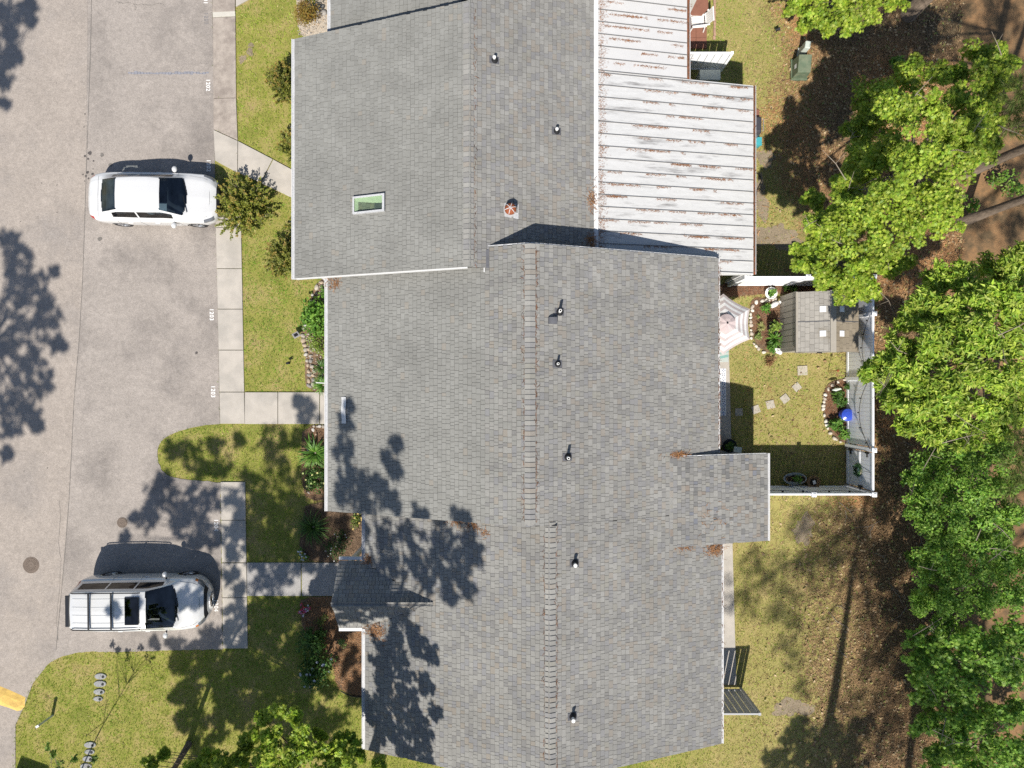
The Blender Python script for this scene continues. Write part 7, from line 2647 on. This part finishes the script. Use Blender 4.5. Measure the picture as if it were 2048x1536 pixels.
# ------------------------------------------------------------------ grass, straw and leaf litter on the ground
def masked(n, seed, x0, x1, y0, y1):
    rng = np.random.default_rng(seed)
    x, y = rng.uniform(x0, x1, n), rng.uniform(y0, y1, n)
    jx, jy = x + rng.normal(size=n) * .022, y + rng.normal(size=n) * .022
    ok = ~in_poly(jx, jy, ROAD)
    for s in slab_polys + beds:
        ok &= ~in_poly(jx, jy, s)
    for (a, b, c, d) in ((-6.3, 6.1, -3.8, 11.3), (-4.2, 6.1, -11.4, -3.8), (5.5, 7.8, -4.7, -2.5), (SX0 + .1, SX1 - .1, SY0 + .1, SY1 - .1)):
        ok &= ~((x > a) & (x < b) & (y > c) & (y < d))
    for s in SOIL:
        ok &= ~in_poly(x, y, s) | (rng.random(len(x)) < .32)
    return x[ok], y[ok], rng
def woodness(x, y):
    e = 11.3 + .9 * np.sin(y * .45) + 2.2 * (vnoise(x, y, .45, 5) - .5)
    e = np.where((y > 3.8), e - 1.3, e)
    inside = (x < FX) & (y < FY1) & (y > FY0)
    low = y < FY0
    e = np.where(low, 10.5 + 1.8 * (vnoise(x, y, .5, 6) - .5), e)
    w = np.clip((x - e) / np.where(low, 3.2, 1.6), 0, 1)
    return np.where(inside, 0, w)
LEAF['blade'] = [(-.09, 0, 0), (.09, 0, 0), (0, 1, 0)]
xs, ys_, rng = masked(620000, 901, -19.5, 15.5, -15, 15)
w = woodness(xs, ys_)
keep = rng.random(len(xs)) > w * .93
pt = vnoise(xs, ys_, 1.3, 7) * .6 + vnoise(xs, ys_, 4.2, 8) * .4
keep &= rng.random(len(xs)) < np.clip(1.25 - np.clip(pt - .55, 0, 1) * 2.2, .25, 1)
xs, ys_, pt = xs[keep], ys_[keep], pt[keep]
n = len(xs)
back = np.clip((xs - 6) / 2, 0, 1)
green = np.array([(.175, .38, .036)])
yell = np.array([(.36, .47, .055)])
strawc = np.array([(.60, .50, .25)])
t1 = np.clip(vnoise(xs, ys_, .5, 9) * 1.0 + vnoise(xs, ys_, .17, 19) * .7 + vnoise(xs, ys_, 2.2, 29) * .5 - .60 + rng.normal(size=n) * .22 + back * .16 + np.clip((-ys_ - 9) / 4, 0, 1) * (xs < 0) * .35, 0, 1)[:, None]
t2 = (rng.random(n) < np.clip(.06 + .55 * np.clip(pt - .42, 0, 1) + back * .34 + .2 * back * (ys_ < FY0), 0, 1))[:, None]
C_ = green * (1 - t1) + yell * t1
C_ = np.where(t2, strawc, C_) * (1 + rng.uniform(-.38, .38, (n, 1)))
T_ = rng.normal(size=(n, 3)) * .75 + np.array([0, 0, .75])
P = np.stack([xs, ys_, np.full(n, -.004)], 1)
V, F_, k, col = place_leaves(P, np.cross(T_, rng.normal(size=(n, 3))), 'blade', .095 * (1 + rng.uniform(-.35, .35, n)), C_, rng=rng, flat=T_)
o = obj_mesh('grass', mesh_np('grass', V, F_, k, col), 'grass')
tag(o, 'short yellow green lawn grass around the houses', 'grass', kind='stuff')

xs, ys_, rng = masked(300000, 911, 8.5, 16.5, -15, 15)
w = woodness(xs, ys_)
keep = rng.random(len(xs)) < (w * .85 + .03) * (.45 + .9 * vnoise(xs, ys_, .9, 12))
xs, ys_ = xs[keep], ys_[keep]
n = len(xs)
P = np.stack([xs, ys_, rng.random(n) * .03 + .003], 1)
mixv = np.clip(vnoise(xs, ys_, .55, 14) * 1.5 - .25, 0, 1)[:, None] * (ys_ > -4.5)[:, None] + .35 * (ys_ <= -4.5)[:, None]
C_ = np.array([(.19, .14, .08)]) * (1 - mixv) + np.array([(.42, .225, .10)]) * mixv
C_ = C_ * (1 + rng.uniform(-.4, .4, (n, 1)))
V, F_, k, col = place_leaves(P, rng.normal(size=(n, 3)) * .25 + np.array([0, 0, 1]), 'straw', .12 * (1 + rng.uniform(-.4, .4, n)), C_, rng=rng, flat=rng.normal(size=(n, 3)) * np.array([1, 1, .15]))
o = obj_mesh('pine_straw', mesh_np('pine_straw', V, F_, k, col), 'needle')
tag(o, 'brown pine straw and litter carpeting the wood floor', 'pine straw', kind='stuff')
# fallen leaves and branches
xs, ys_, rng = masked(60000, 921, 9.0, 16.5, -15, 15)
w = woodness(xs, ys_)
keep = rng.random(len(xs)) < (w * .30 + .02)
xs, ys_ = xs[keep], ys_[keep]
n = len(xs)
P = np.stack([xs, ys_, rng.random(n) * .03 + .02], 1)
V, F_, k, col = place_leaves(P, rng.normal(size=(n, 3)) * .35 + np.array([0, 0, 1]), 'oval', .10 * (1 + rng.uniform(-.4, .5, n)), mixcol([(.36, .24, .12), (.28, .17, .09), (.45, .34, .20), (.16, .10, .06), (.20, .22, .06)], n, rng), rng=rng)
o = obj_mesh('leaf_litter', mesh_np('leaf_litter', V, F_, k, col), 'needle')
tag(o, 'dry fallen leaves strewn over the wood floor', 'leaf litter', kind='stuff')
m = MB()
for k in range(46):
    x, y = RND.uniform(11.8, 16.0), RND.uniform(-14, 14)
    if x < FX + .4 and FY0 - .3 < y < FY1 + .3:
        continue
    a = RND.uniform(0, 6.28)
    L = RND.uniform(.3, 1.1)
    p1 = (x + L * .5 * math.cos(a + .2), y + L * .5 * math.sin(a + .2), .05)
    m.tube([(x, y, .03), p1, (x + L * math.cos(a), y + L * math.sin(a), .06)], [.016, .012, .005], 5)
    m.tube([p1, (p1[0] + .25 * math.cos(a + .9), p1[1] + .25 * math.sin(a + .9), .08)], [.009, .003], 4)
o = m.build('fallen_twigs', 'twig')
tag(o, 'thin fallen twigs strewn over the wood floor', 'twigs', kind='stuff')
# straw mulch in the planting beds
PP, CC = [], []
for poly, cnt, cols in ((smooth_poly([W2(*p) for p in [(612, 1003), (735, 1003), (735, 1124), (604, 1124), (598, 1090), (606, 1040)]], 1), 5200, [(.17, .11, .07), (.11, .075, .05), (.22, .145, .09)]),
                        (smooth_poly([W2(*p) for p in [(602, 1194), (690, 1194), (740, 1260), (740, 1392), (700, 1390), (672, 1372), (668, 1330), (640, 1290), (606, 1262)]], 1), 6500, [(.33, .17, .08), (.24, .12, .06), (.38, .22, .11)]),
                        (smooth_poly([W2(*p) for p in [(606, 851), (665, 851), (665, 1000), (612, 1002), (604, 960)]], 1), 2200, [(.26, .15, .08), (.18, .10, .06)]),
                        (smooth_poly([W2(*p) for p in [(1499, 606), (1512, 594), (1556, 602), (1560, 706), (1540, 708), (1503, 670)]], 1), 1600, [(.20, .10, .06), (.26, .13, .07)]),
                        (smooth_poly([W2(*p) for p in [(1652, 770), (1700, 756), (1700, 890), (1662, 868), (1645, 805)]], 1), 1500, [(.26, .12, .065), (.18, .09, .05)]),
                        (smooth_poly([W2(*p) for p in [(1440, 562), (1700, 562), (1700, 590), (1640, 600), (1560, 585), (1440, 596)]], 1), 2600, [(.24, .11, .06), (.17, .085, .05)])):
    a = np.array(poly)
    x, y = rng.uniform(a[:, 0].min(), a[:, 0].max(), cnt * 2), rng.uniform(a[:, 1].min(), a[:, 1].max(), cnt * 2)
    ok = in_poly(x, y, poly)
    x, y = x[ok][:cnt], y[ok][:cnt]
    PP.append(np.stack([x, y, .033 + rng.random(len(x)) * .025], 1))
    CC.append(mixcol(cols, len(x), rng, .25))
P, C_ = np.concatenate(PP), np.concatenate(CC)
n = len(P)
V, F_, k, col = place_leaves(P, rng.normal(size=(n, 3)) * .25 + np.array([0, 0, 1]), 'straw', .09 * (1 + rng.uniform(-.4, .4, n)), C_, rng=rng, flat=rng.normal(size=(n, 3)) * np.array([1, 1, .15]))
o = obj_mesh('bark_mulch', mesh_np('bark_mulch', V, F_, k, col), 'needle')
tag(o, 'loose brown mulch lying in the planting beds', 'mulch', kind='stuff')

for lb, us in LABELS.items():
    if len(us) > 1 and not all(g_ for _, g_ in us):
        print('DUPLICATE LABEL', lb, us)
print('OBJECTS', len(bpy.data.objects), 'TRIS', sum(sum(len(p.vertices) - 2 for p in o.data.polygons) if len(o.data.polygons) < 2000 else len(o.data.polygons) * (len(o.data.polygons[0].vertices) - 2) for o in bpy.data.objects if o.type == 'MESH'))
